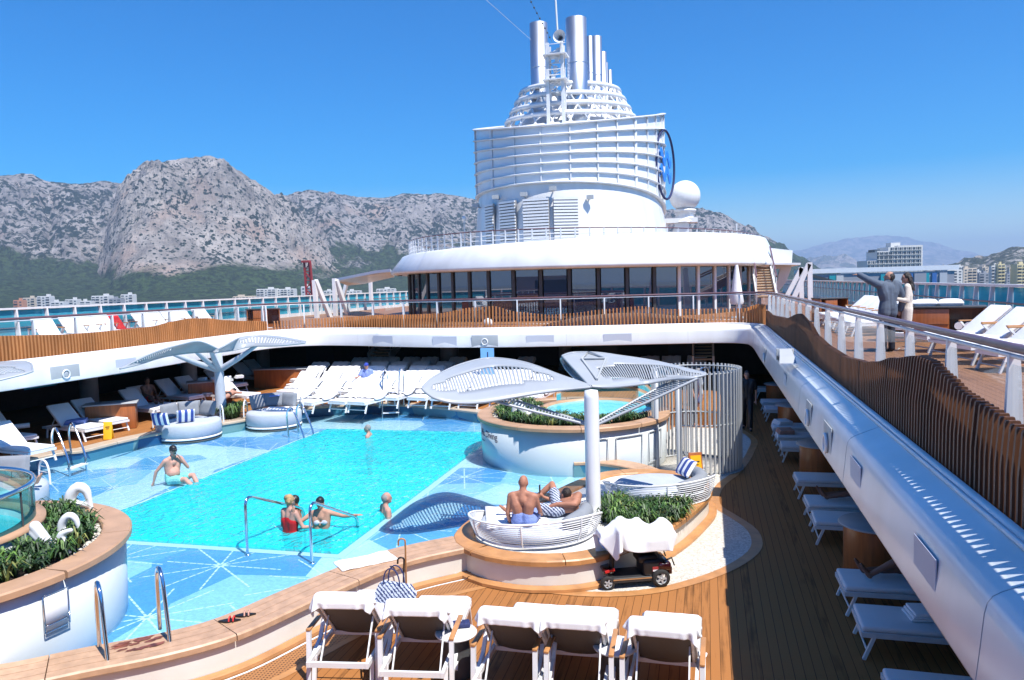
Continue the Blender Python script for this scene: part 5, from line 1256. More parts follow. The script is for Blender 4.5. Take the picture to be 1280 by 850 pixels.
# white looping sculptures set in the planting
def loop_pts(kind):
    if kind == 'A': return [(-.20, -0.04), (-.17, .16), (-.12, .34), (0, .46), (.12, .40), (.17, .22), (.21, -.04)], [(-.16, .12), (-.02, .15), (.12, .13)]
    if kind == 'V': return [(-.36, .34), (-.30, .40), (-.22, .34), (-.10, .10), (-.02, -.02), (.04, .02), (.08, .26), (.13, .30), (.20, .26)], [(.13, .28), (.2, .12), (.26, -0.02)]
def sculpture(px, py, z, kind, s, rz, label, fat=0.034):
    p = at(px, py, z); m = MB()
    if kind == 'V':
        for a, b, ra, rb in (((-.34, .40), (-.06, .04), .085, .07), ((-.36, .30), (-.12, .0), .08, .07), ((-.06, .04), (.08, .28), .06, .05), ((.08, .28), (.20, .02), .05, .055), ((.08, .28), (.24, .34), .05, .04)):
            m.cap((a[0]*s, 0, a[1]*s), (b[0]*s, 0, b[1]*s), ra*s, rb*s, 12)
    for k, st in enumerate(loop_pts(kind) if kind == 'A' else []):
        pts = smooth([(a*s, 0, b*s) for a, b in st], 0.03*s*2); n_ = len(pts)
        m.tube(pts, [fat*s*1.6*(1+0.45*math.sin(i/n_*5+k)) for i in range(n_)], 12)
        m.ball(pts[0], fat*s*1.6, 12); m.ball(pts[-1], fat*s*1.6*(1+0.45*math.sin(5+k)), 12)
    o = m.build('sculpture', 'sculpture', loc=p, rz=rz); o.modifiers.new('r', 'REMESH').voxel_size = 0.016; sm = o.modifiers.new('s', 'SMOOTH'); sm.iterations = 6; sm.factor = 0.6
    o.modifiers['r'].use_smooth_shade = True
    return tag(o, label, 'sculpture', 'white looping sculptures in the planting')
sculpture(72, 690, 1.2, 'V', 0.85, R(8), 'white V shaped sculpture lowest in the near left planting', 0.05)
sculpture(88, 674, 1.2, 'A', 0.72, R(14), 'white looped sculpture in the middle of the near left planting')
sculpture(100, 640, 1.2, 'A', 0.85, R(20), 'thick white looped sculpture at the back of the near left planting', 0.045)
sculpture(649, 521, 1.2, 'A', 0.8, R(5), 'white looped sculpture in the grass of the middle spa tub')
sculpture(664, 522, 1.2, 'V', 0.8, R(10), 'white leaning fin sculpture in the grass of the middle spa tub', 0.05)
# ================================================================ canopies, daybeds, ladders, loungers
def ruled(front, back, nu, nv, sag=0.0):
    """grid between two smooth 3D curves"""
    def rs(c, t):
        s = t*(len(c)-1); i = min(int(s), len(c)-2); return c[i].lerp(c[i+1], s-i)
    F = [Vector(p) for p in smooth(front, 0.08)]; B = [Vector(p) for p in smooth(back, 0.08)]
    return [[rs(F, i/nu).lerp(rs(B, i/nu), j/nv)+Vector((0, 0, sag*math.sin(math.pi*j/nv)*math.sin(math.pi*i/nu))) for j in range(nv+1)] for i in range(nu+1)]
def leaf(e, base, front, back, u0, u1, v0, v1, nu=100, nv=14, sag=0.1, inset=None):
    G = ruled(front, back, nu, nv, sag); m = MB(); sl = MB(); vs = [G[i][j]-base for i in range(nu+1) for j in range(nv+1)]; k = nv+1; fs = []; ss = []
    for i in range(nu):
        u = (i+0.5)/nu
        for j in range(nv):
            v = (j+0.5)/nv; hole = u0 < u < u1 and abs(v-(v0+v1)/2) < (v1-v0)/2*math.sqrt(max(0, 1-((u-(u0+u1)/2)/((u1-u0)/2))**2*0.85))
            q = (i*k+j, (i+1)*k+j, (i+1)*k+j+1, i*k+j+1)
            if hole:
                if i % 2 == 0: ss.append(q)
            else: fs.append(q)
    for ff, nm in ((fs, 'shell'), (ss, 'slat_window')):
        mm = MB(); mm.add(vs, ff, 0, True); me = mm.mesh(nm, 'canopy_grey')
        b_ = bmesh.new(); b_.from_mesh(me); lo = [v for v in b_.verts if not v.link_faces]; bmesh.ops.delete(b_, geom=lo, context='VERTS'); b_.to_mesh(me); b_.free()
        o = bpy.data.objects.new(nm, me); link(o); o.parent = e; so_ = o.modifiers.new('t', 'SOLIDIFY'); so_.thickness = 0.02 if nm == 'shell' else 0.014; so_.offset = 0
    rim = [G[i][0]-base for i in range(nu+1)]+[G[nu][j]-base for j in range(1, nv+1)]+[G[i][nv]-base for i in range(nu-1, -1, -1)]+[G[0][j]-base for j in range(nv-1, 0, -1)]
    MB().tube(rim, 0.024, 6, closed=True).build('rim', 'canopy_grey', e); return G
def A3(*l): return [at(*p) for p in l]
# big double canopy
pb = Vector((-1.9, 12.75, ZR)); cn = empty('canopy', pb, 0, 'grey double leaf canopy with slatted windows on one thick white post beside the daybeds', 'canopy', 'leaf shaped canopies round the pool')
MB().lathe([(0.17, -0.02), (0.135, 0.03), (0.125, 0.3), (0.125, 2.1), (0.11, 2.22), (0.0, 2.24)], seg=32).build('post', 'white_paint', cn)
leaf(cn, pb, A3((528, 486, 2.82), (540, 496, 2.70), (565, 503, 2.60), (600, 503, 2.56), (645, 496, 2.60), (690, 489, 2.66), (738, 484, 2.70)), A3((529, 484, 2.83), (543, 471, 2.95), (575, 456, 3.02), (612, 448, 3.06), (655, 453, 3.02), (700, 469, 2.86), (738, 482, 2.72)), 0.06, 0.80, 0.22, 0.66)
G2 = leaf(cn, pb, A3((738, 483, 2.71), (760, 484, 2.68), (785, 482, 2.67), (810, 479, 2.68), (840, 474, 2.75), (862, 473, 2.78), (881, 469, 2.82)), A3((703, 445, 3.12), (716, 441, 3.14), (745, 441, 3.14), (775, 445, 3.08), (815, 451, 3.0), (850, 459, 2.92), (882, 467, 2.84)), 0.16, 0.97, 0.10, 0.50, nu=104)
leaf(cn, pb, A3((738, 484, 2.7), (727, 478, 2.72), (716, 470, 2.78), (706, 459, 2.9), (701, 449, 3.05)), A3((739, 483, 2.715), (733, 475, 2.76), (724, 463, 2.85), (713, 451, 3.0), (704, 446, 3.11)), 2, 3, 0, 1, nu=20, nv=4, sag=0)
def strutleaf(e, base, a, b, w0, w1, name='brace', mt='canopy_grey', slats=True):
    a = Vector(a)-base; b = Vector(b)-base; d = (b-a); L = d.length; d.normalize(); s = d.cross(Vector((0, 0, 1))).normalized(); m = MB()
    for sg in (-1, 1): m.tube([a+s*(w0*sg), a.lerp(b, 0.5)+s*((w0+w1)/2*1.15*sg), b+s*(w1*sg)], 0.025, 6)
    n = int(L/0.055)
    if slats:
        for k in range(1, n): t = k/n; w_ = w0+(w1-w0)*t; c = a.lerp(b, t); m.bar(c-s*w_, c+s*w_, 0.022, 0.022)
    m.build(name, mt, e)
strutleaf(cn, pb, (-1.95, 12.85, ZR+1.62), at(600, 492, 2.62), 0.06, 0.34); strutleaf(cn, pb, (-1.85, 12.9, ZR+1.62), at(862, 471, 2.78), 0.06, 0.28)
MB().tube([Vector((-0.05, 0.1, 1.62)), Vector((0.05, 0.15, 1.62))], 0.07, 8).build('brace_joint', 'white_paint', cn)
# A-shaped brace lying on the second leaf
q = [G2[i][j]-pb+Vector((0, 0, 0.035)) for i, j in ((9, 2), (14, 10), (24, 13), (30, 9), (9, 2))]
MB().tube(q, 0.022, 6).tube([q[1], q[3]], 0.02, 6).build('leaf_stay', 'pale_grey', cn)
# left canopy on its branching post
pb = at(277, 523, ZR); cn = empty('canopy', pb, 0, 'pale blue grey canopy on a branching post between the two round daybeds', 'canopy', 'leaf shaped canopies round the pool')
MB().lathe([(0.24, 0), (0.17, 0.5), (0.14, 1.6), (0.12, 2.2), (0, 2.25)], seg=28).build('post', 'cushion_pale', cn)
leaf(cn, pb, A3((150, 461, 2.62), (175, 455, 2.66), (205, 446, 2.70), (240, 441, 2.72), (272, 440, 2.74)), A3((152, 460, 2.63), (190, 442, 2.9), (225, 431, 3.05), (250, 427, 3.08), (274, 437, 2.8)), 0.1, 0.6, 0.2, 0.55, nu=70)
leaf(cn, pb, A3((268, 441, 2.72), (290, 438, 2.70), (315, 433, 2.78), (350, 432, 2.82), (381, 429, 2.88)), A3((270, 439, 2.76), (285, 430, 2.95), (305, 421, 3.06), (340, 420, 3.04), (382, 427, 2.9)), 0.35, 0.95, 0.15, 0.6, nu=70)
for px, py, z in ((212, 441, 2.72), (242, 437, 2.80), (322, 431, 2.82), (262, 434, 2.85)):
    q = at(px, py, z)-pb; MB().tube([Vector((0, 0, 1.55)), Vector((0, 0, 1.6)).lerp(q, 0.5)+Vector((0, 0, -0.05)), q], [0.10, 0.085, 0.05], 10).build('branch', 'cushion_pale', cn)
# third canopy reaching in from the shore side
pb = Vector((-17.0, 12.6, ZR)); cn = empty('canopy', pb, 0, 'canopy cut by the picture edge whose dark slatted tip hangs before the gallery', 'canopy', 'leaf shaped canopies round the pool')
MB().lathe([(0.24, 0), (0.17, 0.5), (0.14, 1.6), (0.12, 2.2), (0, 2.25)], seg=24).build('post', 'cushion_pale', cn)
leaf(cn, pb, [(-16.9, 12.4, 2.5), (-16.2, 12.1, 2.5), (-15.2, 12.7, 2.62), (-14.5, 13.6, 2.82)], [(-16.9, 12.9, 2.7), (-16.4, 14.2, 2.95), (-15.3, 14.4, 3.0), (-14.45, 13.75, 2.86)], 0.35, 0.93, 0.3, 0.62, nu=60)
leaf(cn, pb, [(-19.3, 12.2, 2.7), (-18.4, 11.4, 2.6), (-17.6, 11.8, 2.5), (-17.0, 12.5, 2.5)], [(-19.3, 12.4, 2.75), (-18.8, 13.9, 3.0), (-17.7, 13.9, 3.0), (-17.0, 12.8, 2.6)], 0.2, 0.8, 0.3, 0.6, nu=60)
for q in ((-15.4, 13.3, 2.8), (-18.3, 12.7, 2.75), (-16.2, 13.6, 2.85)): MB().tube([Vector((0, 0, 1.5)), Vector(q)-pb], [0.09, 0.05], 8).build('branch', 'cushion_pale', cn)

# wire daybeds
def wire_bed(c, r, a0, a1, label, top=0.60, pillow=True):
    e = empty('wire_daybed', (c[0], c[1], ZR), 0, label, 'daybed', 'round daybeds wrapped in white wire')
    MB().lathe([(r-0.26, 0.02), (r-0.17, 0.03), (r-0.14, 0.07), (r-0.15, 0.15), (r-0.19, 0.185), (r-0.3, 0.20), (0, 0.205)], seg=56).build('mattress', 'cushion_pale', e)
    n = 12; mid = (a0+a1)/2; wm = []
    def rr(z, a): return r*(0.94+0.11*math.sin(min(1, z/0.42)*math.pi*0.55))
    def zt(a): u = abs(a-mid)/((a1-a0)/2); return 0.10+(top-0.10)*(max(0, 1-u**3.0))*(1.0+0.22*math.sin(R(min(90, max(-90, a+75)))))
    for g in range(4):
        m = MB()
        for k in range(g*3, g*3+3):
            f = k/(n-1); P = []
            for s in range(61):
                a = a0+(a1-a0)*s/60; z = 0.03+(zt(a)-0.03)*f; P.append((rr(z, a)*math.cos(R(a)), rr(z, a)*math.sin(R(a)), z))
            m.tube(P, 0.0075, 5)
        m.build('wire_band', 'rail_white', e)
    P = []
    for s in range(81): a = a0+(a1-a0)*s/80; z = zt(a)+0.012; P.append((rr(z, a)*math.cos(R(a)), rr(z, a)*math.sin(R(a)), z))
    MB().tube(P, 0.018, 8).build('top_rail', 'rail_white', e)
    MB().tube([(r*0.95*math.cos(R(s*6)), r*0.95*math.sin(R(s*6)), 0.03) for s in range(60)], 0.022, 8, closed=True).build('base_rail', 'rail_white', e)
    for a in (a0+(a1-a0)*0.28, mid, a0+(a1-a0)*0.72):
        P = [(rr(z, a)*math.cos(R(a))*1.01, rr(z, a)*math.sin(R(a))*1.01, z) for z in [0.02+(zt(a)-0.02)*k/8 for k in range(9)]]; MB().tube(P, 0.013, 6).build('wire_post', 'rail_white', e)
    return e, rr, zt
db1 = Vector((-2.78, 12.12, 0)); DB1, rr, zt = wire_bed(db1, 1.05, -205, 28, 'round wire daybed with the bald man and the reclining man on it', 0.41)
db2 = Vector((-0.93, 14.55, 0)); DB2, rr, zt = wire_bed(db2, 1.0, -195, 40, 'empty round wire daybed with a blue and white cushion behind the planting', 0.42)
def arc_bolster(e, r, a0, a1, z0, z1, name='bolster', mt='cushion_grey', th=0.13):
    m = MB(); P = [(r*math.cos(R(a0+(a1-a0)*k/16)), r*math.sin(R(a0+(a1-a0)*k/16)), (z0+z1)/2) for k in range(17)]
    n = 12; vs = []; fs = []
    for k, p in enumerate(P):
        a = R(a0+(a1-a0)*k/16); sq = math.sin(math.pi*min(1, max(0.0, (k+0.6)/17.2)))**0.3
        for j in range(n):
            b = 2*math.pi*j/n; vs.append((p[0]+math.cos(a)*th*sq*math.cos(b), p[1]+math.sin(a)*th*sq*math.cos(b), p[2]+(z1-z0)/2*sq*math.sin(b)))
    for k in range(16):
        for j in range(n): fs.append((k*n+j, k*n+(j+1) % n, (k+1)*n+(j+1) % n, (k+1)*n+j))
    fs += [list(range(n))[::-1], list(range(16*n, 17*n))]
    m.add(vs, fs, 0, True); return m.build(name, mt, e)
arc_bolster(DB1, 0.84, -45, 25, 0.19, 0.44); arc_bolster(DB2, 0.80, -60, 60, 0.19, 0.46)
def towel_on(e, c, size, rz, z, name='towel', mt='towel_white', label=None):
    m = MB(); nx, ny = 16, 16; vs = []; rnd = random.Random(int(c[0]*100+c[1]*10))
    for j in range(ny+1):
        for i in range(nx+1):
            x = (i/nx-0.5)*size[0]; y = (j/ny-0.5)*size[1]; ca, sa = math.cos(rz), math.sin(rz)
            vs.append((c[0]+x*ca-y*sa, c[1]+x*sa+y*ca, z+0.02*noise.noise(Vector((x*5, y*5, c[0])))+0.012))
    m.add(vs, [(j*(nx+1)+i, j*(nx+1)+i+1, (j+1)*(nx+1)+i+1, (j+1)*(nx+1)+i) for j in range(ny) for i in range(nx)], 0, True)
    o = m.build(name, mt, e); s = o.modifiers.new('t', 'SOLIDIFY'); s.thickness = 0.02; return o
def cushion(name, c, size, rot, mt, label, group=None, parent=None, stripe=None):
    """pillow; as its own thing unless a parent is given"""
    bm = bmesh.new(); bmesh.ops.create_grid(bm, x_segments=12, y_segments=12, size=0.5); vs = []; fs = []; sx, sy, sz = size
    def h(x, y): return (max(0, 1-(2*x)**4)*max(0, 1-(2*y)**4))**0.5
    m = MB(); n = 12
    for sgn in (1, -1):
        vv = []
        for j in range(n+1):
            for i in range(n+1):
                x, y = i/n-0.5, j/n-0.5; k = 1-0.10*(abs(2*x)**2*abs(2*y)**2 < 0.3)*0; vv.append((x*sx, y*sy, sgn*sz/2*h(x, y)))
        ff = []; 
        for j in range(n):
            for i in range(n):
                f = (j*(n+1)+i, j*(n+1)+i+1, (j+1)*(n+1)+i+1, (j+1)*(n+1)+i); ff.append(f if sgn > 0 else f[::-1])
        for idx, f in enumerate(ff):
            i = idx % n; mi = 1 if stripe and (i in (1, 2, 5, 6, 9, 10)) else 0; m.add([vv[q] for q in f], [(0, 1, 2, 3)], mi, True)
    bm.free(); mats = [mt, stripe] if stripe else [mt]
    o = m.build(name, mats, parent); o.location = c; o.rotation_euler = rot
    if parent is None: tag(o, label, 'cushion', group)
    return o
mat('stripe_navy', (0.04, 0.08, 0.32), 0.9); 
cushion('striped_cushion', at(703+275, 585, 0.95) if False else Vector((-0.42, 15.05, ZR+0.40)), (0.5, 0.36, 0.14), (R(55), 0, R(-60)), 'towel_white', 'blue and white cushion on the empty wire daybed', stripe='stripe_navy')
tw = towel_on(None, (-3.1, 12.1), (1.0, 1.2), 0.3, ZR+0.20); tag(tw, 'white towel spread on the wire daybed under the bald man', 'towel')

# round daybeds at the pool edge on the shore side
def pool_bed(c, r, rz, label, cush):
    e = empty('round_daybed', (c[0], c[1], FL), 0, label, 'daybed', 'round pale daybeds at the pool edge')
    MB().lathe([(0, 0.02), (r-0.02, 0.02), (r-0.01, 0.06), (r-0.06, 0.07)], seg=56).build('base', 'sling_taupe', e)
    MB().lathe([(r-0.02, 0.09), (r+0.01, 0.11), (r-0.01, 0.15), (r-0.03, 0.15)], seg=56).build('plinth', 'rail_white', e)
    MB().lathe([(r-0.04, 0.15), (r, 0.2), (r, 0.50), (r-0.04, 0.56), (r-0.15, 0.58), (0, 0.59)], seg=56).build('mattress', 'cushion_pale', e)
    for a in (rz-78, rz+78):
        ca, sa = math.cos(R(a)), math.sin(R(a)); ta, tb_ = -sa, ca; P = []
        for k in range(11):
            th = math.pi*k/10; o = 0.22*math.cos(th); P.append(((r+0.03)*ca+ta*o, (r+0.03)*sa+tb_*o, 0.42+0.5*math.sin(th)**0.6))
        m = MB().tube(P, 0.022, 8)
        for k in range(1, 5): m.tube([(P[k][0], P[k][1], P[k][2]), (P[10-k][0], P[10-k][1], P[10-k][2])], 0.008, 4)
        m.build('arm_hoop', 'rail_white', e)
    for k, (da, mt) in enumerate(cush):
        a = R(rz+da); cushion('back_cushion', ((r-0.20)*math.cos(a), (r-0.20)*math.sin(a), 0.82), (0.66, 0.46, 0.20), (R(76), 0, a+math.pi/2+math.pi), mt, None, parent=e)
    return e
B1 = at(232, 556, FL); B1 = Vector((B1.x-0.5, B1.y+0.85, 0)); E1 = pool_bed(B1, 0.93, 125, 'round daybed with two striped cushions at the pool edge', [(-48, 'cushion_grey'), (0, 'cushion_grey'), (48, 'cushion_grey')])
B2 = at(338, 541, FL); B2 = Vector((B2.x-0.35, B2.y+0.82, 0)); E2 = pool_bed(B2, 0.86, 120, 'round daybed with a blue towel over its back cushions', [(-48, 'cushion_grey'), (0, 'cushion_grey'), (48, 'cushion_grey')])
B3 = Vector((-14.1, 12.3, 0)); E3 = pool_bed(B3, 0.95, 150, 'round daybed under the third canopy carrying a lying person', [(-40, 'cushion_grey'), (20, 'cushion_grey')])
for k, (px, py) in enumerate(((200, 521), (232, 517))):
    p = at(px, py, 0.95); cushion('striped_cushion', (p.x, p.y, 0.88), (0.5, 0.40, 0.14), (R(72), R(0), R(125+180-90+(12 if k else -25))), 'towel_white', ('tilted striped cushion, the one nearer the wet floor sign, on the round daybed', 'upright striped cushion, the one nearer the canopy post, on the round daybed')[k], 'striped cushions on the round daybed', stripe='stripe_navy')
tw = towel_on(None, (B2.x-0.30, B2.y+0.62), (0.32, 0.5), 0.4, 1.05, mt='towel_blue'); tw.rotation_euler = (0, 0, 0); tag(tw, 'blue towel draped over the back of the second round daybed', 'towel')
tw = towel_on(None, (B2.x+0.2, B2.y+0.1), (1.0, 0.8), 0.2, FL+0.60); tag(tw, 'white towel spread on the second round daybed', 'towel')

# handrails and ladders
def rails(e, paths, r=0.024, name='handrail', mt='chrome'):
    for P in paths: MB().tube([p for p in smooth(P, 0.05)], r, 10).build(name, mt, e)
# pool entry handrails
for i, (a, y0_, y1_) in enumerate(((-7.5, 11.08, 12.95), (-6.22, 10.92, 12.6))):
    e = empty('pool_handrail', (a, y0_, FL), 0, ('slanting chrome handrail into the pool beside the woman in red', 'slanting chrome handrail into the pool in front of the woman in the bikini')[i], 'handrail', 'chrome handrails at the pool steps')
    L = y1_-y0_; m = MB()
    m.tube([(0, 0, 0), (0, 0, 0.5), (0, 0.01, 0.86), (0, 0.05, 0.93), (0, 0.12, 0.95), (0, 0.2, 0.93), (0, L*0.9, 0.32), (0, L*0.97, 0.25), (0, L, 0.15), (0, L, -0.6)], 0.024, 10); m.build('rail', 'chrome', e)
    MB().lathe([(0.06, 0), (0.055, 0.015), (0.03, 0.02)], seg=16).build('foot_plate', 'chrome', e)
# near entry ladder over the coping
la, lb = at(127, 812, ZR), at(203, 790, ZR)
d = Vector((lb.x-la.x, lb.y-la.y, 0)).normalized(); nO = Vector((d.y, -d.x, 0))       # nO points to the near deck
e = empty('entry_ladder', (la.x, la.y, 0), 0, 'chrome entry ladder with a worn wooden step over the low wall in the near left', 'ladder')
for p in (la, lb):
    o = Vector((p.x, p.y, 0))-Vector((la.x, la.y, 0))
    P = [o-nO*0.10+Vector((0, 0, ZR)), o-nO*0.10+Vector((0, 0, 1.05)), o-nO*0.05+Vector((0, 0, 1.20)), o+nO*0.03+Vector((0, 0, 1.24)), o+nO*0.12+Vector((0, 0, 1.17)), o+nO*0.20+Vector((0, 0, 0.95)), o+nO*0.42+Vector((0, 0, 0.02))]
    MB().tube(smooth(P, 0.04), 0.025, 10).build('handrail', 'chrome', e)
W = (lb-la).length; rz = math.atan2(d.y, d.x)
for z, o_ in ((0.24, 0.24),):
    c = d*(W/2)+nO*o_+Vector((0, 0, z)); MB().box((0, 0, 0), (W-0.06, 0.22, 0.05), bev=0.008).build('step', 'coping_plank', e, c, rz)
# worn patches where the varnish has peeled on the coping between the rails and on the step
mat('peeled', (0.22, 0.07, 0.04), 0.35, var=0.6, vscale=9)
def blotches(c, dx, dy, n, seed, z, label, su, sv):
    rnd = random.Random(seed); m = MB()
    for _ in range(n):
        u, v = rnd.uniform(-su, su), rnd.uniform(-sv, sv); r_ = rnd.uniform(0.02, 0.06); k = 11; ph = rnd.uniform(0, 6)
        m.add([c+dx*(u+r_*1.7*math.cos(2*math.pi*q/k)*(1+0.35*math.sin(3*q+ph)))+dy*(v+r_*0.75*math.sin(2*math.pi*q/k)*(1+0.3*math.cos(2*q+ph)))+Vector((0, 0, z+0.0004*_)) for q in range(k)], [list(range(k))])
    tag(m.build('peeled_patches', 'peeled'), label, 'worn patch')
blotches(Vector((la.x, la.y, 0))+d*(W*0.48)+nO*0.16, d, nO, 17, 3, ZR+0.003, 'dark red brown worn patches on the coping between the ladder rails', W*0.40, 0.16)
blotches(Vector((la.x, la.y, 0))+d*(W*0.5)+nO*0.24, d, nO, 9, 4, 0.268, 'dark worn patches on the wooden ladder step', W*0.36, 0.06)
# far ladders dropping from the coping
def drop_ladder(p0, p1, out, label, inw=0.55, zb=ZR, zt_=1.25, zl=FL):
    e = empty('pool_ladder', (p0.x, p0.y, zl), 0, label, 'ladder', 'chrome ladders into the pool'); B = Vector((p0.x, p0.y, zl))
    for p in (p0, p1):
        o = Vector((p.x, p.y, 0)); 
        P = [o+Vector((0, 0, zb)), o+Vector((0, 0, zt_-0.25))-out*0.05, o+Vector((0, 0, zt_-0.04))+out*0.06, o+Vector((0, 0, zt_))+out*0.16, o+Vector((0, 0, zt_-0.1))+out*0.3, o+out*(inw-0.05)+Vector((0, 0, zb+0.1)), o+out*inw+Vector((0, 0, zl))]
        MB().tube([v-B for v in smooth(P, 0.06)], 0.026, 8).build('handrail', 'chrome', e)
    a = Vector((p0.x, p0.y, 0))+out*(inw-0.06); b = Vector((p1.x, p1.y, 0))+out*(inw-0.06)
    for z in (zl+0.18,): MB().bar(a+Vector((0, 0, z))-B, b+Vector((0, 0, z))-B, 0.18, 0.03).build('step', 'rail_white', e)
o_ = Vector((0.93, -0.36, 0)).normalized()
drop_ladder(at(68, 574, ZR), at(89, 567, ZR), o_, 'chrome ladder with a white step at the shore end of the pool', 0.75)
drop_ladder(at(485, 507, ZR), at(505, 506, ZR), Vector((0, -1, 0)), 'chrome ladder down the blue tiled face in front of the far loungers', 0.5, zt_=1.7)
p0, p1 = at(361, 547, FL), at(373, 541, FL)
drop_ladder(p0, p1, Vector((0.92, -0.38, 0)).normalized(), 'chrome arched ladder standing in the shallow water at the far corner of the deep pool', 0.75, zb=FL, zt_=1.0, zl=-0.4)

# slatted shower cage
sc_ = (-0.27, 18.75, 1.03)
sh = empty('shower_cage', (sc_[0], sc_[1], 0), 0, 'round shower cage of tall pale upright slats beside the big canopy', 'shower cage')
rs_, H_ = sc_[2], 2.35
k = 0
for a in list(range(-108, 205, 6)):
    if 208 < a < 252: continue
    x, y = rs_*math.cos(R(a)), rs_*math.sin(R(a)); k += 1
    MB().box((x, y, H_/2+0.04), (0.055, 0.03, H_), rz=R(a)).build('slat', 'pale_grey', sh)
for z in (0.05, 1.15, 2.33): MB().tube([((rs_-0.03)*math.cos(R(a)), (rs_-0.03)*math.sin(R(a)), z) for a in range(-108, 205, 6)], 0.018, 6).build('hoop', 'pale_grey', sh)
MB().lathe([(0.0, 0.03), (rs_+0.06, 0.03), (rs_+0.06, 0.0)], seg=48).build('tray', 'pebble_floor', sh)
for a in (-112, 208): MB().lathe([(0.05, 0), (0.05, H_), (0, H_)], (rs_*math.cos(R(a)), rs_*math.sin(R(a)), 0), 14).build('cage_post', 'pale_grey', sh)
MB().tube([(0.3, 0.5, 0), (0.3, 0.5, 2.25), (0.28, 0.4, 2.33), (0.15, 0.1, 2.36), (0.1, -0.1, 2.33)], 0.02, 8).lathe([(0.12, 2.27), (0.10, 2.30), (0.02, 2.32)], (0.1, -0.1, 0), 18).build('shower_head', 'chrome', sh)

# wet floor signs
def wet_sign(p, rz, label, frame='yellow', h=0.62, w_=0.30):
    e = empty('wet_floor_sign', p, rz, label, 'sign', 'yellow wet floor signs')
    for s in (1, -1):
        m = MB(); a = R(14)*s; M = Matrix.Rotation(a, 3, 'X')
        m.box((0, s*h*0.5*math.sin(R(14)), h*0.5), (w_, 0.02, h), M=Matrix.Rotation(R(14)*s, 3, 'X'), bev=0.008); pn_ = m.build('panel', frame, e)
        if frame != 'yellow': MB().box((0, s*(h*0.5*math.sin(R(14)))+(-0.013 if s < 0 else 0.013), h*0.5), (0.235, 0.012, h*0.82), M=Matrix.Rotation(R(14)*s, 3, 'X')).build('notice', 'yellow', e)
    m = MB(); y = -h*0.5*math.sin(R(14))-0.021
    M = Matrix.Rotation(R(-14), 3, 'X'); 
    m.box((0, y+0.03, h*0.72), (w_*0.5, 0.006, 0.018), M=M).box((0, y+0.018, h*0.62), (w_*0.35, 0.006, 0.014), M=M)
    m.build('pictogram', 'black', e)
p = at(136, 549, ZR+0.0); wet_sign((p.x, p.y, ZR), R(28), 'yellow wet floor sign on the teak beside the first round daybed', h=0.5, w_=0.22)
p = at(869, 604, 0.0); wet_sign((p.x, p.y, 0), R(22), 'wooden framed yellow wet floor notice standing by the shower cage', 'cabinet_wood', 0.7)

# ---------------- draped cloth: a small position based solver, run once when the scene is built
import numpy as np
def box_push(P, c, half, M, th):
    """push points out of an oriented box (rows of M are its axes)"""
    q = (P-c) @ M.T; d = np.abs(q)-(half+th); ins = (d < 0).all(-1)
    if ins.any():
        k = np.argmax(d[ins], -1); i = np.nonzero(ins)[0]; s = np.sign(q[i, k]); s[s == 0] = 1; q[i, k] = s*(half[k]+th); P[i] = q[i] @ M+c
    return ins
def cap_push(P, a, b, r, th):
    ab = b-a; t = np.clip(((P-a) @ ab)/(ab @ ab), 0, 1); n = P-(a+t[:, None]*ab); L = np.linalg.norm(n, axis=1); ins = L < r+th
    P[ins] = (a+t[:, None]*ab)[ins]+n[ins]/np.maximum(L[ins], 1e-6)[:, None]*(r+th); return ins
def drape(P0, pins, boxes, caps, steps=150, it=14, seed=0, floor=None, fric=0.75):
    ny, nx = P0.shape[:2]; rng = np.random.RandomState(seed); P = P0.copy(); P += rng.normal(0, 0.0015, P.shape); V_ = np.zeros_like(P); dt = 1/60
    off = [(0, 1), (1, 0), (1, 1), (1, -1), (0, 2), (2, 0)]; cons = []
    idx = np.arange(ny*nx).reshape(ny, nx)
    for dy, dx in off:
        a = idx[:ny-dy, max(0, -dx):nx-max(0, dx)]; b = idx[dy:, max(0, dx):nx+min(0, dx)] if dx >= 0 else idx[dy:, :nx+dx]
        for par in (0, 1):
            sel = ((np.indices(a.shape)[0 if dy else 1]//max(1, max(dy, abs(dx)))) % 2) == par; A, B = a[sel], b[sel]
            L = np.linalg.norm(P0.reshape(-1, 3)[A]-P0.reshape(-1, 3)[B], axis=1); cons.append((A, B, L, 1.0 if (dy, dx) in ((0, 1), (1, 0)) else 0.6 if abs(dx) == 1 else 0.06))
    w = np.ones(ny*nx); w[pins] = 0; X = P.reshape(-1, 3); Vv = V_.reshape(-1, 3); X0 = P0.reshape(-1, 3)
    for s in range(steps):
        old = X.copy(); Vv[:, 2] -= 9.8*dt; X = X+Vv*dt*w[:, None]; touch = np.zeros(len(X), bool)
        for k in range(it):
            for A, B, L, st in cons:
                d = X[B]-X[A]; l = np.linalg.norm(d, axis=1); ws = np.maximum(w[A]+w[B], 1e-6); c = (d*((l-L)/np.maximum(l, 1e-6)/ws*st)[:, None])
                X[A] += c*w[A][:, None]; X[B] -= c*w[B][:, None]
            for c, h, M, th in boxes: touch |= box_push(X, c, h, M, th)
            for a, b, r, th in caps: touch |= cap_push(X, a, b, r, th)
            if floor is not None: X[:, 2] = np.maximum(X[:, 2], floor)
        X[touch] = old[touch]+(X[touch]-old[touch])*(1-fric); Vv = (X-old)/dt*0.97; X[w == 0] = X0[w == 0]
    for c, h, M, th in boxes: box_push(X, c, h, M, th)
    return X.reshape(ny, nx, 3)
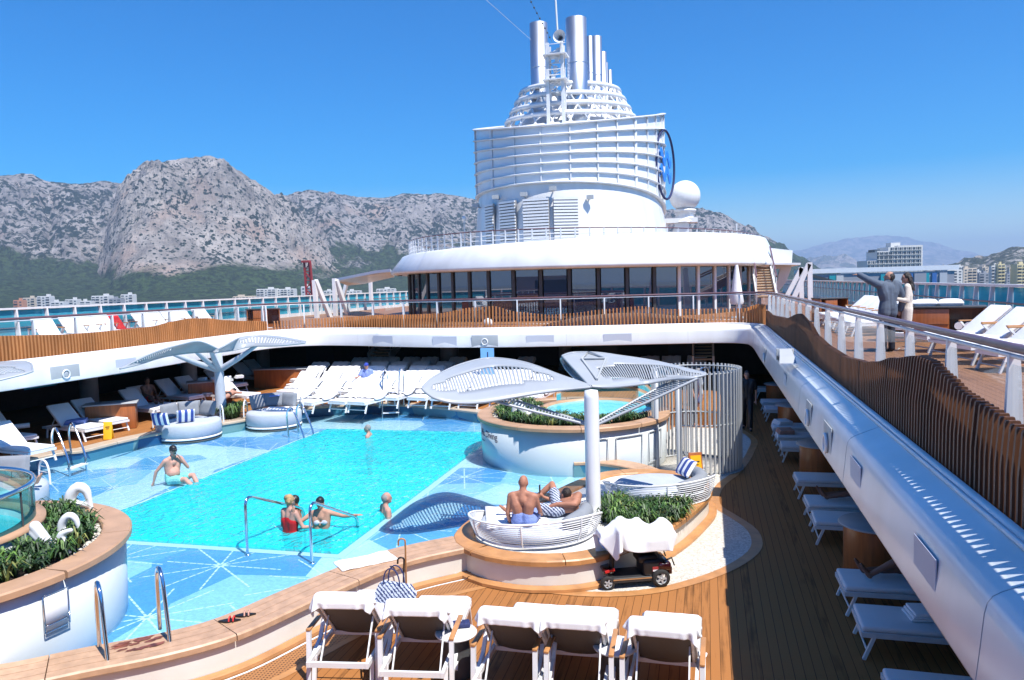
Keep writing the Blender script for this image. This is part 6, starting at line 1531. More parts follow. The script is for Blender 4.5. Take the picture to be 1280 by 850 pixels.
def cloth_mesh(X, name, mt, parent=None, thick=0.008):
    ny, nx = X.shape[:2]; m = MB(); m.add([tuple(map(float, v)) for v in X.reshape(-1, 3)], [(j*nx+i, j*nx+i+1, (j+1)*nx+i+1, (j+1)*nx+i) for j in range(ny-1) for i in range(nx-1)], 0, True)
    o = m.build(name, mt, parent); s = o.modifiers.new('t', 'SOLIDIFY'); s.thickness = thick; s.offset = 0; q = o.modifiers.new('s', 'SUBSURF'); q.levels = 1; q.render_levels = 1; return o
def hood(e, ang, Wd, hy, zs, BL, th, seed):
    ca, sa = math.cos(R(ang)), math.sin(R(ang)); up = np.array([0, -ca, sa]); nr = np.array([0, sa, ca]); ax = np.array([1.0, 0, 0]); base = np.array([0, hy, zs])
    c = base+up*(BL*0.5)+nr*(th*0.35); M = np.array([ax, up, nr]); half = np.array([Wd/2-0.03, BL/2+0.025, th*0.5+0.03])
    nx, ny = 34, 46; W2 = Wd*0.5+0.085; P = np.zeros((ny, nx, 3)); rng = random.Random(seed); sk = rng.uniform(-0.05, 0.05)
    for j in range(ny):
        s = 0.02+(BL+0.22)*j/(ny-1)
        for i in range(nx): x = (i/(nx-1)*2-1)*W2; P[j, i] = base+up*s+nr*(th+0.035)+ax*(x+sk*(j/ny))+nr*0.012*math.sin(i*0.9+seed)*(j/ny)
    X = drape(P, np.arange(nx), [(c, half, M, 0.008)], [], steps=95, it=10, seed=seed)
    return cloth_mesh(X, 'towel_cover', 'towel_white', e)
# ---------------- loungers
def lounger(name, label, ang, arms=False, towel=True, group=None, sling=False, flat_towel=False):
    e = empty(name, (0, 0, 0), 0, label, 'lounger', group); Wd = 0.72; ca, sa = math.cos(R(ang)), math.sin(R(ang)); hy = -0.12; zs = 0.33; BL = 0.84
    fr = MB()
    for s in (-1, 1): fr.box((s*(Wd/2-0.02), 0.0, zs-0.03), (0.035, 1.9, 0.06))
    fr.box((0, 0.93, zs-0.03), (Wd-0.06, 0.035, 0.06)).box((0, -0.93, zs-0.03), (Wd-0.06, 0.035, 0.06)).box((0, hy, zs-0.03), (Wd-0.06, 0.035, 0.05))
    fr.build('frame', 'rail_white', e)
    for sx_, y in ((-1, 0.80), (1, 0.80), (-1, -0.72), (1, -0.72)):
        o = 0.12 if y > 0 else -0.06
        MB().bar((sx_*(Wd/2-0.02), y, zs-0.03), (sx_*(Wd/2-0.02), y+o, 0.0), 0.035, 0.045, up=Vector((1, 0, 0))).build('leg', 'rail_white', e)
    MB().tube([(-(Wd/2-0.02), 0.88, 0.10), (Wd/2-0.02, 0.88, 0.10)], 0.014, 6).build('stretcher', 'rail_white', e)
    if sling:
        b = MB()
        nb = 10; vs = []
        for i in range(nb+1):
            for j in range(9):
                t = i/nb; x = (j/8-0.5)*(Wd-0.12); sag = -0.035*(1-(2*j/8-1)**2); vs.append((x, hy-BL*t*ca+sag*-sa*-1, zs+BL*t*sa+sag*ca))
        b.add(vs, [(i*9+j, i*9+j+1, (i+1)*9+j+1, (i+1)*9+j) for i in range(nb) for j in range(8)], 0, True); o = b.build('sling', 'sling_taupe', e); o.modifiers.new('t', 'SOLIDIFY').thickness = 0.012
    bf = MB()
    for s in (-1, 1): bf.bar((s*(Wd/2-0.06), hy, zs), (s*(Wd/2-0.06), hy-BL*ca, zs+BL*sa), 0.028, 0.035)
    bf.bar((-(Wd/2-0.06), hy-BL*ca, zs+BL*sa), (Wd/2-0.06, hy-BL*ca, zs+BL*sa), 0.028, 0.035)
    for s in (-1, 1): bf.bar((s*(Wd/2-0.09), hy-BL*0.5*ca, zs+BL*0.5*sa), (s*(Wd/2-0.09), hy-0.62, 0.22), 0.016, 0.022)
    bf.bar((-(Wd/2-0.09), hy-0.62, 0.22), (Wd/2-0.09, hy-0.62, 0.22), 0.016, 0.022)
    bf.build('back_frame', 'rail_white', e)
    th = 0.07
    m = MB().box((0, (0.94+hy)/2, zs+th/2), (Wd-0.04, 0.94-hy, th), bev=0.03); m.build('seat_cushion', 'cushion_white', e)
    M = Matrix.Rotation(-R(ang), 3, 'X')
    c = Vector((0, hy-BL*0.5*ca, zs+BL*0.5*sa))+Vector((0, sa, ca))*(th/2+0.005)
    MB().box(c, (Wd-0.05, BL+0.04, th), M=M, bev=0.03).build('back_cushion', 'cushion_white', e)
    if towel:
        if sling: hood(e, ang, Wd, hy, zs, BL, th, 3)
        # fitted towel cover wrapped over the head of the backrest with a hanging hood, wavy lower hem
        m = MB(); nx = 24; hw = Wd/2+0.012; tp = BL+0.05; rows = []
        path = [(0.55, th+0.035), (0.3, th+0.03), (0.0, th+0.02), (BL*0.35, th+0.03), (BL*0.7, th+0.03), (tp-0.05, th+0.03), (tp, th-0.01), (tp+0.012, 0.02), (tp-0.03, -0.03), (tp-0.14, -0.045), (tp-0.27, -0.05)]
        def P3(i, x):
            s, o = path[i]
            if i < 2: y, z = hy+s, zs+o
            elif i == 2: y, z = hy+0.02, zs+o+0.03
            else: y, z = hy-s*ca+o*sa, zs+s*sa+o*ca
            return y, z
        for i in range(len(path)):
            row = []
            for j in range(nx+1):
                x = (j/nx*2-1)*hw; y, z = P3(i, x); w_ = 0.0
                if i >= 8: k = (i-7)/3; w_ = k*0.05*noise.noise(Vector((j*0.33, i*0.15, ang))); dl = k*(0.06*math.sin(j/nx*math.pi)+0.05*noise.noise(Vector((j*0.11, 3.3, ang)))); y += w_*sa*-1-dl*-0.2*ca; z += w_*ca*-1-dl*sa*0.8
                else: z += 0.03*noise.noise(Vector((j*0.3, i*0.7, 1.5)))
                row.append((x, y, z))
            rows.append(row)
        vs = []
        for i, row in enumerate(rows):
            a, b_ = row[0], row[-1]; fall = 0.07 if i < 9 else 0.02; nrm = (0, sa, ca) if i > 2 else (0, 0, 1)
            vs.append((a[0]-0.014, a[1]-nrm[1]*fall, a[2]-nrm[2]*fall)); vs += row; vs.append((b_[0]+0.014, b_[1]-nrm[1]*fall, b_[2]-nrm[2]*fall))
        k = nx+3; m.add(vs, [(i*k+j, i*k+j+1, (i+1)*k+j+1, (i+1)*k+j) for i in range(len(rows)-1) for j in range(k-1)], 0, True)
        if not sling: o = m.build('towel_cover', 'towel_white', e); sf = o.modifiers.new('t', 'SOLIDIFY'); sf.thickness = 0.014; sf.offset = 0; o.modifiers.new('s', 'SUBSURF').levels = 1; o.modifiers['s'].render_levels = 1
        if flat_towel:
            m = MB(); vs = []; nx, ny = 14, 18
            for j in range(ny+1):
                for i in range(nx+1):
                    u = i/nx*2-1; y = 0.05+(0.95-0.05)*j/ny; fold = 0.008*noise.noise(Vector((u*3, y*5, 3))); dr = 0.0
                    if j == ny: dr = 0.05; y += 0.01
                    if abs(u) == 1: dr = max(dr, 0.055)
                    vs.append((u*(Wd/2), y, zs+th+0.012+fold-dr))
            m.add(vs, [(j*(nx+1)+i, j*(nx+1)+i+1, (j+1)*(nx+1)+i+1, (j+1)*(nx+1)+i) for j in range(ny) for i in range(nx)], 0, True)
            o = m.build('foot_towel', 'towel_white', e); sf = o.modifiers.new('t', 'SOLIDIFY'); sf.thickness = 0.012
    if arms:
        for s in (-1, 1):
            x = s*(Wd/2+0.045)
            MB().box((x, -0.42, 0.60), (0.055, 0.62, 0.028), bev=0.006).build('armrest', 'teak_edge', e)
            m = MB().bar((x, -0.70, 0.585), (x, -0.76, 0.0), 0.045, 0.05, up=Vector((1, 0, 0))).bar((x, -0.14, 0.585), (x, -0.52, 0.14), 0.035, 0.045, up=Vector((1, 0, 0))).bar((x, -0.72, 0.2), (x, -0.3, 0.36), 0.03, 0.04, up=Vector((1, 0, 0)))
            m.build('arm_frame', 'rail_white', e)
    return e
def place(proto, foot, d, label, group, used, z=0.0, name=None):
    jr = R(PJ.uniform(-4.5, 4.5)) if proto is P_sun else R(PJ.uniform(-2, 2)); d = Vector((d[0]*math.cos(jr)-d[1]*math.sin(jr), d[0]*math.sin(jr)+d[1]*math.cos(jr))).normalized(); c = Vector((foot[0], foot[1]))-d*(0.95+(PJ.uniform(-0.12, 0.12) if proto is P_sun else 0)); rz = math.atan2(d.y, d.x)-math.pi/2
    if proto.name in used: o = copy_tree(proto, None, (c.x, c.y, z), rz, label)
    else: used.add(proto.name); o = proto; o.location = (c.x, c.y, z); o.rotation_euler = (0, 0, rz); o['label'] = label
    o['group'] = group; return o
used = set(); PJ = random.Random(31)
P_near = lounger('lounger', 'x', 47, arms=True, towel=True, sling=True, flat_towel=True)
P_arm = lounger('lounger', 'x', 40, arms=True, towel=False)
P_sun = lounger('lounger', 'x', 38, towel=True)
P_low = lounger('lounger', 'x', 41, towel=False)
ORD = ['first', 'second', 'third', 'fourth', 'fifth', 'sixth', 'seventh', 'eighth', 'ninth', 'tenth', 'eleventh', 'twelfth', 'thirteenth', 'fourteenth', 'fifteenth', 'sixteenth']
g_ = 'towel covered loungers on the near deck'
NEAR = []
def near(top, foot, lab):
    t = at(*top, 0.98); f = at(*foot, 0.42); o = place(P_near, (f.x, f.y), (f.x-t.x, f.y-t.y), lab, g_, used); NEAR.append(o)
    if len(NEAR) > 1:
        for c in list(o.children):
            if c.name.startswith('towel_cover'): bpy.data.objects.remove(c)
        hood(o, 47, 0.72, -0.12, 0.33, 0.84, 0.07, 3+7*len(NEAR))
near((426, 757), (478, 735), 'teak armed lounger with a white towel at the left end of the near row')
near((515, 772), (556, 742), 'teak armed lounger with the patterned handbag on it')
near((628, 783), (677, 752), 'teak armed lounger beside the side table with the dark pouch')
near((710, 778), (738, 755), 'teak armed lounger in the middle pair, the one nearer the scooter')
near((832, 778), (840, 763), 'teak armed lounger standing alone at the right end of the near row')
# shaded row under the right gallery
g_ = 'shaded loungers under the right gallery'
for i, (y, lab) in enumerate(((8.1, 'shaded lounger cut by the bottom of the picture under the right gallery'), (9.75, 'large pale lounger with a folded towel, nearest full one under the right gallery'), (10.95, 'shaded lounger with bare legs lying on it by the near round table'),
     (13.75, 'shaded lounger just beyond the near round table'), (14.75, 'shaded lounger with dark legs stretched across it'), (16.5, 'shaded lounger with a small dark bag, between two round tables'), (19.7, 'shaded lounger beyond the second round table'),
     (20.9, 'shaded lounger with a pink edged towel'), (22.2, 'shaded lounger with a bundled towel before the third table'), (25.2, 'shaded lounger beyond the third table, sixth deep in the shade'), (26.6, 'shaded lounger far along the right gallery'), (29.8, 'shaded lounger, last and smallest in the right gallery'))):
    place(P_low, (1.72, y), (-1, 0.0), lab, g_, used)
# shore side row
g_ = 'loungers along the shore side under the gallery edge'
for px, py, lab in ((35, 545, 'lounger with a rolled towel nearest the picture edge on the shore side terrace'), (57, 559, 'lounger partly hidden behind the glass tub screen'), (125, 532, 'lounger with a blue towel beside the chrome ladder'), (152, 524, 'lounger just before the teak cabinet on the shore side'),
        (208, 509, 'lounger with the dark seated sunbather on the shore side'), (216, 505, 'lounger touching the one with the seated sunbather'), (250, 494, 'lounger with white towels, left of the branching canopy post'), (272, 490, 'lounger directly behind the branching canopy post'), (322, 492, 'lounger with the face down sunbather in black on it'), (306, 479, 'empty lounger in the shade behind the face down sunbather'), (338, 470, 'shaded lounger behind the cabinet with the grey top'), (352, 465, 'shaded lounger next to the far dark cabinet')):
    f = at(px-4, py, ZR+0.40); place(P_low, (f.x, f.y), (0.98, -0.20), lab, g_, used, ZR)
for (x, y, lab) in ((-19.6, 17.2, 'dim lounger deep in the shade behind the shore side row'), (-20.2, 15.6, 'dim lounger deep in the shade at the picture edge')): place(P_low, (x, y), (0.85, -0.5), lab, g_, used, ZR)
# far rows
g_ = 'white loungers packed beyond the pool'
for i, px in enumerate((340, 382, 418, 446, 483, 519, 551, 584, 622, 660)):
    f = at(px, 498-(2 if i > 3 else -3), ZR+0.4); t = 0.30-0.05*i
    place(P_sun, (f.x, f.y), (-0.14-0.22*max(0, 1-i/5), -1), f'sunlit white lounger, {ORD[i]} from the left in the front row beyond the pool', g_, used, ZR)
for i, px in enumerate((352, 385, 407, 434, 462, 492, 512, 541, 570, 602, 634)):
    f = at(px, 489-(i > 5), ZR+0.4)
    place(P_sun, (f.x, f.y), (-0.16, -1), f'white lounger, {ORD[i]} from the left in the second row beyond the pool', g_, used, ZR)
for i, px in enumerate((366, 392, 414, 441, 470, 498, 524, 556, 588)):
    f = at(px, 480.5, ZR+0.4)
    place(P_sun, (f.x, f.y), (-0.12, -1), f'white lounger, {ORD[i]} from the left in the third row beyond the pool', g_, used, ZR)
for i, px in enumerate((425, 446, 468, 490, 520, 550, 590, 640, 812, 838, 868)):
    f = at(px, 466.5, ZR+0.4)
    place(P_sun, (f.x, f.y), (-0.1 if px < 700 else 0.0, -1), f'white lounger, {ORD[i]} from the left in the back row under the far gallery edge', g_, used, ZR)
for i, px in enumerate((372, 398, 424, 450, 478, 506, 534, 566)):
    f = at(px, 473.5, ZR+0.4)
    place(P_sun, (f.x, f.y), (-0.1, -1), f'white lounger, {ORD[i]} from the left in the fourth row, just inside the gallery shade', g_, used, ZR)
# upper deck loungers
g_ = 'white loungers on the upper deck by the port side windscreen'
dv = Vector((0.585, -0.465))
for i in range(4):
    f = Vector((4.25+0.06*i, 17.5-1.15*i))
    place(P_arm, f, (-0.98, -0.2), ('white lounger with teak arms right behind the standing woman', 'white lounger with teak arms, middle one of those behind the glass', 'white lounger with teak arms nearest the handrail', 'white lounger with teak arms cut by the picture edge')[i], g_, used, Z1)
for i in range(6):
    f = Vector((3.6, 27.4-1.05*i))
    place(P_arm, f, (-0.98, -0.2), f'white lounger behind the pointing man, {ORD[i]} from the left in its tight row', g_, used, Z1)
g_ = 'white loungers on the upper deck facing the shore side screen'
red = 3
for i, (px, lab) in enumerate(((49, 'white upper deck lounger left of the red one, nearest the picture edge'), (84, 'white upper deck lounger, first of the pair left of the red seat'), (100, 'white upper deck lounger, second of the pair left of the red seat'), (133, 'red upper deck lounger between the white ones'), (122, 'white upper deck lounger overlapping the red one'),
        (173, 'white upper deck lounger just right of the red one'), (189, 'white upper deck lounger behind the rising wave of the screen'), (207, 'white upper deck lounger, third right of the red one'), (223, 'white upper deck lounger near the wave crest of the screen'), (248, 'white upper deck lounger above the wave crest of the screen'))):
    h_ = atX(px, 401-(px-49)*0.04, -21.6); o = place(P_arm, (h_.x+1.5, h_.y-0.5), (0.93, -0.37), lab, g_, used, Z1)
    if i == red:
        for c in o.children:
            if 'cushion' in c.name: c.data = c.data.copy(); c.data.materials[0] = MAT['red']

# side tables by the near loungers
def side_table(px, py, label):
    p = at(px, py, 0.50); e = empty('side_table', (p.x, p.y, 0), 0, label, 'side table', 'round side tables between the near loungers')
    MB().lathe([(0.0, 0.47), (0.235, 0.47), (0.245, 0.485), (0.235, 0.50), (0, 0.502)], seg=40).build('table_top', 'rail_white', e)
    MB().lathe([(0.20, 0), (0.205, 0.02), (0.17, 0.2), (0.15, 0.36), (0.165, 0.47)], seg=32).build('drum', 'dark_grey', e)
    return p
t1 = side_table(570, 789, 'white topped side table between the second and third near loungers'); side_table(769, 806, 'white topped side table left of the lone right hand lounger')
o = MB().box((0, 0, 0.03), (0.22, 0.13, 0.06), bev=0.02).build('pouch', 'navy', loc=(t1.x+0.02, t1.y+0.12, 0.503), rz=0.4); tag(o, 'dark blue pouch on the side table', 'pouch')
# teak drum tables under the right gallery
def drum_table(x, y, r, label):
    e = empty('drum_table', (x, y, 0), 0, label, 'drum table', 'round topped teak tables under the right gallery')
    MB().lathe([(0, 0.72), (r, 0.72), (r+0.015, 0.735), (r, 0.75), (0, 0.752)], seg=40).build('table_top', 'grey_paint', e); MB().lathe([(r-0.06, 0), (r-0.06, 0.72)], seg=36).build('drum', 'cabinet_wood', e)
for y, lab in ((12.35, 'teak drum table with a grey round top, nearest in the right gallery'), (18.1, 'teak drum table, second along the right gallery'), (23.6, 'teak drum table, third along the right gallery'), (28.2, 'teak drum table, farthest along the right gallery')): drum_table(2.45, y, 0.52, lab)
# towels on shaded loungers
def roll(p, r, l, rz, label, mt='towel_white', group='rolled and folded towels'):
    m = MB(); pts = [(-l/2, 0, r), (-l/4, 0, r), (l/4, 0, r), (l/2, 0, r)]; m.tube(pts, r, 14); tag(m.build('rolled_towel', mt, loc=p, rz=rz), label, 'towel', group)
def folded(p, s, rz, label, mt='towel_white', group='rolled and folded towels'):
    m = MB()
    for k in range(3): m.box((0.01*k, -0.008*k, 0.02+0.036*k), (s[0]-0.02*k, s[1], 0.034), bev=0.015)
    tag(m.build('folded_towel', mt, loc=p, rz=rz), label, 'towel', group)
folded((2.55, 9.8, 0.402), (0.55, 0.34), 0.1, 'folded white towel on the nearest full lounger under the right gallery')
folded((1.95, 21.0, 0.402), (0.4, 0.5), 0.1, 'pink edged towel heap on a shaded lounger', 'skin_pink'); folded((2.0, 22.3, 0.402), (0.4, 0.5), 0.3, 'bundled white towel on the shaded lounger before the third table')
p = at(33, 536, ZR+0.42); roll((p.x-0.3, p.y+0.05, ZR+0.405), 0.07, 0.5, 0.9, 'rolled white towel on the lounger nearest the picture edge')
p = at(95, 528, ZR+0.42); folded((p.x, p.y, ZR+0.403), (0.55, 0.5), 0.6, 'crumpled blue towel on the lounger beside the chrome ladder', 'towel_blue')
p = at(262, 482, ZR+0.5); folded((p.x, p.y, ZR+0.403), (0.6, 0.5), 0.3, 'bunched white towel on the lounger left of the branching post')
# cabinets
def cabinet(p, z, L, Dp, Hh, rz, label, towels=True, name='teak_cabinet'):
    e = empty(name, (p[0], p[1], z), rz, label, 'cabinet', 'teak towel cabinets')
    MB().box((0, 0, Hh/2), (L, Dp, Hh), bev=0.02).build('body', 'cabinet_wood', e); MB().box((0, 0, Hh+0.02), (L+0.12, Dp+0.1, 0.045), bev=0.012).build('top', 'pale_grey', e)
    return e
p = at(139, 503, 1.25); cabinet((p.x, p.y), ZR, 1.35, 0.62, 0.76, R(35), 'teak cabinet with a pale top before the first grey column')
p = at(256, 478, 1.22); cabinet((p.x, p.y+0.3), ZR, 1.5, 0.65, 0.76, R(35), 'teak cabinet with towels on it behind the canopy post')
p = at(345, 463, 1.2); cabinet((p.x, p.y+0.5), ZR, 2.2, 0.75, 0.76, R(10), 'dark teak cabinet in the shade behind the loungers')
for k in range(4): folded((at(248, 478, 1.25).x+0.35*k-0.2, at(248, 478, 1.25).y+0.5+0.24*k, ZR+0.805), (0.3, 0.25), 0.3+0.2*k, f'white towel stack, {ORD[k]} from the left on the cabinet behind the canopy post')
def towel_station(a, b, label, n=2):
    A = at(*a, 3.70); B = at(*b, 3.70); d = (B-A); L = Vector((d.x, d.y)).length; rz = math.atan2(d.y, d.x); e = empty('towel_station', ((A.x+B.x)/2, (A.y+B.y)/2+0.35, Z1), rz, label, 'towel station', 'teak towel stations on the upper deck')
    MB().box((0, 0, 0.82), (L+0.06, 0.75, 0.05), bev=0.012).build('top', 'dark_grey', e); MB().box((-0.10*L, 0, 0.40), (L*0.44, 0.7, 0.76), bev=0.01).build('door_box', 'cabinet_wood', e)
    MB().box((-0.10*L, -0.355, 0.42), (L*0.43, 0.01, 0.008)).build('drawer_gap', 'black', e)
    MB().box((0, 0.32, 0.42), (L, 0.03, 0.78)).box((0, 0, 0.05), (L, 0.7, 0.06)).box((0.49*L, 0, 0.42), (0.04, 0.7, 0.78)).box((-0.49*L, 0, 0.42), (0.04, 0.7, 0.78)).box((0.30*L, 0, 0.12), (L*0.36, 0.66, 0.03)).build('shelf_frame', 'cabinet_wood', e)
    return e, L, rz
e, L, rz = towel_station((1122, 383), (1238, 382), 'long teak towel station with a dark top behind the standing woman')
c = e.location; ca, sa = math.cos(rz), math.sin(rz)
def loc(x, y, z): return (c.x+x*ca-y*sa, c.y+x*sa+y*ca, Z1+z)
for k in range(3): roll(loc(0.22*L+0.2*k, -0.1, 0.30), 0.085, 0.5, rz+R(90), f'rolled towel, {ORD[k]} from the left on the shelf of the long towel station')
folded(loc(0.30*L, -0.1, 0.14), (0.55, 0.5), rz, 'folded white towels at the bottom of the long towel station'); 
for k in range(2): folded(loc(-0.42*L+0.02*k, -0.1, 0.12+0.16*k), (0.3, 0.5), rz, ('lower', 'upper')[k]+' folded towel at the left end of the long towel station')
for k in range(3): cushion('pillow', loc(-0.42*L+0.52*k, 0, 0.91), (0.55, 0.45, 0.2), (0, 0, rz), 'cushion_white', f'white pillow, {ORD[k]} from the left on top of the long towel station', 'white pillows on the towel station')
e, L, rz = towel_station((1022, 372.5), (1056, 371.5), 'small teak towel station beside the white strut frame'); c = e.location; ca, sa = math.cos(rz), math.sin(rz)
e.children[0].data
folded(loc(-0.40*L, -0.2, 0.12), (0.4, 0.4), rz, 'folded towels in the small towel station by the strut frame')
e, L, rz = towel_station((302, 386.5), (343, 385), 'teak towel station on the shore side of the upper deck')
MB().box((0, 0, 0.1), (0.16, 0.16, 0.2), bev=0.02).build('bin', 'pale_grey', loc=(atX(1096, 447, 2.2).x, atX(1096, 452, 2.2).y, Z1), label='small pale box standing behind the balustrade by the man', cat='box')
# floodlight and dome camera on the gallery edge
def edge_lamp(px, py, z, label):
    p = at(px, py, z); e = empty('floodlight', p, 0, label, 'floodlight')
    m = MB(); m.add([(-0.14, -0.30, 0), (0.14, -0.30, 0), (0.14, 0.24, 0), (-0.14, 0.24, 0), (-0.12, -0.10, 0.16), (0.12, -0.10, 0.16), (0.10, 0.16, 0.30), (-0.10, 0.16, 0.30)], [(3, 2, 1, 0), (4, 5, 6, 7), (0, 1, 5, 4), (1, 2, 6, 5), (2, 3, 7, 6), (3, 0, 4, 7)])
    m.build('housing', 'grey_paint', e); e.scale = (1.1, 1.1, 0.75); MB().box((0.0, 0.26, 0.15), (0.30, 0.04, 0.3), bev=0.01).build('bracket', 'pale_grey', e)  # grey puts the rail's shade into the white housing's colour
    MB().box((-0.145, -0.02, 0.1), (0.01, 0.2, 0.1)).build('side_mark', 'charcoal', e)
edge_lamp(983, 452, 2.86, 'white floodlight housing on the ledge of the right gallery')
p = at(611, 405, 2.95); e = empty('dome_camera', p, 0, 'white dome camera above the grey loudspeaker on the far gallery edge', 'camera'); MB().ball((0, -0.1, 0.05), 0.19, 16).build('dome', 'white_paint', e); MB().tube([(0, 0, -0.1), (0, -0.1, -0.12), (0, -0.1, 0)], 0.05, 10).build('arm', 'pale_grey', e)
# blue banner with a thin cross mark
A = at(600, 447, 1.2) ; p = atY(609, 440, 26.6); e = empty('banner', (p.x, 26.6, 0.5), 0, 'pale blue hanging banner with a thin dark cross mark under the far speaker', 'banner')
MB().box((0, 0, 0.85), (0.50, 0.03, 1.7)).build('cloth', 'sky_blue', e); MB().box((0.02, -0.02, 1.35), (0.035, 0.006, 0.42)).box((0.02, -0.02, 1.33), (0.30, 0.006, 0.012)).build('cross_mark', 'navy', e)
# plants and blue object under the far gallery
p = at(650, 452, ZR); tufts('potted_shrub', 'dim leafy shrubs in the shade right of the blue banner', lambda r_: (p.x+r_.uniform(-0.9, 1.0), p.y+1.0+r_.uniform(-.4, .4)), 110, ZR+0.2, 0.5, 1.3, 9)
q = MB().lathe([(0.9, 0), (0.85, 0.3), (0.5, 0.7), (0.0, 0.85)], seg=7, sy=0.6); tag(q.build('blue_parasol', 'cobalt', loc=(p.x+0.6, p.y+0.6, ZR+0.55)), 'collapsed dark blue parasol in the shade behind the big canopy', 'parasol')
# stairs under the gallery
stairs((463, 446), (487, 446), (463, 431), 4, 33.0, 34.0, 'short tan stairs in the dark under the far gallery')
stairs((868, 451), (890, 448), (887, 424), 7, 30.0, 32.5, 'dim stairs with thin rails beside the port end of the far gallery', 'chrome')

# covered mobility scooter
s0, s1 = at(757, 733, 0), at(820, 728, 0); ang_ = math.atan2(s1.y-s0.y, s1.x-s0.x); mid = (s0+s1)/2
sc2 = empty('mobility_scooter', (mid.x, mid.y+0.05, 0), ang_, 'dark mobility scooter parked by the curved wall', 'scooter')
Ls = (s1-s0).length
def wheel(x, y, r, w_):
    e_ = MB().lathe([(r*0.62, -w_/2), (r*0.9, -w_/2), (r, -w_*0.3), (r, w_*0.3), (r*0.9, w_/2), (r*0.62, w_/2)], seg=28).build('wheel', 'rubber', sc2); e_.location = (x, y, r); e_.rotation_euler = (R(90), 0, 0)
    m = MB().lathe([(r*0.62, -w_*0.4), (r*0.55, -w_*0.3), (r*0.55, w_*0.3), (r*0.62, w_*0.4)], seg=28).lathe([(0, w_*0.45), (r*0.15, w_*0.4), (r*0.15, -w_*0.4), (0, -w_*0.45)], seg=12)
    for k in range(5): a = R(72*k); m.bar((0, 0, w_*0.3), (r*0.58*math.cos(a), r*0.58*math.sin(a), w_*0.3), r*0.22, 0.02, up=Vector((0, 0, 1)))
    m.build('rim', 'pale_grey', e_)
for y in (-0.22, 0.22): wheel(-Ls/2-0.02, y*0.85, 0.105, 0.07); wheel(Ls/2, y, 0.135, 0.09)
MB().box((-0.02, 0, 0.14), (0.62, 0.42, 0.06), bev=0.02).box((-0.02, -0.215, 0.13), (0.62, 0.02, 0.05), bev=0.008).build('footboard', 'charcoal', sc2)
MB().bar((-0.33, -0.226, 0.155), (0.28, -0.226, 0.155), 0.012, 0.02).build('trim_strip', 'chrome', sc2)
MB().box((0.30, 0, 0.28), (0.34, 0.42, 0.26), bev=0.05).box((0.22, 0, 0.40), (0.30, 0.34, 0.12), bev=0.04).build('battery_cover', 'black', sc2)
MB().box((0.45, 0, 0.30), (0.20, 0.50, 0.14), bev=0.05).box((0.53, 0, 0.24), (0.06, 0.46, 0.12), bev=0.02).build('rear_shroud', 'maroon', sc2)
MB().box((0.31, -0.214, 0.27), (0.09, 0.006, 0.07)).build('label_plate', 'crane_red', sc2); MB().box((0.31, -0.216, 0.25), (0.08, 0.006, 0.025)).build('label_text', 'rail_white', sc2)
MB().box((-0.38, 0, 0.26), (0.16, 0.36, 0.05), bev=0.02).build('front_fender', 'maroon', sc2); MB().bar((-0.44, -0.19, 0.27), (-0.30, -0.19, 0.30), 0.03, 0.03).build('reflector', 'red', sc2)
MB().tube([(-0.30, 0, 0.16), (-0.28, 0, 0.5), (-0.20, 0, 0.86)], [0.04, 0.035, 0.03], 10).tube([(-0.22, -0.20, 0.88), (-0.20, 0, 0.86), (-0.22, 0.20, 0.88)], 0.018, 8).build('tiller', 'black', sc2)
MB().box((-0.40, 0, 0.70), (0.12, 0.30, 0.22), bev=0.04).build('basket', 'blue_bright', sc2)
MB().tube([(0.32, 0, 0.4), (0.32, 0, 0.56)], 0.03, 10).build('seat_post', 'charcoal', sc2)
MB().box((0.32, 0, 0.60), (0.42, 0.46, 0.09), bev=0.04).bar((0.5, 0, 0.6), (0.55, 0, 0.80), 0.4, 0.07).box((0.34, -0.27, 0.70), (0.34, 0.06, 0.04), bev=0.015).box((0.34, 0.27, 0.70), (0.34, 0.06, 0.04), bev=0.015).build('seat', 'navy', sc2)
MB().tube([(0.44, -0.2, 0.38), (0.56, -0.2, 0.42), (0.60, -0.2, 0.30)], 0.012, 6).tube([(0.44, 0.2, 0.38), (0.56, 0.2, 0.42), (0.60, 0.2, 0.30)], 0.012, 6).build('grab_hoop', 'black', sc2)
# its white towel: a cloth laid over tiller and seat
def scooter_cloth():
    nx, ny = 46, 40; P = np.zeros((ny, nx, 3))
    for j in range(ny):
        for i in range(nx): P[j, i] = (-0.60+1.30*i/(nx-1), -0.56+1.12*j/(ny-1)+0.06*i/nx, 1.06)
    I = np.eye(3); bx_ = [(np.array([0.32, 0, 0.62]), np.array([0.22, 0.24, 0.05]), I, 0.012), (np.array([0.53, 0, 0.74]), np.array([0.05, 0.21, 0.16]), I, 0.012), (np.array([0.34, -0.27, 0.72]), np.array([0.17, 0.03, 0.03]), I, 0.012), (np.array([0.34, 0.27, 0.72]), np.array([0.17, 0.03, 0.03]), I, 0.012), (np.array([-0.40, 0, 0.70]), np.array([0.07, 0.16, 0.12]), I, 0.012)]
    cp = [(np.array([-0.22, -0.25, 0.90]), np.array([-0.22, 0.25, 0.90]), 0.05, 0.015), (np.array([-0.20, 0, 0.5]), np.array([-0.16, 0, 0.99]), 0.05, 0.012), (np.array([0.05, -0.05, 0.90]), np.array([0.12, 0.08, 0.90]), 0.06, 0.012)]
    X = drape(P, np.array([], int), bx_, cp, steps=120, it=10, seed=5, floor=0.34, fric=0.8)
    o = cloth_mesh(X, 'covering_towel', 'towel_white', None); o.location = (mid.x, mid.y+0.05, 0); o.rotation_euler = (0, 0, ang_); tag(o, 'large white towel thrown over the seat and tiller of the scooter', 'towel')
scooter_cloth()
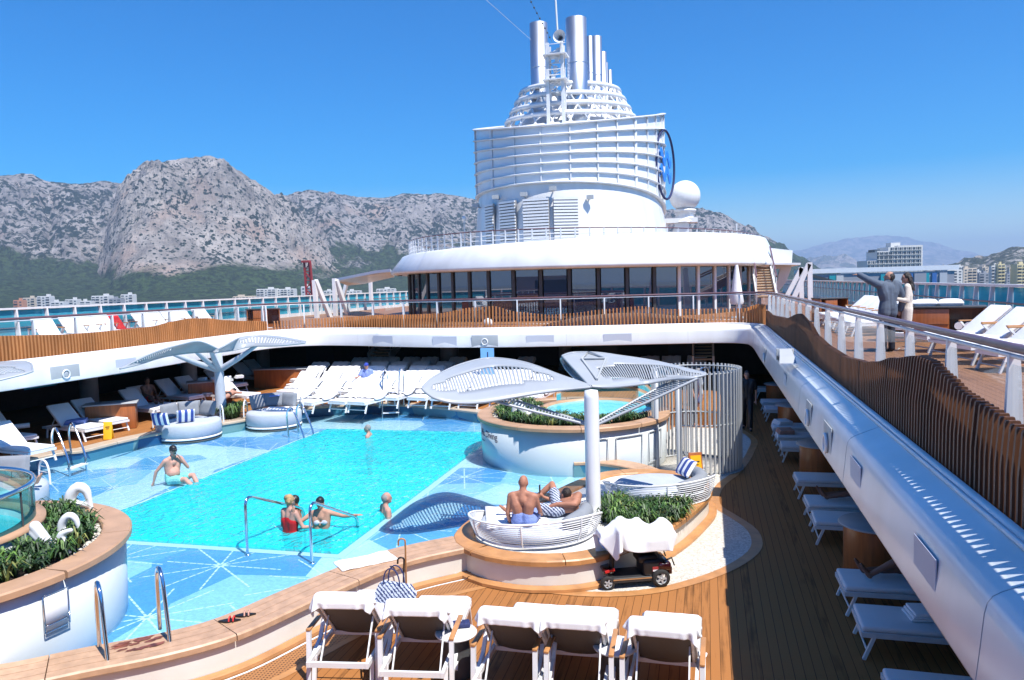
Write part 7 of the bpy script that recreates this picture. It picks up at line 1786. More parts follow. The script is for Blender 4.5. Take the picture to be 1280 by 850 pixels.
# canes hooked over the lounger, handbag, sandals, slippers, towel on the coping
def cane(px0, py0, px1, py1, z0, z1, mt, label, hook):
    a = at(px0, py0, z0); b = at(px1, py1, z1); d = (b-a).normalized(); P = [a, a.lerp(b, 0.5), b]; s = Vector((-0.96, -0.25, 0))
    for k in range(1, 9): t = math.pi*k/8; P.append(b+s*(hook*(1-math.cos(t)))+d*(hook*math.sin(t)))
    P.append(P[-1]-d*0.06); m = MB().tube(P, 0.013, 8); tag(m.build('walking_cane', mt), label, 'cane', 'walking canes behind the handbag')
cane(508, 741, 506.5, 677, 0.03, 0.87, 'teak_edge', 'orange wooden walking cane standing behind the handbag', 0.05)
cane(504, 742, 505.0, 700, 0.03, 0.60, 'black', 'shorter black walking cane standing behind the handbag', 0.045)
bp_ = at(497, 750, 0.42); hb = empty('handbag', (bp_.x, bp_.y-0.05, 0.418), R(-8), 'navy and white patterned handbag with two loop handles on the second lounger', 'handbag')
mt, n, L_ = node_mat('bag_weave'); b = n['Principled BSDF']; b.inputs['Roughness'].default_value = 0.8; tc = n.new('ShaderNodeTexCoord'); wv = n.new('ShaderNodeTexWave'); wv.wave_type = 'BANDS'; wv.bands_direction = 'DIAGONAL'; wv.inputs['Scale'].default_value = 9; wv.inputs['Distortion'].default_value = 3.5; wv.inputs['Detail Scale'].default_value = 6
L_.new(tc.outputs['Object'], wv.inputs[0]); r = n.new('ShaderNodeValToRGB'); r.color_ramp.interpolation = 'CONSTANT'; r.color_ramp.elements[0].color = (0.03, 0.045, 0.12, 1); r.color_ramp.elements[1].position = 0.45; r.color_ramp.elements[1].color = (0.55, 0.6, 0.7, 1); L_.new(wv.outputs[0], r.inputs[0]); L_.new(r.outputs[0], b.inputs['Base Color'])
m = MB(); v0 = [(-0.24, -0.09), (0.24, -0.09), (0.24, 0.09), (-0.24, 0.09)]; v1 = [(-0.20, -0.06), (0.20, -0.06), (0.20, 0.06), (-0.20, 0.06)]
m.add([(x, y, 0) for x, y in v0]+[(x*1.08, y*1.05, 0.12) for x, y in v0]+[(x*1.05, y, 0.24) for x, y in v1], [(3, 2, 1, 0), (8, 9, 10, 11)]+[(i, (i+1) % 4, 4+(i+1) % 4, 4+i) for i in range(4)]+[(4+i, 4+(i+1) % 4, 8+(i+1) % 4, 8+i) for i in range(4)], 0, False); m.build('bag_body', 'bag_weave', hb)
for y in (-0.05, 0.05): MB().tube([(0.12*math.cos(math.pi*k/12)*(1.0)-0.02, y*1.2, 0.24+0.22*math.sin(math.pi*k/12)**0.8) for k in range(13)], 0.009, 6).build('bag_handle', 'navy', hb)
def shoe(p, rz, mt, strap, label, group, z=0.0, L=0.27):
    e = empty('sandal', (p[0], p[1], z), rz, label, 'sandal', group)
    pts = [(0.04*math.sin(math.pi*k/8)*(1.25 if k < 5 else 0.9), L*(k/8-0.5)) for k in range(9)]; poly = pts+[(-x, y) for x, y in pts[::-1][1:-1]]
    MB().prism(poly, 0.002, 0.022).build('sole', mt, e)
    for y in (0.05, 0.0): MB().tube([(-0.045, y, 0.015), (-0.03, y, 0.05), (0, y+0.01, 0.065), (0.03, y, 0.05), (0.045, y, 0.015)], 0.011, 6).build('strap', strap, e)
a = at(563, 722, 0); shoe(a, 0.9, 'pale_grey', 'pale_grey', 'pale sandal at the wall foot, left one of its pair', 'pale sandals at the foot of the wall'); a = at(571, 721, 0); shoe(a, 1.2, 'pale_grey', 'pale_grey', 'pale sandal at the wall foot, right one of its pair', 'pale sandals at the foot of the wall')
a = at(587, 719, 0); shoe(a, -2.6, 'black', 'black', 'black strapped sandal, left one of its pair', 'black sandals by the planter wall'); a = at(596, 719, 0); shoe(a, -2.9, 'skin_dark', 'black', 'black strapped sandal, right one of its pair', 'black sandals by the planter wall')
a = at(287, 777, ZR); shoe(a, -1.2, 'black', 'red', 'black flip flop with a red strap on the coping, left one', 'flip flops on the coping', ZR+0.002); a = at(306, 770, ZR); shoe(a, -1.1, 'black', 'skin_pink', 'black flip flop with a pink strap on the coping, right one', 'flip flops on the coping', ZR+0.002)
a = at(457, 702, ZR); tw = towel_on(None, (a.x, a.y), (0.85, 0.42), R(45), ZR+0.012); tag(tw, 'white towel laid flat on the wooden coping near the canes', 'towel')
tg = MB().box((0, 0, 0.001), (0.07, 0.03, 0.004)); p = at(505, 695, ZR)
# ================================================================ people
def J(px, py, y): return atY(px, py, y)
def V(*a): return Vector(a)
def fuse(m, name, mt, parent, vox=0.014, it=4):
    o = m.build(name, mt, parent); r = o.modifiers.new('fuse', 'REMESH'); r.mode = 'VOXEL'; r.voxel_size = vox; r.use_smooth_shade = True
    s = o.modifiers.new('soft', 'SMOOTH'); s.factor = 0.5; s.iterations = it; return o
def frame_of(face, up):
    f = Vector(face).normalized(); u = Vector(up); u = (u-f*u.dot(f)).normalized(); r = f.cross(u); return Matrix((r, f, u)).transposed()
def person(label, base, j, skin='skin', face=(0, -1, 0), headup=(0, 0, 1), hair=None, clothes=(), s=1.0, hands=True, vox=0.013, group=None, legs=True, belly=0.0, feet=True, grip=None):
    """j: dict of world joints: head neck chest pelvis shL elL wrL hiL knL anL toL (and R). One fused body; hair and clothes are parts."""
    e = empty('person', base, 0, label, 'person', group); B = Vector(base); q = {k: Vector(v)-B for k, v in j.items()}
    m = MB(); c = m.cap
    H = frame_of(face, headup); hd = q['head']
    m.ball(hd, (0.074*s, 0.092*s, 0.112*s), 18, M=H); m.ball(hd+H @ V(0, 0.022, -0.055)*s, (0.054*s, 0.066*s, 0.062*s), 14, M=H)
    m.cap(hd+H @ V(0, 0.088, 0.012)*s, hd+H @ V(0, 0.108, -0.022)*s, 0.010*s, 0.015*s, 8)                   # nose
    m.ball(hd+H @ V(0, 0.083, -0.088)*s, (0.026*s, 0.018*s, 0.018*s), 8, M=H); m.cap(hd+H @ V(-0.022, 0.086, -0.052)*s, hd+H @ V(0.022, 0.086, -0.052)*s, 0.009*s, 0.009*s, 6)
    m.cap(hd+H @ V(-0.045, 0.078, 0.03)*s, hd+H @ V(0.045, 0.078, 0.03)*s, 0.012*s, 0.012*s, 6)
    for d in (-1, 1): m.ball(hd+H @ V(0.076*d, -0.005, -0.01)*s, (0.012*s, 0.022*s, 0.034*s), 8, M=H)
    c(hd-H @ V(0, 0.018, 0.05)*s, q['neck'], 0.054*s, 0.058*s)
    sp = (q['shL']+q['shR'])*0.5; hp = (q['hiL']+q['hiR'])*0.5; lat = (q['shR']-q['shL']).normalized()
    c(q['neck'], sp*0.6+q['chest']*0.4, 0.06*s, 0.09*s)
    for d, sh, hi in ((-1, 'shL', 'hiL'), (1, 'shR', 'hiR')):
        c(q['neck'], q[sh], 0.05*s, 0.052*s); ch = q['chest']+(q[sh]-sp)*0.52; wa = q['chest'].lerp(q['pelvis'], 0.58)+(q[hi]-hp)*0.75
        c(q[sh].lerp(sp, 0.22), ch, 0.07*s, 0.098*s); c(ch, wa, 0.098*s, (0.085+belly*0.5)*s); c(wa, q[hi].lerp(hp, 0.2), (0.085+belly*0.5)*s, 0.098*s)
    if belly: m.ball(q['chest'].lerp(q['pelvis'], 0.55)+Vector(face).normalized()*0.05, (0.12*s+belly, 0.12*s+belly, 0.13*s), 14)
    for d in 'LR':
        sh, el, wr = q['sh'+d], q['el'+d], q['wr'+d]
        c(sh, sh.lerp(el, 0.35), 0.055*s, 0.048*s); c(sh.lerp(el, 0.35), el, 0.048*s, 0.036*s); c(el, el.lerp(wr, 0.3), 0.037*s, 0.038*s); c(el.lerp(wr, 0.3), wr, 0.038*s, 0.025*s)
        dr = (wr-el).normalized(); hdir = j.get('hd'+d); hdir = Vector(hdir).normalized() if hdir is not None else dr
        sd = hdir.cross(V(0, 0, 1)); sd = sd.normalized() if sd.length > 0.2 else V(1, 0, 0)
        nn = sd.cross(hdir); pm = wr+hdir*0.07*s
        for k in (-1, 0, 1): c(wr+sd*k*0.012*s, pm+sd*k*0.024*s, 0.017*s, 0.015*s, 8)
        if hands:
            curl = 0.35 if not (grip and d in grip) else 1.3
            for k, L in zip((-1.5, -0.5, 0.5, 1.5), (0.062, 0.074, 0.070, 0.054)):
                a = pm+sd*k*0.019*s; b1 = a+(hdir*math.cos(curl*0.5)-nn*math.sin(curl*0.5))*L*0.5*s; b2 = b1+(hdir*math.cos(curl*1.2)-nn*math.sin(curl*1.2))*L*0.5*s
                c(a, b1, 0.0095*s, 0.009*s, 7); c(b1, b2, 0.009*s, 0.0075*s, 7)
            sg = 1 if d == 'L' else -1; a = wr+hdir*0.02*s+sd*sg*0.022*s; b1 = a+(hdir*0.7+sd*sg*0.75).normalized()*0.04*s; c(a, b1, 0.012*s, 0.011*s, 7); c(b1, b1+(hdir*0.95+sd*sg*0.2-nn*0.3*curl).normalized()*0.034*s, 0.011*s, 0.008*s, 7)
        if legs:
            hi, kn, an = q['hi'+d], q['kn'+d], q['an'+d]
            c(hi, hi.lerp(kn, 0.35), 0.092*s, 0.082*s); c(hi.lerp(kn, 0.35), kn, 0.082*s, 0.055*s); c(kn, kn.lerp(an, 0.3), 0.052*s, 0.056*s); c(kn.lerp(an, 0.3), an, 0.056*s, 0.034*s)
            if feet and 'to'+d in q:
                to = q['to'+d]; fd = (to-an).normalized(); c(an-fd*0.02*s, an.lerp(to, 0.55), 0.036*s, 0.034*s); c(an.lerp(to, 0.4), to, 0.036*s, 0.022*s)
                sd2 = fd.cross(V(0, 0, 1)); sd2 = sd2.normalized() if sd2.length > 0.1 else V(1, 0, 0)
                for k in (-1, 0, 1): c(an.lerp(to, 0.6)+sd2*k*0.02*s, to+sd2*k*0.026*s, 0.02*s, 0.013*s, 7)
    fuse(m, 'body', skin, e, vox)
    # face: eyes and mouth
    for d in (-1, 1): MB().ball(hd+H @ V(0.031*d, 0.086, 0.006)*s, (0.011*s, 0.007*s, 0.006*s), 8, M=H).build('eye', 'hair_dark', e)
    MB().ball(hd+H @ V(0, 0.094, -0.056)*s, (0.022*s, 0.005*s, 0.004*s), 8, M=H).build('mouth', 'maroon', e)
    def cap_(m, kind):
        if kind == 'short':
            m.ball(hd+H @ V(0, -0.014, 0.022)*s, (0.081*s, 0.092*s, 0.106*s), 18, M=H)
        elif kind == 'crop':
            m.ball(hd+H @ V(0, -0.024, 0.0)*s, (0.0815*s, 0.083*s, 0.092*s), 18, M=H)
        elif kind == 'bun':
            m.ball(hd+H @ V(0, -0.018, 0.024)*s, (0.088*s, 0.094*s, 0.112*s), 18, M=H); m.ball(hd+H @ V(0, -0.075, 0.09)*s, 0.052*s, 12)
            for k in range(9): a = k*0.7; m.ball(hd+H @ V(0.07*math.cos(a), -0.05+0.03*math.sin(a*2), 0.04+0.06*math.sin(a))*s, 0.03*s, 8)
        elif kind == 'long':
            m.ball(hd+H @ V(0, -0.02, 0.022)*s, (0.088*s, 0.096*s, 0.11*s), 18, M=H)
            for k in range(16):
                a = -0.5+k/15*4.14-0.3; x = 0.085*math.cos(a)*1.0; y = -0.02-0.07*abs(math.sin(a)); P = []
                for t in range(9): zz = 0.03-t*0.042; P.append(hd+H @ V(x*(1+0.06*t)+0.013*math.sin(t*1.6+k), y-0.008*t+0.013*math.cos(t*1.9+k*2), zz)*s)
                m.tube(P, [0.024*s]*6+[0.02*s, 0.014*s, 0.006*s], 8)
    if hair: hm_ = MB(); cap_(hm_, hair[0]); fuse(hm_, 'hair', hair[1], e, 0.012, 2)
    for cl in clothes:
        kind, mt = cl[0], cl[1]; m = MB(); c = m.cap; g = cl[2] if len(cl) > 2 else 0.014
        if kind in ('shorts', 'briefs', 'trousers', 'suit', 'bikini_bottom', 'dress'):
            for d in 'LR':
                hi, kn, an = q['hi'+d], q['kn'+d], q['an'+d]
                c(q['pelvis'].lerp(hi, 0.6), hi, 0.105*s+g, 0.097*s+g)
                if kind == 'shorts': c(hi, hi.lerp(kn, 0.62), 0.094*s+g, 0.082*s+g)
                if kind == 'briefs' or kind == 'suit' or kind == 'bikini_bottom': c(hi, hi.lerp(kn, 0.1), 0.094*s+g, 0.09*s+g)
                if kind == 'trousers': c(hi, hi.lerp(kn, 0.4), 0.095*s+g, 0.085*s+g); c(hi.lerp(kn, 0.4), kn, 0.085*s+g, 0.066*s+g); c(kn, an, 0.068*s+g, 0.055*s+g)
            if kind != 'dress': wa = q['chest'].lerp(q['pelvis'], 0.72); [c(q['pelvis']+(q['hi'+d]-hp)*0.8, wa+(q['hi'+d]-hp)*0.7, 0.098*s+g, 0.088*s+g+belly*0.4) for d in 'LR']
        if kind in ('suit', 'dress', 'blazer', 'shirt'):
            if kind != 'suit': c(q['neck'], sp*0.6+q['chest']*0.4, 0.058*s+g*0.5, 0.094*s+g)
            c(sp*0.3+q['chest']*0.7 if kind == 'suit' else sp*0.6+q['chest']*0.4, q['pelvis'], 0.085*s+g if kind == 'suit' else 0.095*s+g, 0.10*s+g)
            for d in 'LR':
                ch = q['chest']+(q['sh'+d]-sp)*0.52; wa = q['chest'].lerp(q['pelvis'], 0.58)+(q['hi'+d]-hp)*0.75
                if kind != 'suit': c(q['neck'].lerp(q['sh'+d], 0.35), q['sh'+d], 0.05*s+g, 0.058*s+g); c(q['sh'+d].lerp(sp, 0.22), ch, 0.07*s+g, 0.10*s+g)
                c(ch, wa, 0.1*s+g, (0.088+belly*0.5)*s+g); c(wa, q['hi'+d].lerp(hp, 0.1), (0.088+belly*0.5)*s+g, 0.104*s+g)
                if kind == 'blazer': c(q['hi'+d], q['hi'+d].lerp(q['kn'+d], 0.22), 0.098*s+g, 0.10*s+g)
                if kind == 'dress': hh = q['hi'+d].lerp(q['kn'+d], 0.5); c(q['hi'+d], hh, 0.104*s+g, 0.098*s+g); c(hh, q['kn'+d]*0.92+((q['knL']+q['knR'])*0.5)*0.08, 0.098*s+g, 0.085*s+g)
                if kind in ('blazer', 'dress'):
                    el, wr = q['el'+d], q['wr'+d]; gg = g+(0.008 if kind == 'blazer' else 0); c(q['sh'+d], el, 0.056*s+gg, 0.044*s+gg)
                    c(el, el.lerp(wr, 0.94 if kind == 'blazer' else 0.85), 0.044*s+gg, 0.034*s+gg)
                if kind == 'shirt': c(q['sh'+d], q['sh'+d].lerp(q['el'+d], 0.6), 0.056*s+g, 0.052*s+g)
            if kind == 'blazer': c(q['neck'], q['neck']+V(0.0, -0.01, 0.05), 0.078*s, 0.072*s)
        if kind == 'bikini_top':
            f = Vector(face).normalized(); 
            for d in 'LR': ch = q['chest']+(q['sh'+d]-sp)*0.45; m.ball(ch+f*0.07*s, (0.065*s, 0.05*s, 0.055*s), 12)
            
            P = [q['chest']+lat*(0.165*s*math.cos(2*math.pi*k/20))+lat.cross(V(0, 0, 1)).normalized()*(0.108*s*math.sin(2*math.pi*k/20)) for k in range(20)]; m.tube(P, 0.014*s, 6, closed=True)
        if kind == 'cap':
            m.ball(hd+H @ V(0, -0.008, 0.034)*s, (0.086*s, 0.1*s, 0.092*s), 18, M=H); m.cap(hd+H @ V(-0.03, 0.095, 0.045)*s, hd+H @ V(-0.03, 0.15, 0.03)*s, 0.03*s, 0.025*s); m.cap(hd+H @ V(0.03, 0.095, 0.045)*s, hd+H @ V(0.03, 0.15, 0.03)*s, 0.03*s, 0.025*s)
        if kind == 'sunglasses':
            for d in (-1, 1): m.ball(hd+H @ V(0.032*d, 0.094, 0.010)*s, (0.026*s, 0.010*s, 0.019*s), 10, M=H); m.cap(hd+H @ V(0.06*d, 0.08, 0.012)*s, hd+H @ V(0.078*d, 0.0, 0.01)*s, 0.005*s, 0.005*s, 6)
            m.build('sunglasses', mt, e); continue
        if kind == 'shoes':
            for d in 'LR':
                an, to = q['an'+d], q['to'+d]; c(an+V(0, 0, -0.03), to, 0.042*s, 0.032*s)
            fuse(m, 'shoes', mt, e, 0.01, 2); continue
        fuse(m, kind, mt, e, 0.013, 5)
    return e
def upright(x, y, z, a, s=1.0, lean=0.0, half=0.19):
    """standing joints; a = heading of the face in degrees (0 = +X)"""
    f = V(math.cos(R(a)), math.sin(R(a)), 0); r = V(f.y, -f.x, 0); b = V(x, y, z); j = {}
    def P(dr, df, h): return b+r*dr*s+f*df*s+V(0, 0, h*s)
    j['head'] = P(0, 0.03+lean, 1.62); j['neck'] = P(0, lean*0.8, 1.47); j['chest'] = P(0, lean*0.5, 1.24); j['pelvis'] = P(0, 0, 0.96)
    for d, sg in (('L', -1), ('R', 1)):
        j['sh'+d] = P(sg*half, lean*0.7, 1.41); j['el'+d] = P(sg*(half+0.07), -0.02, 1.12); j['wr'+d] = P(sg*(half+0.06), 0.06, 0.87)
        j['hi'+d] = P(sg*0.09, 0, 0.92); j['kn'+d] = P(sg*0.10, 0.02, 0.50); j['an'+d] = P(sg*0.10, 0, 0.08); j['to'+d] = P(sg*0.12, 0.17, 0.03)
    return j, f, r
# standing couple on the upper deck
j, f, r = upright(3.66, 17.45, Z1, 118, 1.0, half=0.215)
j['head'] = J(1112, 346, 17.5); j['neck'] = J(1110, 355, 17.5)
j['elL'] = j['shL'].lerp(J(1070, 342.5, 17.6), 0.48)+V(0, 0, 0.0); j['wrL'] = J(1074, 343.5, 17.65); j['hdL'] = (-1, 0.05, 0.12); j['elR'] = j['elR']+r*0.07; j['wrR'] = j['wrR']+r*0.08
person('standing man in a grey blazer and dark trousers pointing out to the port', (3.66, 17.45, Z1), j, 'skin', face=(-0.92, 0.25, 0.12), hair=('crop', 'hair_dark'), clothes=(('blazer', 'blazer', 0.022), ('trousers', 'trouser', 0.012), ('shoes', 'black')))
j, f, r = upright(4.10, 17.75, Z1, 165, 0.95, half=0.165)
for d, dx in (('L', 0.0), ('R', 0.05)): j['el'+d] = j['sh'+d]+V(-0.02+dx, -0.08, -0.28); j['wr'+d] = j['el'+d]+V(-0.26, -0.02+dx, 0.06)
person('standing woman with long dark curly hair in a cream knit dress', (4.10, 17.75, Z1), j, 'skin', face=(-0.97, -0.1, -0.05), hair=('long', 'hair_dark'), clothes=(('dress', 'knit_cream', 0.010), ('shoes', 'knit_cream')), s=0.94)
# man seated on the edge of the deep basin
b = V(-12.02, 15.0, FL); j = {'pelvis': b+V(0, 0, 0.15), 'chest': b+V(0.02, 0, 0.44), 'neck': b+V(0.03, 0, 0.64), 'head': b+V(0.08, -0.02, 0.80), 'shL': b+V(0.12, 0.17, 0.58), 'shR': b+V(-0.02, -0.19, 0.58),
     'elL': b+V(0.28, 0.2, 0.36), 'wrL': b+V(0.2, 0.05, 0.62), 'elR': b+V(-0.22, -0.26, 0.34), 'wrR': b+V(-0.32, -0.24, 0.09), 'hiL': b+V(0.05, 0.10, 0.12), 'hiR': b+V(0.03, -0.10, 0.12),
     'knL': b+V(0.47, 0.12, 0.20), 'knR': b+V(0.47, -0.16, 0.17), 'anL': b+V(0.72, 0.02, -0.15), 'anR': b+V(0.78, -0.14, -0.12), 'toL': b+V(0.88, 0, -0.25), 'toR': b+V(0.95, -0.16, -0.2)}
person('seated man in a black cap, sunglasses and aqua shorts at the pool edge', b, j, 'skin_pink', face=(0.8, -0.6, -0.02), hair=('crop', 'hair_dark'), clothes=(('cap', 'black', 0), ('sunglasses', 'black'), ('shorts', 'aqua_cloth', 0.016)), belly=0.04, hands=True)
# bathers in the deep basin; the water hides what is below its surface
def bather(px, py, z, a, label, skin, hair, cl, s=1.0, arms=None, lean=0.0, sink=1.0, half=0.19, up=0.0):
    p = at(px, py, z); j, f, r = upright(p.x, p.y, z-sink, a, s, lean, half)
    if arms: arms(j, f, r)
    return person(label, (p.x, p.y, D+0.0), j, skin, face=f+V(0, 0, up), hair=hair, clothes=cl, s=s)
def a_red(j, f, r): j['elR'] = j['shR']+r*0.12+V(0, 0, -0.25)+f*0.05; j['wrR'] = j['elR']+f*0.2+V(0, 0, -0.05); j['elL'] = j['shL']-r*0.05+V(0, 0, -0.28); j['wrL'] = j['elL']+f*0.22
bather(363, 663, WL, 70, 'woman with pinned blond hair in a red swimsuit, seen from behind in the pool', 'skin_pink', ('bun', 'hair_blond'), (('suit', 'swim_red', 0.010), ('sunglasses', 'black')), 0.95, a_red, sink=1.0, half=0.175)
bather(371, 650, WL, 200, 'bather in a dark cap half hidden behind the woman in red', 'skin_tan', ('short', 'hair_dark'), (('cap', 'black', 0),), 0.92, sink=1.12)
def a_bik(j, f, r): j['elL'] = j['shL']+r*-0.27+V(0, 0, -0.06)+f*0.05; j['wrL'] = j['elL']+r*-0.24+V(0, 0, 0.03)+f*0.05; j['elR'] = j['shR']+r*0.22+V(0, 0, -0.14)+f*0.1; j['wrR'] = j['elR']+r*0.06+V(0, 0, 0.22)+f*0.1; j['hdR'] = (0, 0, 1)
bather(402, 660, WL, 285, 'woman in a dark cap and a patterned bikini holding her arms out in the pool', 'skin', ('short', 'hair_dark'), (('cap', 'black', 0), ('bikini_top', 'cushion_pale'), ('bikini_bottom', 'black', 0.006)), 0.93, a_bik, sink=1.03, half=0.17)
bather(482, 641, WL, 40, 'bald swimmer seen from behind at the near right edge of the pool', 'skin_pink', ('crop', 'hair_grey'), (('shorts', 'navy', 0.01),), 1.0, sink=1.33)
bather(461, 545, WL, 190, 'grey haired swimmer alone at the far end of the pool', 'skin_pink', ('short', 'hair_grey'), (('shorts', 'navy', 0.01),), 1.0, sink=1.4)
# bald man sitting on the wire daybed, back to us
y0_ = 11.62; zs_ = ZR+0.21
b = V(-2.86, y0_, zs_); P = lambda dx, dy, dz: b+V(dx, dy, dz)
j = {'pelvis': P(0, 0, 0.09), 'chest': P(0, 0.0, 0.34), 'neck': P(0, 0.03, 0.53), 'head': P(0.0, 0.08, 0.68), 'shL': P(-0.20, 0.02, 0.47), 'shR': P(0.20, 0.02, 0.47), 'elL': P(-0.25, -0.02, 0.20), 'wrL': P(-0.24, 0.08, 0.02), 'elR': P(0.25, 0.1, 0.22), 'wrR': P(0.22, 0.3, 0.12),
     'hiL': P(-0.10, 0.03, 0.07), 'hiR': P(0.10, 0.03, 0.07), 'knL': P(-0.2, 0.45, 0.12), 'knR': P(0.16, 0.46, 0.14), 'anL': P(0.0, 0.72, 0.06), 'anR': P(0.0, 0.76, 0.06), 'toL': P(0.1, 0.84, 0.1), 'toR': P(0.12, 0.9, 0.1), 'hdL': (-0.2, 0.5, -0.1)}
person('bald sunbather sitting with his bare back to us on the wire daybed', b, j, 'skin_tan', face=(0.05, 1, -0.05), hair=None, clothes=(('shorts', 'towel_blue', 0.012),))
# reclining man beside him
zb_ = ZR+0.21
hd_ = J(707, 618, 12.45); pv = V(-2.42, 12.25, zb_+0.10); ck = pv.lerp(V(hd_.x, 12.42, hd_.z), 0.45)+V(0, 0, 0.0)
j = {'head': hd_, 'neck': V(hd_.x-0.05, 12.40, hd_.z-0.12), 'pelvis': pv, 'chest': V(-2.16, 12.34, zb_+0.17), 'shL': V(-2.12, 12.16, zb_+0.22), 'shR': V(-2.12, 12.56, zb_+0.27), 'elL': V(-2.40, 12.12, zb_+0.22), 'wrL': V(-2.62, 12.10, zb_+0.14), 'elR': J(694, 627, 12.55), 'wrR': J(679, 621, 12.5),
     'hiL': pv+V(-0.02, -0.10, 0), 'hiR': pv+V(-0.02, 0.11, 0), 'knR': J(690, 605, 12.75), 'anR': V(-2.95, 12.65, zb_+0.08), 'toR': V(-3.12, 12.62, zb_+0.05), 'knL': V(-2.85, 12.12, zb_+0.15), 'anL': V(-3.25, 12.1, zb_+0.07), 'toL': V(-3.36, 12.06, zb_+0.17), 'hdR': (-0.5, 0, 0.85)}
person('dark haired man reclining with one knee raised on the wire daybed', (pv.x, pv.y, zb_), j, 'skin_tan', face=(-0.75, 0.55, 0.25), headup=(0.3, -0.1, 0.95), hair=('short', 'hair_dark'), clothes=(('shorts', 'bag_weave', 0.012),), grip='R')
h_ = j['wrR']; tag(MB().box((0, 0, 0), (0.015, 0.07, 0.145), bev=0.004).build('phone', 'black', loc=h_+V(-0.05, -0.03, 0.14)), 'dark phone held up by the reclining man', 'phone')
# person lying on the third daybed, feet toward us
zb_ = FL+0.60
b = V(-13.9, 12.0, zb_); j = {'head': b+V(-0.75, -0.1, 0.32), 'neck': b+V(-0.62, -0.08, 0.22), 'chest': b+V(-0.4, -0.05, 0.16), 'pelvis': b+V(0, 0, 0.11), 'shL': b+V(-0.55, 0.14, 0.17), 'shR': b+V(-0.52, -0.25, 0.17), 'elL': b+V(-0.35, 0.3, 0.1), 'wrL': b+V(-0.1, 0.25, 0.1), 'elR': b+V(-0.3, -0.36, 0.1), 'wrR': b+V(-0.05, -0.3, 0.1),
     'hiL': b+V(0, 0.1, 0.1), 'hiR': b+V(0.04, -0.1, 0.1), 'knL': b+V(0.36, 0.26, 0.14), 'knR': b+V(0.40, 0.10, 0.12), 'anL': b+V(0.72, 0.46, 0.08), 'anR': b+V(0.76, 0.34, 0.07), 'toL': b+V(0.80, 0.50, 0.24), 'toR': b+V(0.86, 0.38, 0.22)}
person('person in blue shorts lying behind the glass screen with bare feet toward the pool', b, j, 'skin', face=(0.35, 0.2, 0.9), headup=(-0.9, -0.1, 0.4), hair=('short', 'hair_dark'), clothes=(('shorts', 'navy', 0.015),))
# face-down sunbather
b = at(283, 497, ZR+0.42); dd = (at(306, 487, ZR+0.5)-at(268, 504, ZR+0.5)); dd.z = 0; dd.normalize(); sd_ = V(-dd.y, dd.x, 0)
P = lambda a, o, z: b+dd*a+sd_*o+V(0, 0, z)
j = {'pelvis': P(0, 0, 0.10), 'chest': P(0.33, 0, 0.11), 'neck': P(0.52, 0, 0.13), 'head': P(0.68, 0, 0.14), 'shL': P(0.46, 0.18, 0.11), 'shR': P(0.46, -0.18, 0.11), 'elL': P(0.66, 0.32, 0.06), 'wrL': P(0.80, 0.12, 0.05), 'elR': P(0.66, -0.32, 0.06), 'wrR': P(0.80, -0.12, 0.05), 'hiL': P(-0.04, 0.1, 0.09), 'hiR': P(-0.04, -0.1, 0.09),
     'knL': P(-0.46, 0.12, 0.06), 'knR': P(-0.46, -0.1, 0.06), 'anL': P(-0.86, 0.1, 0.07), 'anR': P(-0.86, -0.08, 0.07), 'toL': P(-1.0, 0.1, 0.03), 'toR': P(-1.0, -0.08, 0.03)}
person('sunbather in black briefs lying face down on a lounger behind the left canopy post', b, j, 'skin', face=(sd_.x*0.9, sd_.y*0.9, -0.2), headup=dd, hair=('bun', 'hair_dark'), clothes=(('bikini_bottom', 'black', 0.01),), s=0.97, vox=0.016)
# person in a blue cap among the far loungers
b = at(459, 480, ZR+0.45); j, f, r = upright(b.x, b.y, b.z-0.9, 285, 0.98)
for d, sg in (('L', -1), ('R', 1)): j['kn'+d] = j['hi'+d]+f*0.42+V(0, 0, 0.02); j['an'+d] = j['kn'+d]+f*0.35+V(0, 0, -0.05); j['to'+d] = j['an'+d]+f*0.1+V(0, 0, 0.12)
j['elR'] = j['shR']+r*0.1+f*0.15+V(0, 0, -0.2); j['wrR'] = j['elR']+r*0.12+f*0.15
person('person in a blue cap and blue patterned top sitting up among the far loungers', b, j, 'skin', face=f, hair=('short', 'hair_dark'), clothes=(('cap', 'cobalt', 0), ('shirt', 'towel_blue', 0.012), ('shorts', 'navy', 0.01)), vox=0.018)
# dim seated sunbather on the shore side
b = at(185, 502, ZR+0.42); j, f, r = upright(b.x, b.y, b.z-0.88, -25, 0.98)
for d, sg in (('L', -1), ('R', 1)): j['kn'+d] = j['hi'+d]+f*0.43+V(0, 0, 0.16); j['an'+d] = j['kn'+d]+f*0.36+V(0, 0, -0.2); j['to'+d] = j['an'+d]+f*0.1+V(0, 0, 0.14); j['el'+d] = j['sh'+d]+f*0.2+V(0, 0, -0.2); j['wr'+d] = j['kn'+d]+V(0, 0, 0.06)
person('dark tanned sunbather sitting in the shade beside the first cabinet', b, j, 'skin_dark', face=f, hair=('short', 'hair_dark'), clothes=(('shorts', 'red', 0.01),), vox=0.018)
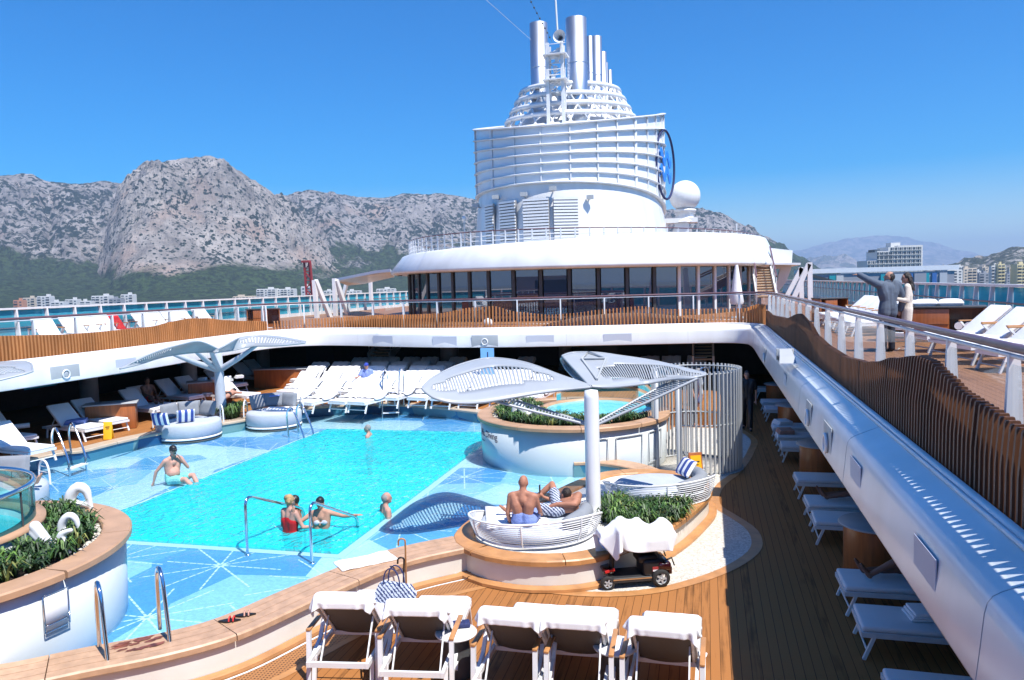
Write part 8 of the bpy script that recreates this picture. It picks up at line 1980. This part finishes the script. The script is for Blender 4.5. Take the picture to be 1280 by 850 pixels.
# people behind the shower cage and the walking attendant
p = at(865, 532, 0.0); j, f, r = upright(p.x, p.y, 0, 10, 1.0); person('man in dark clothes standing behind the slatted shower cage', (p.x, p.y, 0), j, 'skin', face=f, hair=('short', 'hair_dark'), clothes=(('shirt', 'trouser', 0.02), ('trousers', 'trouser', 0.012)), vox=0.018)
p = at(874, 527, 0.0); j, f, r = upright(p.x, p.y+0.3, 0, 190, 0.95); person('bather in a pale top facing the man behind the shower cage', (p.x, p.y+0.3, 0), j, 'skin_pink', face=f, hair=('short', 'hair_grey'), clothes=(('shirt', 'cushion_pale', 0.02), ('shorts', 'towel_blue', 0.012)), vox=0.018)
p = at(934, 536, 0.0); j, f, r = upright(p.x, p.y, 0, 265, 1.0)
j['anL'] += f*0.25; j['toL'] += f*0.25; j['knL'] += f*0.18; j['anR'] -= f*0.2; j['toR'] -= f*0.18; j['elR'] = j['shR']+V(0, 0, -0.27)+f*0.05; j['wrR'] = j['elR']+f*0.22+V(0, 0, 0.05)
person('attendant in black walking along the dim right gallery', (p.x, p.y, 0), j, 'skin', face=f, hair=('short', 'hair_dark'), clothes=(('shirt', 'black', 0.02), ('trousers', 'black', 0.012), ('shoes', 'black')), vox=0.018)
# people lying on the shaded loungers, heads away under the gallery
for y, sk, lab, cl in ((14.75, 'skin_dark', 'sleeper with dark legs on a shaded lounger under the right gallery', 'black'), (10.95, 'skin_dark', 'sleeper with bent bare legs on the lounger by the near round table', 'navy')):
    b = V(2.75, y, 0.40); P = lambda a, o, z: b+V(a, o, z); bend = 0.22 if y < 12 else 0.05
    j = {'pelvis': P(0.15, 0, 0.10), 'chest': P(0.45, 0, 0.2), 'neck': P(0.62, 0, 0.35), 'head': P(0.72, 0, 0.5), 'shL': P(0.56, -0.19, 0.30), 'shR': P(0.56, 0.19, 0.30), 'elL': P(0.38, -0.28, 0.14), 'wrL': P(0.18, -0.2, 0.12), 'elR': P(0.38, 0.28, 0.14), 'wrR': P(0.18, 0.2, 0.12),
         'hiL': P(0.12, -0.1, 0.1), 'hiR': P(0.12, 0.1, 0.1), 'knL': P(-0.28, -0.12, 0.12+bend), 'knR': P(-0.30, 0.12, 0.10), 'anL': P(-0.68, -0.08, 0.07), 'anR': P(-0.72, 0.1, 0.07), 'toL': P(-0.78, -0.08, 0.22), 'toR': P(-0.82, 0.1, 0.22)}
    person(lab, b, j, sk, face=(-0.3, 0, 0.95), headup=(0.9, 0, 0.4), hair=('short', 'hair_dark'), clothes=(('shorts', cl, 0.012),), vox=0.018)
